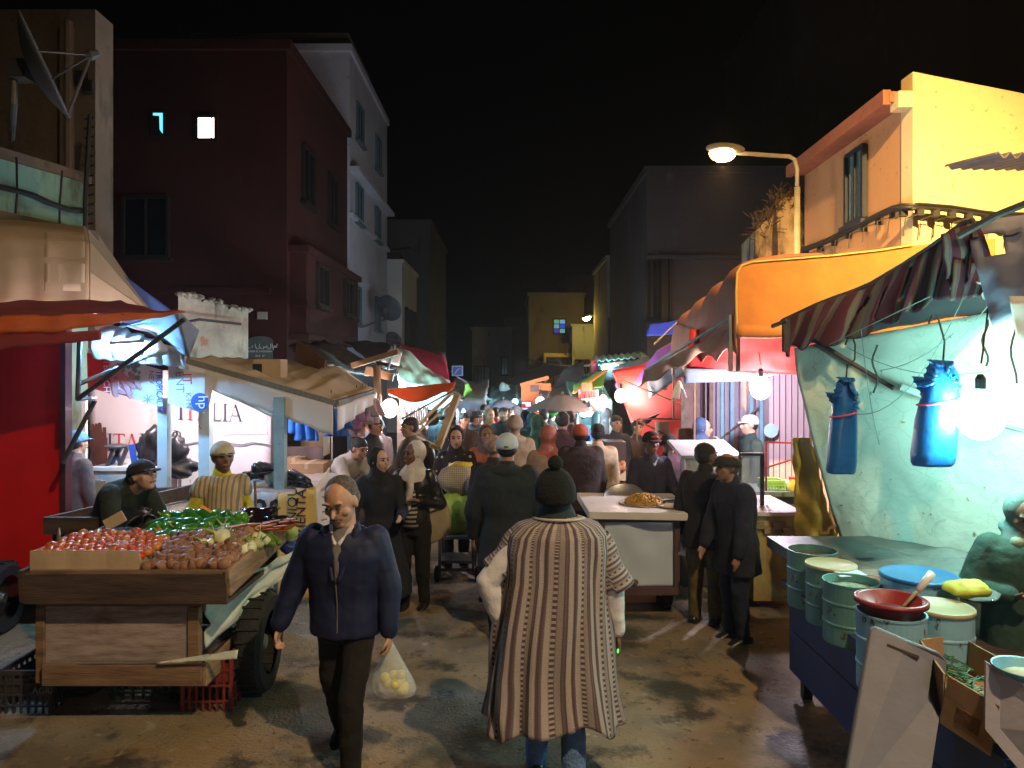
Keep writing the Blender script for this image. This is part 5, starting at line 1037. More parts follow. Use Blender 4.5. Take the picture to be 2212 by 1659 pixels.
# white plastic bag hung
R=root('hung_plastic_bag',P(1468,855,8.2),'limp white plastic bag tied to the awning pole','bag')
m=MB(); q=P(1467,822,8.2)
m.grid(lambda u,v:q+V(((u-.55)*.02+(u-.5)*.17*v**.8,.04*math.sin(u*9)*v,-.2*v*(1-.6*abs(math.sin((u-.2)*4))*(u>.5)))),18,10,.004); B(m,'film',bag,R,smooth=True)
# ================= food cart =================
R=root('food_cart',(1.25,6.8,0),'small snack cart with a white tray top and shiny metal front','cart')
Yc=6.75; zt_=PZ(1103,Yc)
m=MB(); a=P(1250,1092,7.1);b_=P(1500,1112,6.7); x0,x1_=PX(1272,6.72),PX(1498,6.72)
top=[V((x0,6.7,zt_)),V((x1_,6.62,zt_)),V((x1_+.02,7.7,zt_)),V((x0-.02,7.75,zt_))]; m.add(top+[p-V((0,0,.07)) for p in top],[(0,1,2,3),(7,6,5,4),(0,4,5,1),(1,5,6,2),(2,6,7,3),(3,7,4,0)]); B(m,'tray_top',whitep,R,bev=.006)
m=MB(); px0,px1=PX(1306,Yc),PX(1456,Yc); z0,z1=PZ(1268,Yc),PZ(1128,Yc)
def dent(u,v):
    x=px0+(px1-px0)*u; z=z1+(z0-z1)*v; d=.03*math.exp(-((u-.3-.35*v)**2*40+(v-.25)**2*10))-.02*math.exp(-((u-.7)**2*20+(v-.3)**2*14))+.02*nz((u*2,v*2,3)); return V((x,Yc+.02-d,z))
m.grid(dent,30,26,.004); B(m,'metal_front',M('tin_sheet',(.62,.78,.95),.3,s=2,v=.12,b=.06,metal=.15),R,smooth=True)  # cool blue reflection put into the base colour
m=MB(); w=.05
m.bx(px0-w,px0,Yc-.02,Yc+.05,z0-.07,zt_-.07); m.bx(px1,px1+w,Yc-.02,Yc+.05,z0-.07,zt_-.07); m.bx(px0,px1,Yc-.018,Yc+.05,z0-.07,z0-.002); m.bx(px0,px1,Yc-.018,Yc+.05,z1+.002,zt_-.072); B(m,'timber_frame',M('cart_timber',(.1,.06,.06),.8,v=.3),R)
m=MB(); m.bx(px0-w,px0-w+.03,Yc+.05,7.6,z0-.05,zt_-.07); m.bx(px1+w-.03,px1+w,Yc+.05,7.6,z0-.05,zt_-.07); m.bx(px0-w+.03,px1+w-.03,Yc+.05,7.6,z0-.06,z0-.03); m.bx(px0-w+.03,px1+w-.03,7.57,7.6,z0-.03,zt_-.07); B(m,'side_boards',woodd,R)
m=MB(); m.sph(P(1372,1258,Yc-.01),(.03,.012,.03),10,8); B(m,'knob',M('rust_bar',(.22,.12,.08)),R,smooth=True)
m=MB(); m.bx(PX(1345,6.8),PX(1420,6.8),6.85,6.9,PZ(1305,6.8),z0-.06); B(m,'lower_board',M('cart_timber2',(.4,.2,.1),.8),R)
for x_ in(PX(1442,6.95),PX(1300,6.95)): wheel((x_,7.15,.26),.26,.09,(1,0,0),R,rim=metal)
m=MB(); m.tube([(PX(1300,6.95),7.15,.26),(PX(1442,6.95),7.15,.26)],.02); B(m,'axle',metal,R)
# dishes on the cart
def dishf(label,c,r,fill,fm,rimm=galv,tilt=None,name='metal_dish',grains=0,fname='food'):
    R=root(name,c,label,'dish',None); ax=V(tilt or (0,0,1)); m=MB(); m.lathe(c,[(.001,0),(r*.7,0),(r,.045),(r*1.05,.05),(r*1.05,.043),(r*.97,.035),(r*.68,-.008),(.001,-.008)],26,ax,caps=False); B(m,'bowl',rimm,R,smooth=True)
    if fill:
        m=MB(); m.sph(V(c)+ax.normalized()*.02,(r*.85,r*.85,fill),20,12)
        for i,v in enumerate(m.v): m.v[i]=v+V((0,0,.25*fill*nz(v,18)))
        for k in range(grains): a=U(0,6.28);q=U(0,1)**.5*r*.85; h=fill*math.sqrt(max(0,1-(q/(r*.85))**2)); m.sph(V(c)+V((q*math.cos(a),q*math.sin(a),.02+h)),U(.008,.014),6,4)
        B(m,fname,fm,R,smooth=not grains)
    return R
sem=M('fried_grain',(.55,.33,.06),.7,s=20,v=.4)
dishf('heap of golden couscous in a wide dish on the snack cart',P(1390,1096,7.1)+V((0,0,.0)),.22,.11,sem,grains=160)
dishf('tilted dark pan rim behind the couscous',P(1348,1094,7.5)+V((0,0,.06)),.2,0,None,rimm=galv,tilt=(-.1,-.5,.8),name='pan')
dishf('oval tray of flat bread on the snack cart',P(1460,1102,6.95),.18,.04,M('bread',(.5,.36,.16),.8,s=14,v=.3),rimm=M('tray_dark',(.2,.17,.12),.4,metal=.5))
m=MB(); m.beam(P(1400,1085,7.2),P(1482,1078,7.0),.04,.015); B(m,'wooden_paddle',wood,label='long wooden paddle lying over the dishes',cat='paddle')
m=MB(); sheet(m,P(1462,1170,6.75),P(1482,1172,6.75),P(1480,1200,6.75),P(1464,1198,6.75),6,6,wr=.01,th=.02); B(m,'small_paper_bag',bag,smooth=True,label='small white paper bag hung at the side of the snack cart',cat='bag')
# ================= glass case and right counter =================
R=root('glass_case',P(1560,1010,7.6),'glass fronted food case with a lit white top behind the two men','display case')
Yg=7.7; z0=PZ(1085,Yg); z1=PZ(962,Yg); xa,xb=PX(1474,Yg),PX(1596,Yg)
gl=M('case_glass',(.75,.85,.85),.08,v=.02,b=0,alpha=.25)
m=MB()
for x_ in(xa,xb):
    for y_ in(Yg,Yg+.9): m.bx(x_-.015,x_+.015,y_-.015,y_+.015,z0,z1 if y_>Yg+.1 else z1-.12)
m.beam((xa,Yg,z1-.12),(xa,Yg+.9,z1),.03); m.beam((xb,Yg,z1-.12),(xb,Yg+.9,z1),.03); m.beam((xa,Yg,z1-.12),(xb,Yg,z1-.12),.03); m.beam((xa,Yg,z0),(xb,Yg,z0),.03); m.bx(xa+.3,xa+.32,Yg-.01,Yg+.01,z0,z1-.12); B(m,'frame',galv,R)
m=MB(); v_=[(xa-.02,Yg-.05,z1-.1),(xb+.02,Yg-.05,z1-.1),(xb+.02,Yg+.62,z1+.0),(xa-.02,Yg+.62,z1+.0)]; m.add(v_+[(x,y,z-.02) for x,y,z in v_],[(0,1,2,3),(7,6,5,4),(0,4,5,1),(1,5,6,2),(2,6,7,3),(3,7,4,0)]); B(m,'top',M('case_top',(.4,.38,.4),.6,v=.3,s=7),R)
m=MB(); m.bx(xa+.015,xb-.015,Yg-.004,Yg+.002,z0+.02,z1-.14); m.bx(xa-.003,xa+.003,Yg+.02,Yg+.88,z0+.02,z1-.14); B(m,'glass',gl,R)
m=MB(); m.bx(xa,xb,Yg,Yg+.9,.05,z0-.02); B(m,'base_cabinet',M('cabinet_dark',(.06,.05,.05),.7),R)
for k in range(5): rag('bread_roll',['round loaf at the left in the glass case','round loaf second from the left in the glass case','middle round loaf in the glass case','round loaf right of the middle in the glass case','round loaf at the right in the glass case'][k],(xa+.1+.12*k,Yg+.3,z0+.06),(.06,.06,.035),M('bread',(.5,.36,.16)),seed=k,cat='bread',amp=.1)
R=root('framed_screen',P(1625,1020,7.2),'dark framed glass side screen of the counter with a pale sheet','screen')
Y=7.3; x0,x1_=PX(1596,Y),PX(1650,Y); z0,z1=PZ(1098,Y),PZ(978,Y)
m=MB(); m.bx(x0,x1_,Y-.015,Y+.015,z1-.03,z1); m.bx(x0,x0+.02,Y-.015,Y+.015,z0,z1-.03); m.bx(x1_-.035,x1_,Y-.015,Y+.015,0.1,z1-.03); B(m,'frame',woodd,R)
m=MB(); m.bx(x0+.03,x1_-.04,Y-.002,Y+.002,z0,z1-.05); B(m,'glass',gl,R)
R=root('snack_counter',P(1690,1100,7.4),'low counter on a yellow plastered base right of the men','counter')
Y=7.0; x0,x1_=PX(1628,Y),PX(1722,Y)
yb_=M('base_ochre',(.45,.33,.1),.9,s=3,col2=(.25,.18,.08),b=.5); blotch(yb_,7,.6,.66,(.3,.08,.05))
m=MB(); m.bx(x0,x1_,Y,Y+.9,.12,PZ(1115,Y)); B(m,'base',yb_,R)
m=MB(); m.bx(x0-.03,x1_+.05,Y-.06,Y+.95,PZ(1112,Y),PZ(1104,Y)); B(m,'lower_top',M('top_pinkwhite',(.6,.5,.5),.5),R)
m=MB(); m.bx(PX(1600,7.9),PX(1740,7.9),7.9,8.5,PZ(1063,7.9)-.05,PZ(1063,7.9)); m.bx(PX(1600,7.9),PX(1740,7.9),8.0,8.4,0,PZ(1063,7.9)-.06); B(m,'upper_top',M('top_teal_dark',(.1,.15,.16),.4),R)
for k in range(4): m=MB(); q=P(1640+k*20,1135+10*(k%2),Y-.02); m.box(q,(.09,.05,.06)); B(m,'stone',M('stone_ochre',(.3,.22,.1),.9,s=8,v=.4),R)
crate('light green basket on the snack counter',PX(1648,8.1),PX(1688,8.1),8.0,8.25,PZ(1063,8.1)+.01,PZ(1040,8.1)+.01,M('basket_green',(.25,.55,.15),.5),rows=3,cols=6)
rag('plastic_bag','clear crumpled bag beside the green basket',P(1704,1050,8.1),(.1,.08,.06),bag,seed=2)
R=root('glass_jar',P(1712,1055,7.95),'glass jar with yellow pickles at the end of the counter','jar'); q=P(1712,1062,7.95); m=MB(); m.lathe(q,[(.001,0),(.05,0),(.055,.02),(.055,.09),(.035,.12),(.035,.14),(.001,.14)],16); B(m,'pickles',M('pickle_yellow',(.55,.5,.12),.2),R,smooth=True); m=MB(); m.lathe(q+V((0,0,.14)),[(.04,0),(.04,.02),(.001,.02)],16); B(m,'lid',inkred,R)
m=MB(); Y=7.4
for a_,b_ in ((P(1655,955,Y),P(1740,958,Y)),(P(1655,955,Y),P(1655,1060,Y)),(P(1736,958,Y),P(1736,1060,Y)),(P(1656,1010,Y),P(1736,985,Y))): m.tube([a_,b_],.01,6)
B(m,'red_rack',M('rack_red',(.4,.04,.07),.5),label='thin red metal rack standing over the snack counter',cat='rack')
# yellow tarp
R=root('ochre_tarp',P(1770,1100,6.4),'creased ochre tarp draped over the corner of the tin stall','tarp')
m=MB(); m.grid(lambda u,v:P(1712+(38+62*v)*u+ (8*v),945+262*v,6.5-.25*u)+V((0,.05*nz((u*4,v*7,2)),0))+V((.02*nz((v*9,u,1)),-.03*math.sin(u*8+v*6),0)),16,30,.012); o=B(m,'cloth',yelt,R,smooth=True)
text('25',.22,P(1800,1185,6.2)+V((0,-.07,0)),(.05,0,1),(-1,0,.05),M('ink_brown',(.2,.1,.02)),o)
# ================= tin barrel stall at the right =================
R=root('tin_stall',(2.9,4.8,0),'pickle stall with a white washed sheet wall and striped torn awning at the right','stall')
shw=M('sheet_wall',(.58,.72,.66),.7,s=1.5,v=.12,b=.7,bs=6)
N,L,p=nd(shw); tc=N.new('ShaderNodeTexCoord'); vo=N.new('ShaderNodeTexVoronoi'); vo.feature='DISTANCE_TO_EDGE'; vo.inputs['Scale'].default_value=5.5; mp=N.new('ShaderNodeMapping'); mp.inputs['Scale'].default_value=(1,1,1.7); mp.inputs['Rotation'].default_value=(0,.15,0)
nn=N.new('ShaderNodeTexNoise'); nn.inputs['Scale'].default_value=3; L.new(tc.outputs['Object'],nn.inputs[0]); ad=N.new('ShaderNodeMix'); ad.data_type='RGBA'; ad.inputs[0].default_value=.35; L.new(tc.outputs['Object'],ad.inputs[6]); L.new(nn.outputs[1],ad.inputs[7]); L.new(ad.outputs[2],mp.inputs[0]); L.new(mp.outputs[0],vo.inputs[0])
r=N.new('ShaderNodeMapRange'); r.inputs[1].default_value=.0; r.inputs[2].default_value=.02; r.inputs[3].default_value=.45; r.inputs[4].default_value=0; L.new(vo.outputs[0],r.inputs[0]); mixin(shw,r.outputs[0],(.3,.38,.34)); blotch(shw,12,.66,.7,(.2,.2,.14))
def wall_(u,v):
    L0=P(1716,752,6.3).lerp(P(1828,1205,6.1),v); 
    if v<1: L0=P(1716+112*v**1.25,752+453*v,6.3-.2*v)
    R0=P(2330,640+650*v,4.9)
    p_=L0.lerp(R0,u); fold=max(0,v-.55)*1.6*.035*math.sin((u*9+v*5)*2*PI*.55); return p_+V((0,.05*nz((u*4,v*4,3))+fold-.1*math.sin(PI*u)*0,-.05*nz((u*3,0,8))*v))
m=MB(); m.grid(wall_,60,44,.012); B(m,'sheet_wall',shw,R,smooth=True)
m=MB(); m.tube([P(2090,780,5.6),P(1950,742,5.75),P(1930,735,5.8)][::-1] if 0 else [P(1930,835,5.5)+V((0,-.1,0)),P(2120,905,5.3)+V((0,-.1,0)),P(2300,955,5.1)+V((0,-.1,0))],.03,8); B(m,'rail',M('rail_pale',(.4,.5,.48),.6),R)
m=MB(); m.tube([P(1930,838,5.55),P(1700,700,6.3)],.02,6); B(m,'rail',metal,R)
# striped awning
sa=bpy.data.materials.new('striped_cloth'); sa.use_nodes=True; N,L,p=nd(sa); p.inputs['Roughness'].default_value=.85
uvn=N.new('ShaderNodeUVMap'); sx=N.new('ShaderNodeSeparateXYZ'); L.new(uvn.outputs[0],sx.inputs[0]); mu=N.new('ShaderNodeMath'); mu.operation='MULTIPLY'; mu.inputs[1].default_value=13; fr=N.new('ShaderNodeMath'); fr.operation='FRACT'; L.new(sx.outputs[0],mu.inputs[0])
nn=N.new('ShaderNodeTexNoise'); nn.inputs['Scale'].default_value=3.; tc=N.new('ShaderNodeTexCoord'); L.new(tc.outputs['Object'],nn.inputs[0]); ml=N.new('ShaderNodeMath'); ml.operation='MULTIPLY_ADD'; ml.inputs[1].default_value=.7; L.new(nn.outputs[0],ml.inputs[0]); L.new(mu.outputs[0],ml.inputs[2]); L.new(ml.outputs[0],fr.inputs[0])
rp=ramp(N,[(0,(.085,.02,.04)),(.42,(.095,.022,.045)),(.46,(.15,.14,.11)),(.66,(.17,.16,.12)),(.7,(.12,.1,.14)),(.85,(.13,.11,.14)),(.9,(.085,.02,.04))],'LINEAR'); L.new(fr.outputs[0],rp.inputs[0]); L.new(rp.outputs[0],p.inputs['Base Color'])
tr=N.new('ShaderNodeBsdfTranslucent'); L.new(rp.outputs[0],tr.inputs[0]); ms=N.new('ShaderNodeMixShader'); ms.inputs[0].default_value=.35; L.new(p.outputs[0],ms.inputs[1]); L.new(tr.outputs[0],ms.inputs[2]); L.new(ms.outputs[0],N['Material Output'].inputs[0])
tp=[(1690,695,6.3),(1775,655,6.0),(1870,622,5.7),(1950,575,5.35),(2020,530,5.05),(2075,488,4.8),(2105,478,4.7)]
bt=[(1690,778,6.25),(1712,762,6.2),(1760,750,6.),(1832,745,5.85),(1895,705,5.6),(1960,690,5.3),(2015,655,5.05),(2060,640,4.85),(2085,610,4.7)]
def pl(pts,t):
    x=t*(len(pts)-1); i=min(int(x),len(pts)-2); u=x-i; a,b_=pts[i],pts[i+1]; return [a[k]*(1-u)+b_[k]*u for k in range(3)]
def aw(u,v):
    a=pl(tp,u);b_=pl(bt,u); sc_=16*abs(math.sin(u*PI*8+.3*math.sin(u*5)))**1.5; b_[1]-=18-sc_*1.2; q=P(*a).lerp(P(*b_),v); return q+V((.02*math.sin(u*60)*v,-.05*v*math.sin(u*46),0))
hole=lambda u,v:not((abs(u-.36-.03*math.sin(v*5))<.012 and .25<v<.75) or (abs(u-.455)<.016 and .3<v<.8) or (abs(u-.56)<.012 and .1<v<.6))
m=MB(); m.grid(aw,128,18,.008,mask=hole); B(m,'striped_valance',sa,R,smooth=True)
m=MB(); m.tube([P(*pl(tp,i/14))+V((0,.01,.01)) for i in range(15)],.016,6); m.tube([P(1668,705,6.4),P(1700,692,6.25)],.018,6); m.tube([P(2070,510,4.7),P(2150,466,4.55),P(2240,430,4.4)],.022,6); B(m,'awning_pole',metal,R)
# roof cloth from the pole back over the wall
m=MB(); m.grid(lambda u,v:P(*pl(tp,u)).lerp(wall_(u*.8,0)+V((0,.05,.02)),v)+V((0,0,-.08*math.sin(PI*v)+.03*nz((u*5,v*3,1)))),30,10,.01); B(m,'roof_cloth',darkt,R,smooth=True)
m=MB(); sheet(m,P(2085,478,4.75),P(2300,440,4.4),P(2300,640,4.3),P(2140,700,4.5),20,20,wr=.12,ws=3,th=.008,mask=lambda u,v:not(.08<u<.36 and .14<v<.42) and u+v*.0>-.1); B(m,'hanging_cloth',M('cloth_grey_film',(.2,.22,.33),.6,s=3,v=.3,b=.3,sub=.3),R,smooth=True)
m=MB(); sheet(m,P(2105,600,4.75),P(2290,690,4.5),P(2290,760,4.6),P(2120,650,4.9),14,8,wr=.08,ws=4,th=.008,seed=9); sheet(m,P(2180,640,4.4),P(2225,640,4.35),P(2250,900,4.35),P(2225,900,4.4),8,14,wr=.05,ws=4,th=.008,seed=3); B(m,'knotted_sheet',canvasw,R,smooth=True)
m=MB(); sheet(m,P(2030,505,4.75),P(2110,480,4.7),P(2145,560,4.7),P(2040,600,4.85),10,10,wr=.06,ws=4,th=.008,seed=5); sheet(m,P(2060,560,4.75),P(2160,580,4.7),P(2120,640,4.7),P(2050,650,4.8),10,10,wr=.06,ws=4,th=.008,seed=6); m.uv=[(a*.22,b_) for a,b_ in m.uv]; B(m,'torn_flap',sa,R,smooth=True)
m=MB(); 
for a_,b_,s_ in ((P(1790,745,5.5),P(2010,640,5.),.0),(P(1810,880,5.6),P(2100,600,4.9),.35),(P(1830,750,5.6),P(2140,800,4.9),.1),(P(1900,800,5.4),P(2060,720,4.9),.05),(P(2030,790,4.9),P(2150,640,4.7),.0),(P(1860,710,5.4),P(1900,960,5.5),.1)): m.tube(rope(a_,b_,s_,.003,12),.0035,5)
B(m,'strings',M('string_grey',(.2,.3,.3),.8),R)
for k,(px,py,l) in enumerate(((2190,660,.5),(2128,690,.3),(1890,745,.35))):
    m=MB(); q=P(px,py,4.75 if k<2 else 5.4); m.tube([q+V((.02*math.sin(t*.9+k),0,-l*t/9)) for t in range(10)],.007,6); B(m,'dangling_wire',wire,R)
# plume of bag bundles on hooks
bb=M('bag_blue',(.015,.17,.55),.35,s=6,v=.25,b=.15,sub=.15)
def bundle(label,top,ctr,w,h,hk,seed,tilt=.05):
    c=V(ctr); R=root('bag_bundle',c,label,'bundle of bags','bundles of blue plastic bags hung on hooks')
    m=MB(); rg=[]
    for t,ww in ((0,.82),(.03,.95),(.12,1.0),(.45,.95),(.62,.80),(.66,.76),(.72,.82),(.88,.7),(.96,.55),(1,.4)):
        rg.append((c+V((tilt*(t-.5)*h,0,(t-.5)*h)),V((w/2*ww,.0,0)),V((0,w*.33*ww,0))))
    m.loft(rg,28,2.6)
    for i,v in enumerate(m.v): m.v[i]=v+V((nz(v*1.+V((seed,0,0)),14)*.012,.012*nz(v+V((0,seed,0)),22),0))
    B(m,'roll',bb,R,smooth=True)
    for k,(sx_,sz,l_,aa) in enumerate(((-1,.30,.16,-.5),(1,.26,.18,.1),(1,.2,.15,-.35),(.1,.46,.09,1.5),(-.9,.36,.1,.3),(.5,.36,.12,.6))):
        m=MB(); a=c+V((sx_*w*.22,-.02*k*.5,sz*h)); d=V((math.copysign(math.cos(aa),sx_),0,math.sin(aa))); n_=V((0,1,0)).cross(d)
        m.grid(lambda u,v:a+d*l_*w*4*u*.9*.35/.35*.4+n_*(v-.5)*w*(.3+.3*u)+V((0,-.03-.015*math.sin(v*22)*u+.05*u*u,0)),8,16,.01); B(m,'handle_ends',bb,R)
    m=MB(); z=c.z+.12*h; m.tube([(c.x+w*.46*math.cos(t*PI/10),c.y-w*.36*math.sin(t*PI/10),z+.02*math.cos(t*.3)) for t in range(21)],.006,6); B(m,'pink_string',M('string_pink',(.75,.12,.2),.6),R)
    m=MB(); tp_=V(top); b0=c+V((tilt*h*.5,0,h*.46)); m.tube([b0,b0+V((0.01,0,.12)),b0.lerp(tp_,.6)+V((.04,0,0)),tp_+V((.03,0,.0)),tp_+V((.015,0,.05)),tp_+V((-.02,0,.05)),tp_+V((-.04,0,.0))],.006,6); B(m,'hook',wire,R); return R
bundle('smaller blue bag bundle tied with pink string, left one on the hook',P(1838,745,5.15),P(1822,920,5.15),.2,.66,0,1)
bundle('bigger darker blue bag bundle right beside the glaring bulb',P(2020,700,4.6),P(2025,895,4.6),.26,.64,0,5,tilt=.1)
bulb('glaring bulb against the white sheet wall of the tin stall',P(2118,895,4.4),.135,(.5,1.,.86),100,cord=P(2140,640,4.7),shape='big')
# counter + front board
R=root('barrel_counter',(2.5,4.6,0),'low blue painted counter holding the row of tins','counter')
navy=M('navy_board',(.02,.05,.16),.55,s=2,v=.3,b=.1)
x_=1.97; m=MB(); m.bx(x_,x_+.03,2.9,5.26,.18,.72); B(m,'front_board',navy,R)
m=MB(); m.beam((x_-.02,2.9,.76),(x_-.02,5.3,.79),.05,.03); m.bx(x_+.03,3.6,5.2,5.26,.2,.72); B(m,'edge_rail',M('edge_navy',(.03,.06,.14),.6),R)
m=MB(); m.bx(x_-.006,x_-.001,2.9,5.2,.47,.475); B(m,'seam',black,R)
m=MB(); m.bx(x_+.03,3.9,2.9,5.2,.66,.70); B(m,'shelf',woodd,R)
for y_ in(3.2,5.1): m=MB(); m.bx(x_+.04,x_+.1,y_,y_+.06,0,.66); B(m,'leg',woodd,R)
tinb=M('tin_blue',(.26,.52,.68),.4,s=4,v=.2,b=.05,metal=.2); blotch(tinb,14,.6,.64,(.1,.06,.04),st=(1,1,.5)); tinb2=M('tin_teal',(.12,.3,.3),.4,s=4,v=.2,b=.05,metal=.2); blotch(tinb2,14,.62,.66,(.1,.06,.04))
def tin(label,c,r,h,mat,lid=None,lidm=None,content=None,tilt=None):
    R=root('tin_drum',c,label,'tin','tins of pickles on the counter'); c=V(c)
    m=MB(); m.lathe(c,[(.001,0),(r*.98,0),(r,.01),(r,h*.3),(r*1.025,h*.32),(r*1.025,h*.34),(r,h*.36),(r,h*.64),(r*1.025,h*.66),(r*1.025,h*.68),(r,h*.7),(r,h-.012),(r*1.03,h-.01),(r*1.03,h),(r*.97,h),(r*.96,h*.75),(.001,h*.74)],36,caps=False); B(m,'drum',mat,R,smooth=False)
    if lid:
        m=MB(); m.lathe(c+V((0,0,h+.002)),[(.001,.006),(r*.97,.006),(r*1.0,.012),(r*1.04,.008),(r*1.05,-.012),(r*1.03,-.012),(r*.99,.0),(.001,.0)],30,caps=False); B(m,'lid',lidm,R,smooth=True)
    if content:
        m=MB(); m.grid(lambda u,v:c+V((r*.95*u*math.cos(v*2*PI),r*.95*u*math.sin(v*2*PI),h-.05+.012*nz((u*9,v*9,1)))),8,24,.004); B(m,'contents',content,R,smooth=True)
    return R
zc=.70
br=M('olive_brine',(.2,.17,.08),.3,s=12,v=.5); lidb=M('lid_beige',(.45,.42,.24),.5,s=5,v=.25)
tin('farthest tin of the row, half under the clear film',V((PX(1748,5.1),5.05,zc)),.16,.38,tinb2,content=br)
tin('teal tin with a beige lid, second from the far end',V((PX(1790,4.75),4.72,zc)),.15,.36,tinb2,True,lidb)
tin('teal tin filled with chopped vegetables, third from the far end',V((PX(1835,4.4),4.38,zc)),.155,.36,tinb2,content=M('chopped',(.35,.4,.3),.5,s=25,v=.6))
cbig=V((PX(1918,3.75),3.72,zc)); tin('big pale blue rusty tin under the red basin',cbig,.16,.39,tinb)
tin('big pale blue rusty tin with a flat beige lid at the right',V((PX(2045,3.75),3.8,zc)),.15,.38,tinb,True,lidb)
tin('blue lidded tin behind the red basin',V((PX(1985,4.25),4.25,zc)),.2,.42,tinb,True,M('lid_blue',(.03,.17,.4),.4))
R=root('red_basin',cbig+V((0,0,.39)),'dark red plastic basin with a ladle set on the big tin','basin')
m=MB(); r_=.16; m.lathe(cbig+V((0,0,.365)),[(.001,0),(r_*.72,0),(r_*.95,.07),(r_*1.05,.078),(r_*1.07,.07),(r_*1.07,.09),(r_*.98,.095),(r_*.92,.088),(r_*.68,.02),(.001,.02)],34,caps=False); B(m,'bowl',M('basin_red',(.28,.03,.035),.4,v=.15,b=0),R,smooth=True)
m=MB(); m.lathe(cbig+V((0,0,.395)),[(r_*.72,0),(r_*.5,.012),(.001,.015)],20); B(m,'harissa',M('paste_red',(.16,.04,.03),.3,s=15,v=.4),R,smooth=True)
m=MB(); a=cbig+V((.05,-.02,.42)); m.tube([a,a+V((.09,.03,.07)),a+V((.14,.05,.11))],[.008,.009,.01],8); m.mi=1; m.tube([a+V((.09,.03,.07)),a+V((.18,.06,.15))],[.016,.02],8); B(m,'ladle',[lidb,whitep],R,smooth=True)
# clear film over the back of the counter
m=MB(); film=M('clear_film',(.3,.38,.38),.12,s=4,v=.25,b=.5,bs=9,alpha=.55)
def fl(u,v):
    a=P(1716,1212,5.2).lerp(P(2150,1300,4.1),u); b_=P(1790,1175,5.9).lerp(P(2230,1195,4.75),u); 
    return a.lerp(b_,v)+V((0,0,.03*nz((u*7,v*5,2))+.02*math.sin(u*20+v*9)*(.4)-.0*(1-v)))
m.grid(fl,50,20,.004); B(m,'plastic_film',film,smooth=True,label='crumpled clear plastic film spread over the far tins',cat='film')
m=MB(); m.bx(2.03,4.2,5.22,5.9,.9,.98); B(m,'back_shelf',M('shelf_greygreen',(.12,.17,.17),.5,s=3,v=.4),label='grey green back shelf behind the tins',cat='shelf')
rag('yellow_cloth','crumpled yellow and white cloth lying on the beige lid',P(2088,1272,3.95)+V((0,0,.0)),(.12,.09,.045),M('cloth_lime',(.6,.65,.08),.7),seed=3,cat='cloth',amp=.25)
m=MB(); q=P(1833,1242,4.55); sheet(m,q+V((-.09,.05,.02)),q+V((.08,.06,.0)),q+V((.1,-.03,0)),q+V((-.07,-.04,0)),8,6,wr=.02,th=.006); B(m,'paper_packet',M('packet_print',(.6,.65,.8),.5),smooth=True,label='white and blue paper packet on the far tins',cat='packet')
# leaning board
R=root('leaning_board',P(1940,1500,3.4),'grey board with rounded corners and a slot, leaning on the counter','board')
m=MB(); q=[P(1880,1362,3.42),P(1893,1356,3.42),P(1960,1385,3.36),P(2030,1412,3.3),P(2046,1428,3.3),P(2042,1470,3.27),P(2000,1760,2.95),P(1812,1760,3.0)]
m.poly(q,(0.15,1,.1),.03); ob_=B(m,'panel',M('board_grey',(.12,.135,.19),.6,s=9,v=.15,b=.05),R,bev=.006)
m=MB(); m.beam(P(1916,1392,3.375),P(1985,1420,3.315),.012,.03,up=(0,1,0)); B(m,'slot',M('rust_slot',(.06,.045,.04),.8),R)
# cardboard box with herbs
R=carton('open cardboard box with green net behind the leaning board',0,0,0,0,0,0) if 0 else None
R=root('open_box',P(2060,1480,3.2),'long open cardboard box with green netting behind the leaning board','box')
a=P(1988,1382,3.55);b_=P(2068,1372,3.75);c_=P(2145,1440,3.3);d_=P(2040,1455,3.15); h=V((0,0,-.22))
d2=P(2150,1520,2.95)
m=MB()
for s_,e_ in ((b_,c_+V((.12,-.3,0))),(a,b_),(d_,d2),(a,d_)):
    mm=s_.lerp(e_,.5); m.beam(s_+h/2,e_+h/2,.008,.22)
B(m,'carton',card,R)
m=MB(); m.grid(lambda u,v:(a+V((.02,0,-.16))).lerp(b_+V((-.02,0,-.16)),u).lerp((d2+V((.0,0,-.16))).lerp(c_+V((.12,-.3,-.16)),u),v),6,6,.01); B(m,'floor',card,R)
m=MB()
for k in range(90):
    t=U(0,.8); q=a.lerp(b_,U(.3,.8)).lerp(d2.lerp(c_,U(.4,.7)),t)+V((0,0,-.15+U(0,.07))); 
    m.tube([q,q+V((U(-.04,.04),U(-.04,.04),U(0,.02))),q+V((U(-.07,.07),U(-.07,.07),U(-.01,.02)))],.003,4)
B(m,'netting',M('net_green',(.05,.2,.1),.6),R)
m=MB(); q=(d_.lerp(d2,.45))+V((0.0,-.01,-.14)); dd=(d2-d_).normalized(); m.beam(q-dd*.05,q+dd*.05,.004,.07); B(m,'print_mark',M('print_brown',(.2,.1,.05)),R)
m=MB(); q=[P(2130,1430,3.0),P(2400,1600,2.6),P(2400,1900,2.6),P(2128,1575,2.95)]; m.poly(q,(.3,1,0),.02); B(m,'lilac_board',M('panel_lilac',(.42,.42,.5),.6,v=.1),label='pale lilac panel at the bottom right corner',cat='panel')
R=root('blue_bowl',P(2200,1440,2.95),'light blue plastic bowl at the right edge','bowl'); q=P(2215,1475,2.95); m=MB(); m.lathe(q,[(.001,0),(.06,0),(.11,.06),(.118,.065),(.115,.058),(.06,.008),(.001,.008)][:7],30,caps=False); B(m,'dish',M('bowl_blue',(.15,.5,.75),.4,b=0),R,smooth=True)
m=MB(); m.sph(q+V((0,0,.02)),(.085,.085,.03),16,8); B(m,'food',M('pale_food',(.6,.6,.4),.6,s=20,v=.3),R,smooth=True)
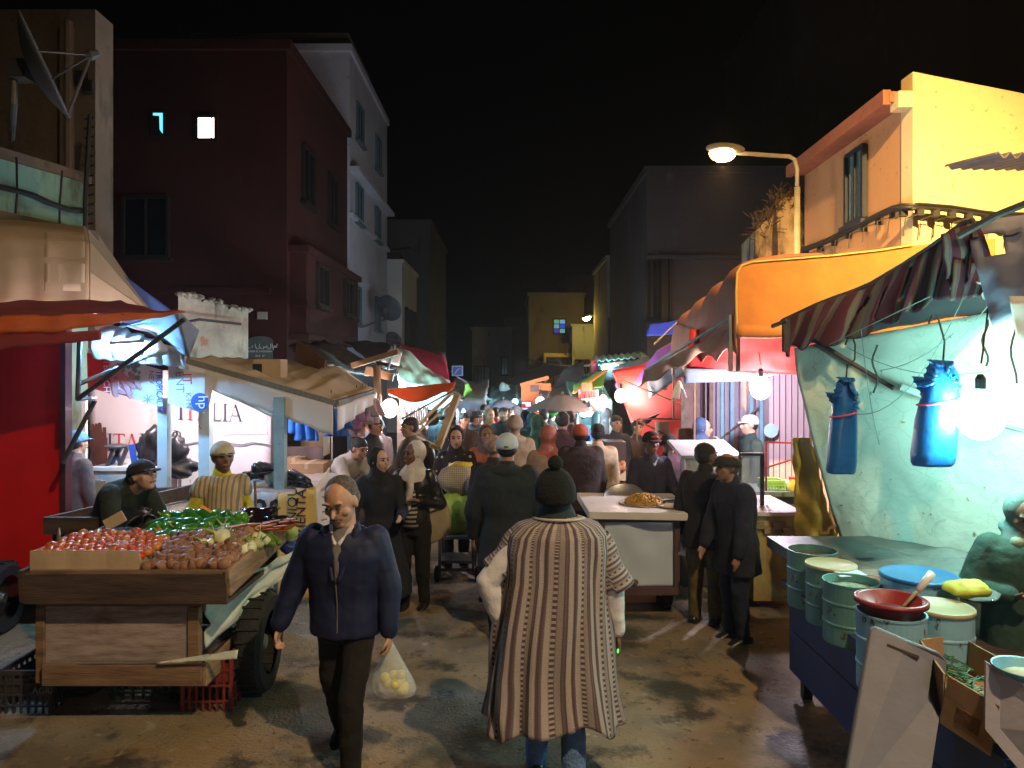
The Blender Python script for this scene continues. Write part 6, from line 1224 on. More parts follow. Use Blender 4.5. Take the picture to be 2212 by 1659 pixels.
m=MB(); m.bx(1.98,2.9,2.5,3.3,.02,.6); B(m,'blue_drum_crate',M('navy_plastic',(.01,.03,.2),.3),label='dark blue plastic bin in shadow under the box',cat='bin')
# ================= mid and far stalls =================
CY=(.35,.85,1.); COOL=(.6,.8,1.)
bulb('bare bulb by the wooden post of the food stall on the left',P(842,882,10.6),.12,(1,.85,.85),150,cord=P(850,845,10.7))
m=MB(); m.tube([P(814,790,10.4),P(816,870,10.4),V((PX(815,10.4),10.4,0))],[.05,.055,.06],8); B(m,'wooden_post',M('post_tan',(.38,.24,.12),.8,s=3,st=(6,6,1),v=.35),label='round wooden post left of the bare bulb',cat='post',smooth=True)
m=MB(); m.beam(P(790,800,10.8),P(850,815,10.8),.1,.12); m.beam(P(760,790,11),P(860,760,10.9),.08,.08); m.beam(P(640,755,10.6),P(700,800,10),.02,.3); B(m,'roof_beam',M('beam_brown',(.25,.13,.06),.8,v=.4),label='rough roof beams over the dark food stall',cat='beam')
m=MB(); sheet(m,P(622,752,11.5),P(700,735,13.5),P(860,815,12.5),P(690,795,10.4),14,8,wr=.08,th=.02); sheet(m,P(740,735,15),P(960,760,17),P(965,790,16),P(830,800,12),14,8,wr=.1,th=.02,seed=5); B(m,'dark_roof_tarp',M('tarp_brownblack',(.09,.06,.05),.8,v=.4),smooth=True,label='dark brown tarp roofs behind the canvas roof',cat='tarp')
R=root('crimson_awning',P(900,790,13),'crimson rounded awning over the brightly lit white sheet on the left','awning')
m=MB()
def cr(u,v):
    a=P(845,742,15).lerp(P(955,768,14.5),u); b_=P(880,775,13).lerp(P(972,830,12.6),u); return a.lerp(b_,v)+V((.0,0,.12*math.sin(PI*v)+.03*nz((u*5,v*4,0))))
m.grid(cr,24,12,.012); B(m,'cloth',crimt,R,smooth=True)
m=MB(); sheet(m,P(905,800,12.7),P(972,822,12.5),P(975,850,12.5),P(940,842,12.6),10,6,wr=.05,th=.01); B(m,'end_cloth',M('mauve_cloth',(.3,.14,.18),.7,sub=.2),R,smooth=True)
m=MB(); m.box(P(922,825,12.4),(.16,.02,.12)); B(m,'vent_flap',M('cloth_navy_',(.03,.035,.09)),R)
R=root('grey_green_tarp',P(860,780,11.6),'grey green ragged tarp with a lit pale window flap above the lamp','tarp')
m=MB(); sheet(m,P(842,745,12),P(866,745,12),P(1005,860,12.2),P(862,818,11.6),24,14,wr=.12,ws=3,th=.01); B(m,'cloth',M('tarp_greygreen',(.16,.17,.12),.8,s=3,v=.5,sub=.15),R,smooth=True)
m=MB(); sheet(m,P(842,755,11.8),P(870,762,11.7),P(862,790,11.5),P(822,780,11.6),8,6,wr=.03,th=.01); B(m,'pale_flap',canvasw,R,smooth=True)
m=MB(); m.tube([P(853,745,11.4),P(838,800,11.4)],.018,6); B(m,'pole',metal,R)
R=root('white_stall_sheet',P(900,850,12),'brilliantly lit white sheet wall of the stall behind the orange tarp','tarp')
m=MB(); sheet(m,P(858,800,12.6),P(880,805,12.7),P(1000,865,12.8),P(866,885,12.6),18,12,wr=.05,th=.01); sheet(m,P(868,860,12.4),P(980,858,12.6),P(985,885,12.6),P(868,886,12.4),18,6,wr=.04,th=.01,seed=2); B(m,'cloth',M('sheet_cyan_white',(.7,.76,.76),.6,v=.08,sub=.3),R,smooth=True)
m=MB(); m.box(P(870,850,12.3),(.1,.06,.75)); B(m,'pale_green_post',M('post_palegreen',(.45,.5,.3),.7),R)
tube_light('cyan white tube over the bright white sheet',P(865,800,12.0),P(866,822,12.0),CY,110,r=.04)
bulb('cyan bulb hidden behind the orange tarp',P(905,855,11.6),.06,CY,130,cord=P(905,830,12),group='far cyan bulbs')
R=root('orange_sling_tarp',P(900,845,11),'orange tarp slung low like a hammock above the bare bulb','tarp')
m=MB()
def sl(u,v):
    top=P(836,842,10.9).lerp(P(985,826,10.3),u); bot=P(840,848,10.2)+ (P(965,846,10.0)-P(840,848,10.2))*u+V((0,0,-.14*math.sin(PI*min(u*1.1,1)))); return top.lerp(bot,v)+V((0,0,-.05*math.sin(PI*v)))
m.grid(sl,30,12,.01); B(m,'cloth',oranget,R,smooth=True)
R=root('easel',P(950,900,9.8),'slanting raw timber easel frame behind the walking women','frame')
tm=M('timber_pale',(.5,.4,.22),.8,s=3,v=.3)
for a_,b_,w in ((P(988,855,10),P(945,968,9.4),.09),(P(975,850,10.1),P(885,935,9.7),.05),(P(985,860,10),P(890,945,9.6),.035),(P(895,945,9.6),P(948,968,9.4),.08)): m=MB(); m.beam(a_,b_,w,w*.6); B(m,'timber',tm,R)
m=MB(); m.tube([P(868,905,9.9),P(990,838,10.1)],.012,6); B(m,'dark_rod',metal,R)
# clutter hung in the food stall (lit metal strips)
R=root('hung_utensils',P(880,890,10.9),'metal ladles and skewers hung glinting beside the bulb','utensils')
for k in range(12):
    m=MB(); x=868+k*5; y=868+6*(k%3); m.tube([P(x,y,10.9+.1*(k%3)),P(x+1,y+40,10.9)],.012,6); m.sph(P(x+1,y+44,10.9),(.03,.02,.04),8,6); B(m,'ladle',galv,R,smooth=True)
R=root('food_stall_left',P(850,980,9.6),'low food stall table with dark back boards and trays of fritters','stall')
m=MB(); m.bx(PX(770,9.8),PX(935,9.8),9.6,10.6,.85,.9); m.bx(PX(775,9.8),PX(930,9.8),9.7,10.5,.1,.84); B(m,'table',wood,R)
m=MB(); m.bx(PX(860,11.2),PX(925,11.2),11.1,11.2,.2,PZ(880,11.2)); B(m,'back_board',woodd,R)
for k,(px,py) in enumerate(((790,955),(830,962),(870,958),(905,962))):
    dishf(['tray of fritters nearest the grey sweater','tray of fritters by the wooden post','tray of fritters before the bulb','tray of fritters beside the timber frame'][k],V((PX(px,9.8),9.85,.93)),.17,.07,M('fritter_orange',(.6,.28,.07),.6,s=20,v=.5),grains=50)
R=root('hung_bread',P(800,905,10.2),'golden bread rings hung near the wooden post','bread')
for k in range(7): m=MB(); q=P(796+9*(k%3),893+8*(k//3),10.1); m.sph(q,(.05,.04,.035),10,7); B(m,'bread_ring',M('bread_gold',(.7,.35,.08),.5,v=.3),R,smooth=True)
# garment rails/far-left glowing stall with white goods
def stall(label,px0,px1,Y,roofpy,col,emat=None,W=60,lit=CY,back=None,goods=None,depth=1.6,lampn=1,botpy=None):
    R=root('market_stall',((PX(px0,Y)+PX(px1,Y))/2,Y,0),label,'stall','stalls down the street'); x0,x1=PX(px0,Y),PX(px1,Y); zr=PZ(roofpy,Y)
    m=MB(); m.grid(lambda u,v:V((x0-.15+(x1-x0+.3)*u,Y-.4+(depth+.4)*v,zr+.35*v-.06*math.sin(u*PI)+.05*nz((u*5+Y,v*4,0)))),14,8,.02); m.grid(lambda u,v:V((x0-.15+(x1-x0+.3)*u,Y-.41,zr-.02-v*.22*(1+.2*math.sin(u*40)))),30,3,.01); B(m,'roof_cloth',col,R,smooth=True)
    m=MB(); m.bx(x0,x1,Y+depth,Y+depth+.04,.1,zr+.2); m.bx(x0,x0+.03,Y+.3,Y+depth,.5,zr); m.bx(x1-.03,x1,Y+.3,Y+depth,.5,zr); B(m,'back_sheet',back or M('stall_back_blue',(.4,.55,.62),.7,v=.3,s=3),R)
    m=MB(); m.bx(x0,x1,Y,Y+.7,.1,.86); m.bx(x0-.05,x1+.05,Y-.05,Y+.75,.862,.9); B(m,'counter',M('stall_counter',(.35,.33,.3),.7,v=.4),R)
    m=MB()
    for x_ in(x0,x1-.05): m.bx(x_,x_+.05,Y-.05,Y,0,zr)
    B(m,'post',woodd,R)
    gm_=goods or [M('goods_white',(.7,.7,.7),.6),M('goods_red',(.5,.05,.05),.6),M('goods_blue',(.05,.15,.5),.6),M('goods_green',(.1,.35,.1),.6)]
    for k in range(int((x1-x0)/.22)+2):
        m=MB(); x_=x0+.1+U(0,1)*(x1-x0-.2); z_=.9; h=U(.1,.35); m.bx(x_-.09,x_+.09,Y+.1+.2*(k%3),Y+.25+.2*(k%3),z_,z_+h); B(m,'goods',random.choice(gm_),R)
    for k in range(int((x1-x0)/.3)+1):
        m=MB(); x_=x0+.15+k*.3; h=U(.25,.6); m.grid(lambda u,v:V((x_-.1+.2*u,Y+depth-.1+.03*math.sin(u*9),zr-.05-h*v)),6,5,.02); B(m,'hung_goods',random.choice(gm_),R,smooth=True)
    return R
def L_(px,py,Y,col,W,r=.06,label=None): bulb(label,P(px,py,Y),r,col,W,cord=P(px,py,Y)+V((.02,.05,.3)),group='far bulbs down the street')
stall('stall of white goods behind the timber frame, glowing cyan',985,1035,14.5,858,M('roof_greyblue',(.25,.32,.4),.7,sub=.2))
L_(1000,880,14.2,COOL,110,.09,'cool bulb above the glowing white goods')
L_(1040,868,17,CY,60,.05,'small cyan bulb with a long cord left of the far crowd')
R=root('lit_glass_cabinet',P(1035,910,13.5),'glowing glass cabinet on the left behind the crowd','display case'); m=MB(); m.bx(PX(1022,13.5),PX(1042,13.5),13.5,13.7,PZ(925,13.5),PZ(893,13.5)); B(m,'light_panel',E('cab',( .5,.85,1),6),R); m=MB(); m.bx(PX(1016,13.5),PX(1048,13.5),13.46,13.49,PZ(893,13.5),PZ(886,13.5)); m.bx(PX(1016,13.5),PX(1048,13.5),13.5,13.9,.1,PZ(925,13.5)); B(m,'cabinet',galv,R)
for k,(a_,b_,c_,d_,mm,l) in enumerate(((P(975,800,15),P(992,812,15),P(1062,862,17),P(1040,868,16),M('tarp_slate',(.16,.19,.3),.7,sub=.2),'slate blue sloping tarp beyond the orange one'),(P(1000,830,14),P(1010,828,14.5),P(1020,845,15),P(1006,862,14.2),greent,'scrap of green tarp beside the slate one'),(P(1008,846,15),P(1030,842,15),P(1026,858,15),P(1012,856,15),redt,'scrap of bright red cloth near the slate tarp'),(P(1042,858,20),P(1085,835,24),P(1090,850,22),P(1045,872,19),M('tarp_darkgreen',(.06,.12,.08),.7),'dark green roof left of the hanging white bags'),(P(1085,825,26),P(1200,775,30),P(1235,800,26),P(1100,850,24),M('tarp_black',(.03,.03,.035),.8),'long black tarp roof across the end of the street'),(P(1215,800,17.5),P(1262,780,18),P(1265,845,16.5),P(1190,850,17),darkt,'dark net covered roof before the green canopy'))):
    m=MB(); sheet(m,a_,b_,c_,d_,12,8,wr=.08,th=.02,seed=k); B(m,'slanting_tarp',mm,smooth=True,label=l,cat='tarp')
R=root('hung_white_bags',P(1090,845,20),'cluster of lit white bags hung over the middle of the street','bags')
for k,(x,y) in enumerate(((1086,838),(1093,842),(1089,848),(1096,848))): m=MB(); m.sph(P(x,y,20),(.1,.08,.16),12,9); B(m,'bag',M('bag_lit',(.8,.85,.85),.5,sub=.4),R,smooth=True)
stall('stall with teal sheets straight ahead of the crowd',1070,1105,19,862,M('roof_tealgrey',(.12,.2,.22),.7,sub=.2)); L_(1113,868,18,CY,90,.07,'cyan bulb straight over the far crowd')
stall('cyan lit stall in the middle of the far street',1098,1128,21,856,M('roof_cyan',(.2,.45,.5),.7,sub=.3)); L_(1100,858,20,COOL,50,.05,'small cool bulb at the middle of the street')
R=root('dark_umbrella',P(1087,880,17),'dark round umbrella over the far crowd left of the orange shop','umbrella')
def umb(R,c,r,h,mat,n=8):
    m=MB(); m.grid(lambda u,v:V(c)+V((r*v*math.cos(u*2*PI),r*v*math.sin(u*2*PI),h*(1-v**1.6)-.03*abs(math.sin(u*PI*n))*v)),n*4,8,.01); B(m,'canopy',mat,R,smooth=True); m=MB(); m.tube([V(c)+V((0,0,h+.05)),V((c[0],c[1],0))],.02,6); B(m,'pole',metal,R)
umb(R,P(1087,886,15),.42,.22,M('umb_grey',(.12,.15,.2),.7,sub=.1))
R=root('orange_shop',P(1150,880,16),'orange fronted shop box with a dark sign, facing the street','shop')
Y=16; om=M('shop_orange',(.62,.16,.05),.7,v=.15)
m=MB(); m.bx(PX(1126,Y),PX(1190,Y),Y,Y+.1,PZ(866,Y),PZ(828,Y)); m.bx(PX(1150,Y),PX(1172,Y),Y,Y+.1,.1,PZ(866,Y)); m.beam(P(1124,832,Y-.1),P(1185,815,Y-.1),.12,.08); B(m,'front',om,R)
m=MB(); m.bx(PX(1146,Y),PX(1164,Y),Y-.03,Y-.002,PZ(846,Y),PZ(832,Y)); B(m,'sign',M('sign_brown',(.07,.05,.05),.6),R)
m=MB(); m.bx(PX(1128,Y),PX(1148,Y),Y+.4,Y+.45,PZ(925,Y),PZ(870,Y)); B(m,'lit_interior',E('shop_pink',(1,.6,.75),1.6),R)
for k in range(4): m=MB(); m.bx(PX(1127,Y),PX(1149,Y),Y+.15,Y+.38,PZ(880+k*13,Y)-.02,PZ(880+k*13,Y)); m.sph(P(1131+5*(k%3),877+k*13,Y+.25),.05,8,6); B(m,'shelf',inkred,R)
for k,(px,py,Y,c_,W,r,l) in enumerate(((1167,868,14,(1,.9,.85),110,.085,'left bulb of the cluster right of the orange shop'),(1185,872,14,(1,.9,.85),80,.06,'right bulb of the cluster right of the orange shop'),(1163,882,13.6,(1,.8,.75),60,.05,'lowest bulb of the cluster by the orange shop'),(1183,847,18,(1,.8,.7),30,.035,'tiny upper bulb right of the orange shop'),(1167,850,19,(1,.8,.7),20,.03,'tiny upper bulb over the orange shop'),(1262,888,12.6,(.6,1,1),110,.09,'large cool bulb over the crates right of centre'),(1272,890,12.5,(.6,1,1),60,.07,'second cool bulb touching the large one'),(1303,862,14,(1,.85,.9),50,.07,'elongated pinkish bulb left of the red sheet'),(1298,880,13,(1,.6,.7),20,.035,'tiny pink bulb below the elongated one'))): L_(px,py,Y,c_,W,r,l)
stall('stall with grey umbrella roof and greens under cyan light',1185,1235,15,868,M('roof_grey_dull',(.14,.15,.17),.7,sub=.1))
stall('stall stacked with teal crates right of centre',1250,1300,14.5,862,M('roof_teal',(.08,.25,.25),.7,sub=.2))
R=root('grey_umbrella',P(1215,880,13),'wide dull grey umbrella over green vegetables right of centre','umbrella'); umb(R,P(1215,885,12.8),.62,.26,M('umb_taupe',(.14,.13,.14),.8,sub=.1))
R=root('greens_heap',P(1205,895,12.6),'heap of bright green vegetables glowing under the grey umbrella','vegetables')
m=MB()
for k in range(60): q=P(U(1186,1218),U(886,897),12.6); m.cap(q,q+V((U(-.1,.1),U(-.05,.05),U(-.02,.05))),.02,.008,6)
B(m,'leaves',M('leaf_bright',(.08,.5,.05),.6,v=.4),R,smooth=True)
for k,(px,l) in enumerate(((1205,'left'),(1258,'right'))): pass
R=root('green_canopy',P(1270,845,15),'lime green canopy with orange rim and striped valance right of centre','canopy')
m=MB(); sheet(m,P(1240,830,15.5),P(1312,795,15.5),P(1300,838,14.5),P(1238,850,14.5),16,8,wr=.06,th=.012); B(m,'cloth',M('lime_cloth',(.22,.55,.12),.6,sub=.4,v=.15),R,smooth=True)
m=MB(); m.beam(P(1238,850,14.45),P(1312,798,14.8),.1,.02); B(m,'rim',oranget,R)
m=MB(); 
for k in range(12): m.bx(PX(1250+k*3.4,14.4),PX(1252+k*3.4,14.4),14.4,14.42,PZ(862,14.4),PZ(842,14.4))
B(m,'striped_valance',inkred,R); m=MB(); m.bx(PX(1249,14.5),PX(1292,14.5),14.44,14.46,PZ(862,14.5),PZ(842,14.5)); B(m,'valance_back',whitep,R)
m=MB(); m.box(P(1268,836,14.2),(.2,.02,.16)); B(m,'patch',M('patch_brown',(.3,.1,.04)),R)
tube_light('cyan tube under the lime green canopy',P(1255,872,14.3),P(1300,868,14.3),CY,60,r=.03)
R=root('glass_roof',P(1350,780,16),'cyan lit corrugated plastic roofs stepping up behind the red sheet','roof')
for k,(a_,b_) in enumerate((((1290,780),(1400,770)),((1292,790),(1380,780)),((1296,800),(1350,793)))):
    m=MB(); q0=P(*a_,16+k*.2);q1=P(*b_,16.5+k*.2); m.grid(lambda u,v:q0.lerp(q1,u)+V((0,.5*v,.12*v+.02*math.sin(u*50))),60,4,.01); B(m,'sheet',M('poly_cyan',(.35,.6,.6),.3,sub=.4,v=.3),R,smooth=True)
tube_light('cyan tube beneath the corrugated plastic roofs',P(1300,795,15.9),P(1345,790,15.9),CY,50,r=.03)
m=MB(); m.bx(PX(1277,17),PX(1289,17),17,17.1,PZ(815,17),PZ(777,17)); B(m,'red_sign',M('sign_red',(.4,.03,.06),.6),label='upright red board at the edge of the plastic roofs',cat='board')
# projecting sign on the left
R=root('shop_sign',P(988,800,20),'blue framed square sign sticking out above the left stalls','sign')
Y=20; m=MB(); m.bx(PX(976,Y),PX(1000,Y),Y,Y+.08,PZ(812,Y),PZ(790,Y)); B(m,'frame',M('sign_frame',(.3,.32,.4),.5),R); m=MB(); m.bx(PX(978.5,Y),PX(997.5,Y),Y-.02,Y-.002,PZ(810,Y),PZ(792.5,Y)); B(m,'face',M('sign_blue',(.04,.06,.3),.5),R); m=MB(); m.tube([P(983,806,Y-.03),P(989,798,Y-.03),P(994,796,Y-.03)],.02,6); B(m,'emblem',M('sign_frame',(.3,.32,.4)),R)
m=MB(); sheet(m,P(985,818,20),P(1012,824,20),P(1008,828,19.6),P(990,828,19.6),8,4,wr=.03,th=.02); B(m,'yellow_awning',M('awn_yellow',(.6,.5,.05),.7),smooth=True,label='tiny yellow awning under the square sign',cat='awning')
m=MB(); m.bx(PX(1039,43.9),PX(1051,43.9),43.8,43.95,PZ(862,43.9),PZ(822,43.9)); B(m,'lit_wall_strip',M('yellow_wash_lamplight',(.62,.5,.08)),bpy.data.objects['far_grey_house'])  # yellow strip paints lamplight onto the grey wall
for k,(a_,b_,s_,l) in enumerate(((P(1118,765,30),P(1275,790,18),.15,'single cable crossing the end of the street'),(P(1240,783,30),P(1292,780,16),.1,'second cable running to the plastic roofs'))): m=MB(); m.tube(rope(a_,b_,s_,.02,12),.018,5); B(m,'overhead_cable',M('cable_tan',(.25,.2,.15)),label=l,cat='cable')
# stacked crates and table behind the navy jacket man
R=root('stacked_boxes',P(1340,1000,9.8),'stack of dark boxes and orange fruit left of the man in the cap','boxes')
for k in range(4): m=MB(); z=.3+k*.27; m.bx(PX(1308,9.8),PX(1352,9.8),9.8,10.2,z,z+.24); B(m,'box',[card,M('dark_box',(.06,.04,.04)),cardl,M('dark_box',(.06,.04,.04))][k],R)
m=MB()
for k in range(30): m.sph(V((PX(U(1312,1350),9.7),9.7+U(0,.3),1.0+U(0,.08))),.045,9,7)
B(m,'fruit',M('fruit_orange',(.5,.22,.1),.5,v=.4),R,smooth=True)
m=MB(); m.bx(PX(1322,11.5),PX(1345,11.5),11.5,11.8,1.2,PZ(905,11.5)); B(m,'dark_speaker',M('dark_box',(.06,.04,.04)),label='black box standing left of the red sheet',cat='box')
# the trolley with bags pushed by the spotted woman
R=root('trolley',(PX(985,7.9),7.9,0),'small trolley stacked with a green sack and a checked bag','trolley')
Y=7.9; x0,x1_=PX(950,Y),PX(1022,Y)
m=MB()
for x_ in(x0,x1_): m.bx(x_-.015,x_+.015,Y-.02,Y+.01,.12,.5); m.bx(x_-.015,x_+.015,Y+.35,Y+.38,.12,.5)
m.bx(x0-.015,x1_+.015,Y-.02,Y+.38,.5,.53); m.bx(x0-.015,x1_+.015,Y-.02,Y+.01,.16,.19); m.bx(x0,x1_,Y,Y+.36,.24,.27); B(m,'frame',metal,R)
for x_ in(x0-.04,x1_+.04): wheel((x_,Y+.1,.09),.09,.04,(1,0,0),R,rim=metal)
rag('green_sack','bulging lime green sack on the trolley',(PX(985,Y),Y+.15,.76),(.21,.17,.24),M('sack_lime',(.28,.42,.04),.7,s=9,v=.2,b=.3),seed=3,cat='sack',amp=.12)
ck=M('sack_check',(.5,.45,.32),.8,s=9,v=.2,b=.2)
N,L,p=nd(ck)
for ax_ in ('X','Z'):
    tc=N.new('ShaderNodeTexCoord'); w=N.new('ShaderNodeTexWave'); w.bands_direction=ax_; w.inputs['Scale'].default_value=14; w.inputs['Distortion'].default_value=.6; L.new(tc.outputs['Object'],w.inputs[0]); r=N.new('ShaderNodeMapRange'); r.inputs[1].default_value=.85; r.inputs[2].default_value=.95; L.new(w.outputs[1],r.inputs[0]); mixin(ck,r.outputs[0],(.16,.17,.16))
rag('checked_bag','woven checked bag with a yellow top lying on the green sack',(PX(988,Y),Y+.15,1.12),(.21,.16,.18),ck,seed=8,cat='bag',amp=.15)
rag('yellow_wrap','yellow plastic folded on top of the checked bag',(PX(993,Y),Y+.15,1.27),(.12,.1,.04),M('plastic_yellow',(.6,.5,.03),.5),seed=2)
# ================= people =================
F_=fab
# ---- poncho man
pon=bpy.data.materials.new('poncho_stripes'); pon.use_nodes=True; N,L,p=nd(pon); p.inputs['Roughness'].default_value=.95
uvn=N.new('ShaderNodeUVMap'); sx=N.new('ShaderNodeSeparateXYZ'); L.new(uvn.outputs[0],sx.inputs[0])
def mth(op,a,b_=None,c=None):
    m_=N.new('ShaderNodeMath'); m_.operation=op
    for i,x in enumerate((a,b_,c)):
        if x is None: continue
        if isinstance(x,(int,float)): m_.inputs[i].default_value=x
        else: L.new(x,m_.inputs[i])
    return m_.outputs[0]
t=mth('FRACT',mth('MULTIPLY',sx.outputs[0],14.))
a_=(.40,.37,.375); b1=(.09,.06,.075); b2=(.16,.13,.145); b3=(.28,.25,.25)
rp=ramp(N,[(0,a_),(.16,a_),(.18,b1),(.26,b2),(.31,b1),(.34,b3),(.47,b3),(.5,(.09,.06,.07)),(.6,(.09,.06,.07)),(.63,a_),(.78,a_),(.81,b2),(.89,b1),(.96,b1),(.985,b3)]); L.new(t,rp.inputs[0])
# woven dotted bands
dz=mth('FRACT',mth('MULTIPLY',sx.outputs[1],55.)); dots=mth('MULTIPLY',mth('GREATER_THAN',dz,.5),mth('MULTIPLY',mth('GREATER_THAN',t,.495),mth('LESS_THAN',t,.61)))
mx=N.new('ShaderNodeMix'); mx.data_type='RGBA'; L.new(dots,mx.inputs[0]); L.new(rp.outputs[0],mx.inputs[6]); mx.inputs[7].default_value=(.38,.35,.33,1)
nn=N.new('ShaderNodeTexNoise'); nn.inputs['Scale'].default_value=160; tc=N.new('ShaderNodeTexCoord'); L.new(tc.outputs['Object'],nn.inputs[0]); m2=N.new('ShaderNodeMix'); m2.data_type='RGBA'; m2.blend_type='MULTIPLY'; m2.inputs[0].default_value=.5; L.new(mx.outputs[2],m2.inputs[6]); L.new(nn.outputs[1],m2.inputs[7])
g=N.new('ShaderNodeMix'); g.data_type='RGBA'; g.blend_type='ADD'; g.inputs[0].default_value=.12; L.new(m2.outputs[2],g.inputs[6]); L.new(mx.outputs[2],g.inputs[7]); L.new(g.outputs[2],p.inputs['Base Color'])
bp=N.new('ShaderNodeBump'); bp.inputs['Strength'].default_value=.5; bp.inputs['Distance'].default_value=.01; L.new(nn.outputs[0],bp.inputs['Height']); L.new(bp.outputs[0],p.inputs['Normal'])
YP=4.05
PR=[(1118,1207,40,.085),(1128,1207,60,.12),(1142,1206,88,.155),(1165,1204,108,.18),(1200,1202,114,.19),(1260,1200,112,.2),(1330,1196,118,.21),(1400,1192,127,.225),(1470,1189,134,.24),(1530,1190,139,.26),(1592,1193,146,.28)]
def pon_(u,v):
    x=v*(len(PR)-1); i=min(int(x),len(PR)-2); k=x-i; py,cx,hw,d=[PR[i][q]*(1-k)+PR[i+1][q]*k for q in range(4)]
    a=2*PI*u; c,s_=math.cos(a),math.sin(a); pw=.85; X_=math.copysign(abs(c)**pw,c); Y_=math.copysign(abs(s_)**pw,s_)
    py=800+(py-800)*(YP-d*.85)/YP; py+= v**6*(14*math.cos(a*3+1)+8*math.sin(a*7)); f_=1+(.06*math.sin(a*8+v*2.4+nz((a,v*3,0))*2)+.045*math.sin(a*15-v*3+nz((a*2,v*4,5))*3))*max(0,v-.22)*1.2+.07*nz((c*2.2,s_*2.2,v*4))*min(1,v*3)
    q=P(cx+hw*X_*f_,py,YP); return q+V((0,d*Y_*f_-.02*math.exp(-((v-.55)/.2)**2)*(s_<0)*0,0))
def slv(w0,tip,r0,r1,sg):
    def fn(u,v):
        a=2*PI*v; c_=w0.lerp(tip,u); r=r0+(r1-r0)*u; d=(tip-w0).normalized(); n1=V((0,1,0)); n2=d.cross(n1).normalized()
        return c_+n1*math.cos(a)*r*.75*(1+.06*math.sin(a*3))+n2*math.sin(a)*r*(1+.08*math.sin(u*8))+V((0,0,-.03*u*(math.sin(a)*sg>0)))
    return fn
def poncho(R,K):
    m=MB(); m.grid(lambda u,v:pon_(1-u,v),150,70,.007)
    o=len(m.v)
    for (s0,tp,r0,r1,sg) in ((P(1282,1163,YP),P(1330,1262,YP),.085,.098,1),(P(1132,1163,YP),P(1078,1228,YP),.085,.10,-1)):
        o=len(m.v); m.grid(slv(s0,tp,r0,r1,sg),26,30,.006)
        for i in range(o,len(m.v)): a,b_=m.uv[i]; m.uv[i]=(a*.3+.06,b_*.3)
    B(m,'poncho',pon,R,smooth=True)
    m=MB(); m.lathe(P(1207,1122,YP),[(.135,0),(.145,.008),(.135,.016),(.125,.008),(.135,0)],40,(0,.1,1),caps=False); B(m,'neck_trim',M('trim_cream',(.5,.46,.4),.9),R,smooth=True)
    m=MB(); m.lathe(P(1200,1118,YP)+V((0,.01,-.02)),[(.095,-.04),(.115,0),(.11,.04),(.085,.09),(.07,.13),(.001,.135)],28,(0.03,.05,1)); o_=B(m,'scarf',F_('scarf_teal_black',(.015,.03,.035)),R,smooth=True)
    m=MB(); q=K['wr'][1]+V((.0,-.03,-.09)); m.cap(q,q+V((.0,0,.012)),.005,.005); B(m,'phone_light',E('led_green',(.05,1,.1),4),R)
white=F_('white_shirt',(.62,.64,.70),b=.5,v=.12,r=.8)
hg=F_('knit_black_green',(.004,.008,.008),r=1,b=.35,bs=70)
person('man seen from behind in a long striped poncho and black bobble hat',(.235,YP,0),180,1.735,'beanie',white,F_('jeans',(.10,.20,.42),v=.35,bs=60),hem=.5,sk=skin2,hc=dict(m=hg,pom=1),vox=.007,arms=[((.85,-.15,-1.0),(-.35,.1,-1.)),((.52,0,-1.0),(.1,.05,-1.0))],hsc=1.22,extra=poncho,fine=True,walk=.35,curl=.75,bulk=.95)
# ---- man in blue jacket
def lined(R,K):
    H=K['H'];hc=K['hc'];hf=K['hf'];hs=K['hs'];hu=K['hu']
    m=MB()
    for k in(-1,1): m.cap(hc+hf*.052*K['Q']-hu*.031*K['Q']+hs*k*.002*K['Q'],hc+hf*.046*K['Q']-hu*.036*K['Q']+hs*k*.017*K['Q'],.0042*K['Q'],.003*K['Q'],8)
    B(m,'moustache',hairg,R,smooth=True)
    m=MB()
    nb=K['nb'];f=K['fd'];s=K['sd'];u=K['ud']
    m.loft([(nb+f*.085*H-u*.15*H,s*.004*H,f*.02*H),(nb+f*.07*H-u*.09*H,s*.016*H,f*.03*H),(nb+f*.055*H-u*.045*H,s*.03*H,f*.036*H),(nb+f*.025*H-u*.0*H,s*.04*H,f*.045*H),(nb+f*.01*H+u*.025*H,s*.037*H,f*.038*H)],18); B(m,'sweater',F_('grey_sweater',(.16,.15,.16)),R,smooth=True)
    m=MB()
    for k in(-1,1): m.cap(nb+f*.078*H-u*.022*H+s*k*.008*H,nb+f*.03*H+u*.02*H+s*k*.036*H,.007*H,.010*H,8)
    B(m,'shirt_collar',F_('collar_white',(.6,.62,.68)),R,smooth=True)
    m=MB()
    for k in(-1,1): 
        m.cap(nb+f*.098*H-u*.14*H+s*k*.012*H,nb+f*.04*H+u*.012*H+s*k*.056*H,.009*H,.015*H,8); m.cap(nb+f*.03*H+u*.012*H+s*k*.052*H,nb-f*.035*H+u*.015*H+s*k*.03*H,.016*H,.014*H,8)
    m.cap(nb-f*.035*H+u*.015*H+s*.03*H,nb-f*.035*H+u*.015*H-s*.03*H,.014*H,.014*H)
    o=B(m,'collar',MC['cloth_navy_jacket'],R); remesh(o,.008,3,.01,.1)
    m=MB(); T=K['T']; m.tube([T(.5)+f*.098*H,T(.6)+f*.091*H,T(.67)+f*.1*H],.003,6); B(m,'zip',galv,R)
    # cuffs and hem band
    for i in(0,1): m=MB(); m.cap(K['el'][i].lerp(K['wr'][i],.84),K['el'][i].lerp(K['wr'][i],.96),.030*H,.026*H); B(m,'cuff',F_('navy_rib',(.01,.016,.05)),R,smooth=True)
navyj=M('cloth_navy_jacket',(.004,.012,.06),.68,s=5,v=.25,b=.3,bs=7)
blk=F_('black_trousers',(.006,.006,.008))
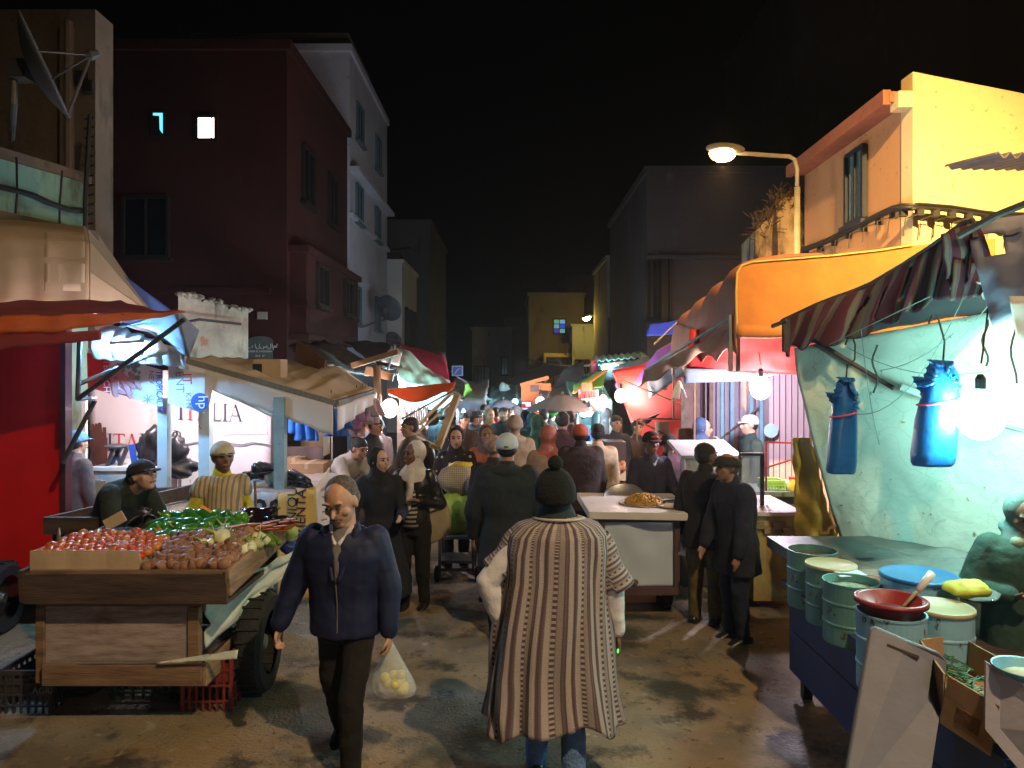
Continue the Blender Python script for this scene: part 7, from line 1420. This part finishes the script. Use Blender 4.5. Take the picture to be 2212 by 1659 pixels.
R2=person('grey moustached balding man in a navy blouson walking towards us with a bag',(-.965,4.32,0),-6,1.665,'bald',navyj,blk,hem=.475,sk=skin3,hc=dict(hair=hairg),vox=.0075,fine=True,walk=.55,lean=4,wid=1.16,bulk=1.2,hsc=1.2,
  arms=[((.22,-.05,-1),(.05,.18,-1),(0.0,.05,-1)),((.38,.0,-1),(.3,.2,-1),(.2,.1,-1))],hpitch=20,hyaw=-8,htilt=-4,curl=.85,extra=lined,shoe=M('shoe_polish',(.01,.01,.012),.15))
# plastic bag with fruit he carries
w=None
for o in R2.children:
    pass
Hh=1.665
def fruitbag(c):
    R=root('fruit_bag',c,'thin clear plastic bag of yellow green fruit held by the man in navy','bag'); c=V(c)
    m=MB(); rg=[(0,.012,.012),(-.04,.02,.018),(-.1,.045,.035),(-.18,.08,.055),(-.25,.115,.075),(-.3,.125,.085),(-.335,.11,.07),(-.35,.05,.03)]
    m.grid(lambda u,v:(lambda r:c+V(((r[1])*math.cos(u*2*PI)*(1+.12*math.sin(u*9*2*PI/2)*(1-v))+.05*v,r[2]*math.sin(u*2*PI)*(1+.1*math.sin(u*14)),r[0])))([rg[min(int(v*7),6)][k]*(1-(v*7-min(int(v*7),6)))+rg[min(int(v*7),6)+1][k]*(v*7-min(int(v*7),6)) for k in range(3)]),40,24,.002)
    B(m,'film',M('bag_film',(.75,.8,.8),.2,v=.1,s=5,b=.4,bs=30,alpha=.24),R,smooth=True)
    fm=M('fruit_lime_yellow',(.70,.68,.14),.4,s=12,v=.25,b=.05)
    for k in range(17):
        a=U(0,6.28); r=U(.01,.078); m=MB(); m.sph(c+V((r*math.cos(a)+.045,r*.6*math.sin(a),-.31+.035*(k//7)+U(0,.02))),(U(.025,.033),)*3,12,9); B(m,'fruit',fm,R,smooth=True)
    m=MB(); m.tube([c+V((-.0,0,0)),c+V((.01,-.02,.03)),c+V((.0,0,.05))],.008,6); B(m,'twisted_neck',bag,R,smooth=True)
fruitbag(P(838,1375,4.3))
# ---- women
def hijab_extra(R,K):
    H=K['H'];f=K['f'];s=K['s'];T=K['T']
    m=MB(); c=T(.585); m.loft([(T(.50)+f*.03*H,s*.055*H,f*.062*H),(T(.60)+f*.03*H,s*.05*H,f*.06*H),(T(.72)+f*.03*H,s*.04*H,f*.06*H)],16,2.4); B(m,'striped_top',stm,R,smooth=True)
    m=MB(); q=K['nb']+K['fd']*.06*H; m.cap(K['nb']+K['fd']*.045*H,T(.66)+f*.095*H,.03*H,.02*H); m.cap(T(.75)+f*.09*H+s*.01*H,T(.62)+f*.1*H,.018*H,.014*H); o=B(m,'scarf_end',MC['cloth_white_scarf'],R); remesh(o,.01,3,.01,.06)
    m=MB(); z=K['sh'][0]+V((.0,-.05,.0)); pts=[K['sh'][0]+K['fd']*.05,K['sh'][0]+V((.03,0,.02)),K['sh'][0]+s*.09-V((0,0,.3))]; m.tube(pts,.012,6); B(m,'bag_strap',MC['tote'],R)
    m=MB(); c=K['sh'][0]+s*.07+V((0,.06,-.44)); m.loft([(c+V((0,0,z)),V((w,0,.04)),V((0,.05,0))) for z,w in ((-.17,.07),(-.15,.12),(0,.12),(.13,.09),(.16,.03))],16,3); B(m,'tote_bag',MC['tote'],R,smooth=True)
stm=M('stripe_knit',(.5,.48,.46),.8,v=.1); N,L,p=nd(stm); tc=N.new('ShaderNodeTexCoord'); wv=N.new('ShaderNodeTexWave'); wv.bands_direction='Z'; wv.inputs['Scale'].default_value=7.5; L.new(tc.outputs['Object'],wv.inputs[0]); r=N.new('ShaderNodeMapRange'); r.inputs[1].default_value=.45; r.inputs[2].default_value=.5; L.new(wv.outputs[1],r.inputs[0]); mixin(stm,r.outputs[0],(.02,.02,.025))
M('tote',(.36,.31,.2),.8,v=.3)
wsf=F_('white_scarf',(.62,.62,.62),b=.5,v=.1); lea=M('cloth_leather_black',(.014,.014,.013),.32,s=8,v=.4,b=.4,bs=12)
person('woman in a white headscarf, black leather jacket and black trousers, arms folded',(PX(895,7.1),7.1,0),-12,1.62,'hijab',lea,blk,hem=.52,sk=skin2,hc=dict(m=wsf),vox=.011,arms=[((.3,-.1,-.9),(-.75,.85,.25)),((.25,-.1,-1),(-.3,.35,-.8))],hyaw=-38,extra=hijab_extra,walk=-.12,bulk=.97)
def sleeve_blue(R,K): pass
person('woman in a black headscarf and long dark robe turning towards the white scarf',(PX(818,7.0),7.0,0),15,1.58,'hijab',F_('robe_blueblack',(.015,.022,.04)),blk,hem=.12,sk=skin3,hc=dict(m=F_('scarf_black',(.012,.012,.014))),vox=.012,arms=[((.2,.2,-.9),(-.25,1,-.15)),((.3,.1,-1),(.0,.9,-.3))],hyaw=40,lean=6,skirt=True)
def cig(R,K): pass
# ---- vendors behind the vegetable cart
dj=M('djellaba_stripe',(.48,.38,.22),.9,s=9,v=.2,b=.3,bs=20); N,L,p=nd(dj); tc=N.new('ShaderNodeTexCoord'); wv=N.new('ShaderNodeTexWave'); wv.inputs['Scale'].default_value=9; wv.inputs['Distortion'].default_value=1.2; L.new(tc.outputs['Object'],wv.inputs[0]); r=N.new('ShaderNodeMapRange'); r.inputs[1].default_value=.6; r.inputs[2].default_value=.75; L.new(wv.outputs[1],r.inputs[0]); mixin(dj,r.outputs[0],(.2,.17,.14))
def djel(R,K):
    H=K['H'];s=K['sd'];f=K['fd'];T=K['T']
    m=MB(); m.loft([(T(.2),s*.17*H,f*.11*H),(T(.4),s*.155*H,f*.105*H),(T(.55),s*.105*H,f*.105*H),(T(.7),s*.1*H,f*.098*H),(T(.79),s*.088*H,f*.082*H),(T(.835),s*.06*H,f*.055*H)],22)
    for i,k in((0,1),(1,-1)): m.cap(K['sh'][i],K['sh'][i].lerp(K['el'][i],.22),.044*H,.048*H)
    o=B(m,'djellaba',dj,R); remesh(o,.012,3,.012,.14)
    m=MB(); w=K['wr'][0]+K['f']*.05; m.tube([w+V((0,0,-.1)),w+V((-.02,0,.36))],.011,7); B(m,'stick',wood,R); m=MB(); m.tube([w+V((0.005,-.01,-.02)),w+V((0.02,-.01,-.3))],.022,8); B(m,'white_handle',whitep,R)
person('bearded vendor in a white skullcap and striped djellaba over a yellow sweater',(PX(480,6.2),6.2,0),28,1.71,'skullcap',F_('yellow_sweater',(.55,.5,.02)),blk,hem=.45,sk=skin2,hc=dict(m=F_('cap_cream',(.62,.58,.45)),hair=hairg),vox=.011,wid=.86,bulk=.86,arms=[((.15,.1,-.9),(.1,1.0,-.1)),((.4,.1,-1),(-.1,.6,-.8))],hyaw=10,extra=djel,lean=2)
def capstrap(R,K): pass
person('man in a dark cap and dark green jacket bending forward behind the tomatoes',(PX(215,6.0),6.05,0),68,1.78,'cap',F_('dark_green_jacket',(.018,.028,.02)),blk,hem=.48,sk=skin3,hc=dict(m=F_('cap_charcoal',(.02,.02,.024)),v=F_('visor_brown',(.06,.04,.03)),hair=hairg),vox=.011,lean=30,arms=[((.15,.5,-1),(0,.8,-.8)),((.2,.4,-1),(0,.8,-.8))],hpitch=-12,htilt=0,hunch=.6)
person('back of a man in a light blue cap beside the red sheet metal stall',(PX(152,7.35),7.35,0),155,1.71,'cap',F_('grey_fleece',(.085,.075,.075)),F_('khaki',(.12,.1,.07)),hem=.42,sk=skin3,hc=dict(m=F_('cap_blue',(.1,.3,.5)),v=F_('cap_blue',(.1,.3,.5))),vox=.016,lean=4)
def strap(R,K):
    m=MB(); e=K['sh'][1].lerp(K['el'][1],.55); m.tube([K['nb']+V((-.05,-.08,-.02)),K['T'](.66)+K['f']*.13],.016,6); B(m,'bag_strap',black,R)
person('young man in a pale grey sweater bending over the shoe boxes',(PX(722,8.6),8.6,0),55,1.69,'hair',F_('pale_grey',(.42,.39,.36),v=.15),F_('grey_trousers',(.1,.1,.11)),hem=.47,sk=skin,vox=.013,lean=32,arms=[((.1,.6,-.8),(0,.7,-.8)),((.1,.6,-.8),(0,.8,-.7))],hpitch=14,extra=strap,hunch=.3)
person('dark dressed man with black hair behind the wooden post, facing the food',(PX(795,10.1),10.1,0),70,1.68,'hair',vox=.02,lean=8,hpitch=15)
person('dark figure with a cap bent beside the hung bread',(PX(775,10.9),10.9,0),60,1.7,'cap',vox=.022,lean=14,hc=dict(m=blk),hyaw=15)
person('man with a black backpack and short beard left of the white headscarf',(PX(888,9.2),9.2,0),-60,1.72,'hair',F_('vest_olive',(.10,.085,.07)),blk,vox=.015,arms=[((.2,.2,-1),(0,.6,-.8)),((.2,.3,-1),(0,.9,-.5))],extra=lambda R,K:(lambda m:B(m,'backpack',lea,R,smooth=True))(MB().sph(K['T'](.7)-K['f']*.17,(.15,.13,.22),14,10)))
# ---- the walking crowd in the middle
sp=M('spotted_black',(.012,.012,.015),.85,v=.1,b=.2); N,L,p=nd(sp); tc=N.new('ShaderNodeTexCoord'); vo=N.new('ShaderNodeTexVoronoi'); vo.inputs['Scale'].default_value=13; vo.inputs['Randomness'].default_value=.35; L.new(tc.outputs['Object'],vo.inputs[0]); r=N.new('ShaderNodeMapRange'); r.inputs[1].default_value=.26; r.inputs[2].default_value=.2; L.new(vo.outputs[0],r.inputs[0]); mixin(sp,r.outputs[0],(.55,.52,.48))
person('hooded person in a black coat with white spots pushing the trolley',(PX(985,8.5),8.5,0),5,1.64,'hood',sp,blk,hem=.42,sk=skin3,hc=dict(m=F_('hood_black',(.012,.012,.014))),vox=.013,bulk=1.1,arms=[((.3,.2,-1),(-.3,.8,-.3)),((.3,.2,-1),(-.2,.8,-.5))])
person('woman in a rust orange jacket and brown headscarf walking towards us',(PX(1050,9.1),9.1,0),10,1.62,'hijab',F_('rust_jacket',(.42,.12,.05)),blk,hem=.44,sk=skin,hc=dict(m=F_('scarf_brown',(.10,.075,.08))),vox=.014,arms=[((.25,.1,-1),(-.2,.7,-.1)),((.25,.1,-1),(-.3,.8,.0))])
person('man in a pale blue cap and big dark padded coat seen from behind',(PX(1095,6.3),6.3,0),178,1.77,'cap',F_('parka_blueblack',(.012,.02,.026),b=.4),blk,hem=.36,sk=skin,hc=dict(m=F_('cap_ice',(.50,.62,.70),v=.1),v=F_('cap_ice',(.5,.62,.7)),hair=hairb),vox=.013,bulk=1.22,wid=1.08,arms=[((.3,.0,-1),(.05,.35,-1))]*2,extra=lambda R,K:(lambda o,q:(remesh(o,.014,3),q))(B(MB().sph(K['nb']-K['f']*.04+V((0,0,-.02)),(.15,.11,.075),14,9),'hood_roll',MC['cloth_parka_blueblack'],R),B(MB().sph(K['hc']-K['hf']*.06*K['Q']+K['hu']*.006*K['Q'],(.035,.02,.018),12,8),'cap_opening',hairb,R,smooth=True))[0])
person('person with brown and white tied up hair and a dark coat behind the pale cap',(PX(1066,7.3),7.3,0),170,1.66,'bun',F_('coat_blackbrown',(.03,.02,.018)),blk,hem=.36,sk=skin,hc=dict(hair=M('hair_streaked',(.5,.4,.3),.7,s=14,col2=(.15,.06,.03),v=.5)),vox=.015,bulk=1.1)
person('person in a beige knitted hat and tan hooded coat ahead of the pale cap',(PX(1112,9.0),9.0,0),175,1.76,'beanie',F_('tan_coat',(.45,.34,.22)),blk,hem=.4,sk=skin,hc=dict(m=F_('knit_beige',(.42,.33,.26),b=.8)),vox=.015,bulk=1.15,extra=lambda R,K:(lambda o:remesh(o,.016,3))(B(MB().sph(K['nb']-K['f']*.03,(.16,.12,.07),14,9),'hood_roll',F_('fur_cream',(.5,.42,.3)),R)))
person('woman in a pink headscarf and beige hooded jacket seen from behind',(PX(1184,8.3),8.3,0),188,1.68,'hijab',F_('beige_jacket',(.42,.31,.24)),F_('maroon',(.1,.03,.04)),hem=.4,sk=skin,hc=dict(m=F_('scarf_pink',(.55,.2,.17))),vox=.014,bulk=1.08,extra=lambda R,K:(lambda o:remesh(o,.014,3))(B(MB().sph(K['nb']-K['f']*.06-V((0,0,.05)),(.11,.07,.07),14,9),'red_hood',F_('coral',(.6,.12,.1)),R)))
person('hooded person in dark green walking away beyond the pink headscarf',(PX(1160,10.2),10.2,0),200,1.68,'hood',F_('dark_green',(.02,.09,.06)),blk,hem=.3,hc=dict(m=F_('dark_green',(.02,.09,.06))),vox=.018)
person('man in an orange red cap and brown black jacket walking away',(PX(1256,8.2),8.2,0),182,1.73,'cap',F_('brown_black_jacket',(.045,.03,.03)),F_('dark_jeans',(.02,.05,.13)),hem=.4,sk=skin2,hc=dict(m=F_('cap_coral',(.6,.13,.07)),v=F_('cap_coral',(.6,.13,.07))),vox=.014,bulk=1.2,wid=1.05,hunch=.4,lean=4)
person('dark haired person in a long cream coat right of the orange red cap',(PX(1291,8.9),8.9,0),178,1.66,'hair',F_('cream_coat',(.62,.48,.32)),F_('beige_trousers',(.35,.25,.18)),hem=.33,vox=.015,bulk=1.15)
person('dark maroon clad man ahead of the pink headscarf',(PX(1215,10),10,0),160,1.74,'hair',F_('maroon_coat',(.06,.02,.03)),blk,vox=.02,bulk=1.1)
# ---- right side group
person('man in a black and red cap and navy cardigan behind the snack cart',(PX(1405,7.85),7.85,0),12,1.66,'cap',F_('navy_cardigan',(.035,.035,.06)),blk,hem=.45,sk=skin2,hc=dict(m=F_('cap_black',(.015,.012,.012)),v=F_('cap_redblack',(.12,.02,.02)),hair=hairb),vox=.012,arms=[((.3,.1,-1),(.25,.75,-.5)),((.2,0,-1),(0,.2,-1))],extra=lambda R,K:(B(MB().tube([K['T'](.5)+K['f']*.14,K['T'](.78)+K['f']*.125],.006,5),'placket',black,R),B(MB().cap(K['nb']+K['f']*.06+V((-.05,0,.0)),K['nb']+K['f']*.11+V((0,0,-.06)),.014,.012).cap(K['nb']+K['f']*.06+V((.05,0,.0)),K['nb']+K['f']*.11+V((0,0,-.06)),.014,.012),'shirt_collar',white,R,smooth=True),B(MB().sph(K['hc']+K['hf']*.085+K['hu']*.055,(.04,.012,.016),10,6),'cap_badge',inkred,R,smooth=True)))
person('young person in a maroon top and black beanie beside the glass case',(PX(1443,8.5),8.5,0),20,1.58,'beanie',F_('maroon_top',(.12,.03,.06)),F_('violet_dark',(.05,.03,.09)),vox=.014,sk=skin3,hc=dict(m=blk))
person('person in a blue hood with the face turned away behind the glass case',(PX(1515,9.3),9.3,0),75,1.70,'hood',F_('hood_dark',(.03,.03,.045)),blk,sk=skin3,hc=dict(m=F_('hood_bluegrey',(.06,.1,.22))),vox=.015)
person('man in profile with a white cap and dark green jacket before the shutter',(PX(1622,9.3),9.3,0),-85,1.75,'cap',F_('jacket_darkteal',(.015,.035,.035)),blk,sk=skin3,hc=dict(m=F_('cap_white',(.6,.68,.68)),v=F_('cap_white',(.6,.68,.68)),hair=hairb),vox=.013)
def bottle(R,K):
    R3=root('water_bottle',K['wr'][0],'small water bottle with a blue cap held between the two men','bottle'); c=K['wr'][0]+V((-.0,-.06,-.12)); m=MB(); m.lathe(c,[(.001,0),(.028,.0),(.03,.02),(.03,.13),(.012,.17),(.012,.185),(.001,.186)],16,(.3,0,1)); B(m,'bottle',M('pet',(.5,.6,.7),.15,v=.1,alpha=.6),R3,smooth=True); m=MB(); m.lathe(c+V((.055,0,.178)),[(.015,0),(.015,.02),(.001,.021)],12,(.3,0,1)); B(m,'cap',inkblue,R3)
person('balding man in a black jacket and olive trousers turned from us',(PX(1522,6.65),6.65,0),150,1.66,'hair',F_('black_jacket',(.015,.013,.013)),F_('olive_trousers',(.14,.10,.04),v=.5),hem=.43,sk=skin2,vox=.012,bulk=1.12,hyaw=-40,hc=dict(hair=hairb),extra=bottle,arms=[((.2,.1,-1),(.1,.3,-1)),((.2,.2,-1),(0,.6,-.8))],hunch=.3)
person('old man in a flat cap and dark navy coat standing in profile',(PX(1592,6.25),6.25,0),-72,1.63,'flatcap',F_('coat_navy_night',(.014,.02,.04)),F_('trousers_night_blue',(.01,.02,.05)),hem=.37,sk=skin,hc=dict(m=F_('flatcap_olive',(.03,.03,.02)),hair=hairg),vox=.011,bulk=1.18,arms=[((.1,.1,-1),(.0,.25,-1)),((.12,.25,-1),(-.1,.45,-1))],hunch=.35,lean=3,foot=(0,0))
person('vendor in a dark green hooded coat with folded hands at the right edge',(PX(2205,4.35),4.35,0),-14,1.58,'hood',F_('coat_bottle_green',(.03,.075,.06),v=.4),F_('apron_dark',(.012,.022,.022)),hem=.3,sk=skin2,hc=dict(m=F_('hood_grey_green',(.13,.2,.19))),vox=.009,fine=True,bulk=1.22,wid=1.1,arms=[((.35,.1,-.9),(-.85,.8,.15)),((.35,.1,-.9),(-.85,.8,.1))],hpitch=22,
  extra=lambda R,K:(B(MB().cap(K['nb']+K['fd']*.05+K['sd']*.06,K['nb']+K['fd']*.08-K['sd']*.05,.035,.035,12),'scarf',F_('muffler_grey',(.25,.27,.2)),R,smooth=True)))
# ---- the far crowd
cc=[(.02,.02,.03),(.03,.03,.04),(.05,.03,.03),(.015,.03,.06),(.25,.03,.07),(.35,.12,.04),(.08,.08,.1),(.02,.05,.05)]
spec=[(1087,878,12.6,8,'hair','man in a dark jacket facing us under the dark umbrella',1,0),(1071,878,13.5,4,'hair','person in a crimson jersey seen from behind in the far crowd',4,170),(1058,882,13.2,5,'hijab','narrow figure in an orange robe in the far crowd',5,20),(1046,872,14,3,'hair','tall dark figure at the left of the far crowd',0,190),(1102,882,14,0,'hair','reddish faced man right of the umbrella pole in the far crowd',2,10),(1113,876,14.5,0,'hood','dark hooded figure right of centre in the far crowd',0,180),(1122,882,14.6,0,'hair','dark figure beside the orange shop in the far crowd',1,200),(1064,884,16,0,'beanie','small dark figure between the crimson jersey and the orange robe',3,180),(1135,884,13,0,'hood','dark blue clad figure before the orange shop',3,190),(968,876,11.4,0,'bald','grey haired man behind the timber frame',0,150),(955,880,11.8,0,'hair','dark figure behind the slanting timber',0,170),(1003,890,11.2,0,'hair','dark figure with a reddish face behind the hooded trolley pusher',2,30),(1020,886,11.6,0,'cap','capped dark figure by the glowing cabinet',0,120),(1030,885,12.2,0,'hair','bent dark blue figure by the glowing cabinet',3,60),(1150,890,11.8,0,'hood','dark green clad figure before the bulbs',7,170),(1175,882,12.2,0,'hair','brownish figure under the bulb cluster',2,180),(1190,880,12.8,0,'hair','dark red clad figure near the grey umbrella',2,150),(1232,886,11.5,0,'hair','dark figure beyond the orange red cap',0,180),(1330,895,10.6,0,'hair','dark clad figure in front of the black box',0,20),(1375,905,10.9,0,'hair','face in shadow before the red sheet',2,40),(820,905,11.2,0,'hair','dark bearded man behind the wooden post',2,-20),(1310,880,13,0,'hood','dark figure by the pink bulb',0,200)]
for k,(px,py,Y,_,hd_,lb,ci,a) in enumerate(spec):
    H=max(1.5,min(1.8,CH-(py-HZ)*Y/F)); person(lb,(PX(px,Y),Y,0),a,H,hd_,F_('crowd%d'%ci,cc[ci]),F_('crowd_leg%d'%(ci%3),cc[ci%3]),vox=.024,hsc=1.0,hc=dict(m=F_('crowd%d'%ci,cc[ci])),group='people in the far crowd',walk=U(-.4,.4),hem=.42)
# ================= thin haze added for lamp glow =================
hm=bpy.data.materials.new('haze'); hm.use_nodes=True; N=hm.node_tree.nodes; L=hm.node_tree.links; N.remove(N['Principled BSDF']); pv=N.new('ShaderNodeVolumePrincipled'); pv.inputs['Density'].default_value=.0009; pv.inputs['Color'].default_value=(.9,.9,.92,1); pv.inputs['Anisotropy'].default_value=.7; L.new(pv.outputs[0],N['Material Output'].inputs['Volume'])
m=MB(); m.bx(-62,62,-8,112,-1.3,13.5) ; B(m,'haze',hm,kind='stuff',label='thin haze added over the market to give the lamps a glow',cat='haze')
# ================= camera, world, render =================
cd=bpy.data.cameras.new('camera'); cam=bpy.data.objects.new('camera',cd); COL.objects.link(cam)
cam.location=(0,0,CH); cam.rotation_euler=(PI/2,0,0); cd.sensor_width=36; cd.lens=36*F/2212; cd.shift_y=-(1659/2-HZ)/2212; cd.clip_start=.05; cd.clip_end=400
sc.camera=cam
w=bpy.data.worlds.new('World'); sc.world=w; w.use_nodes=True; N=w.node_tree.nodes; L=w.node_tree.links; bg=N['Background']
sk=N.new('ShaderNodeTexSky'); sk.sky_type='NISHITA'; sk.sun_disc=False; sk.sun_elevation=math.radians(-3); sk.sun_rotation=math.radians(200); L.new(sk.outputs[0],bg.inputs[0]); bg.inputs[1].default_value=.005
sc.view_settings.view_transform='Standard'; sc.view_settings.look='None'; sc.view_settings.exposure=0; sc.view_settings.gamma=1
sc.cycles.use_denoising=True; sc.cycles.max_bounces=6; sc.cycles.diffuse_bounces=3; sc.cycles.glossy_bounces=3; sc.cycles.transparent_max_bounces=12; sc.cycles.sample_clamp_indirect=4; sc.cycles.caustics_reflective=False; sc.cycles.caustics_refractive=False
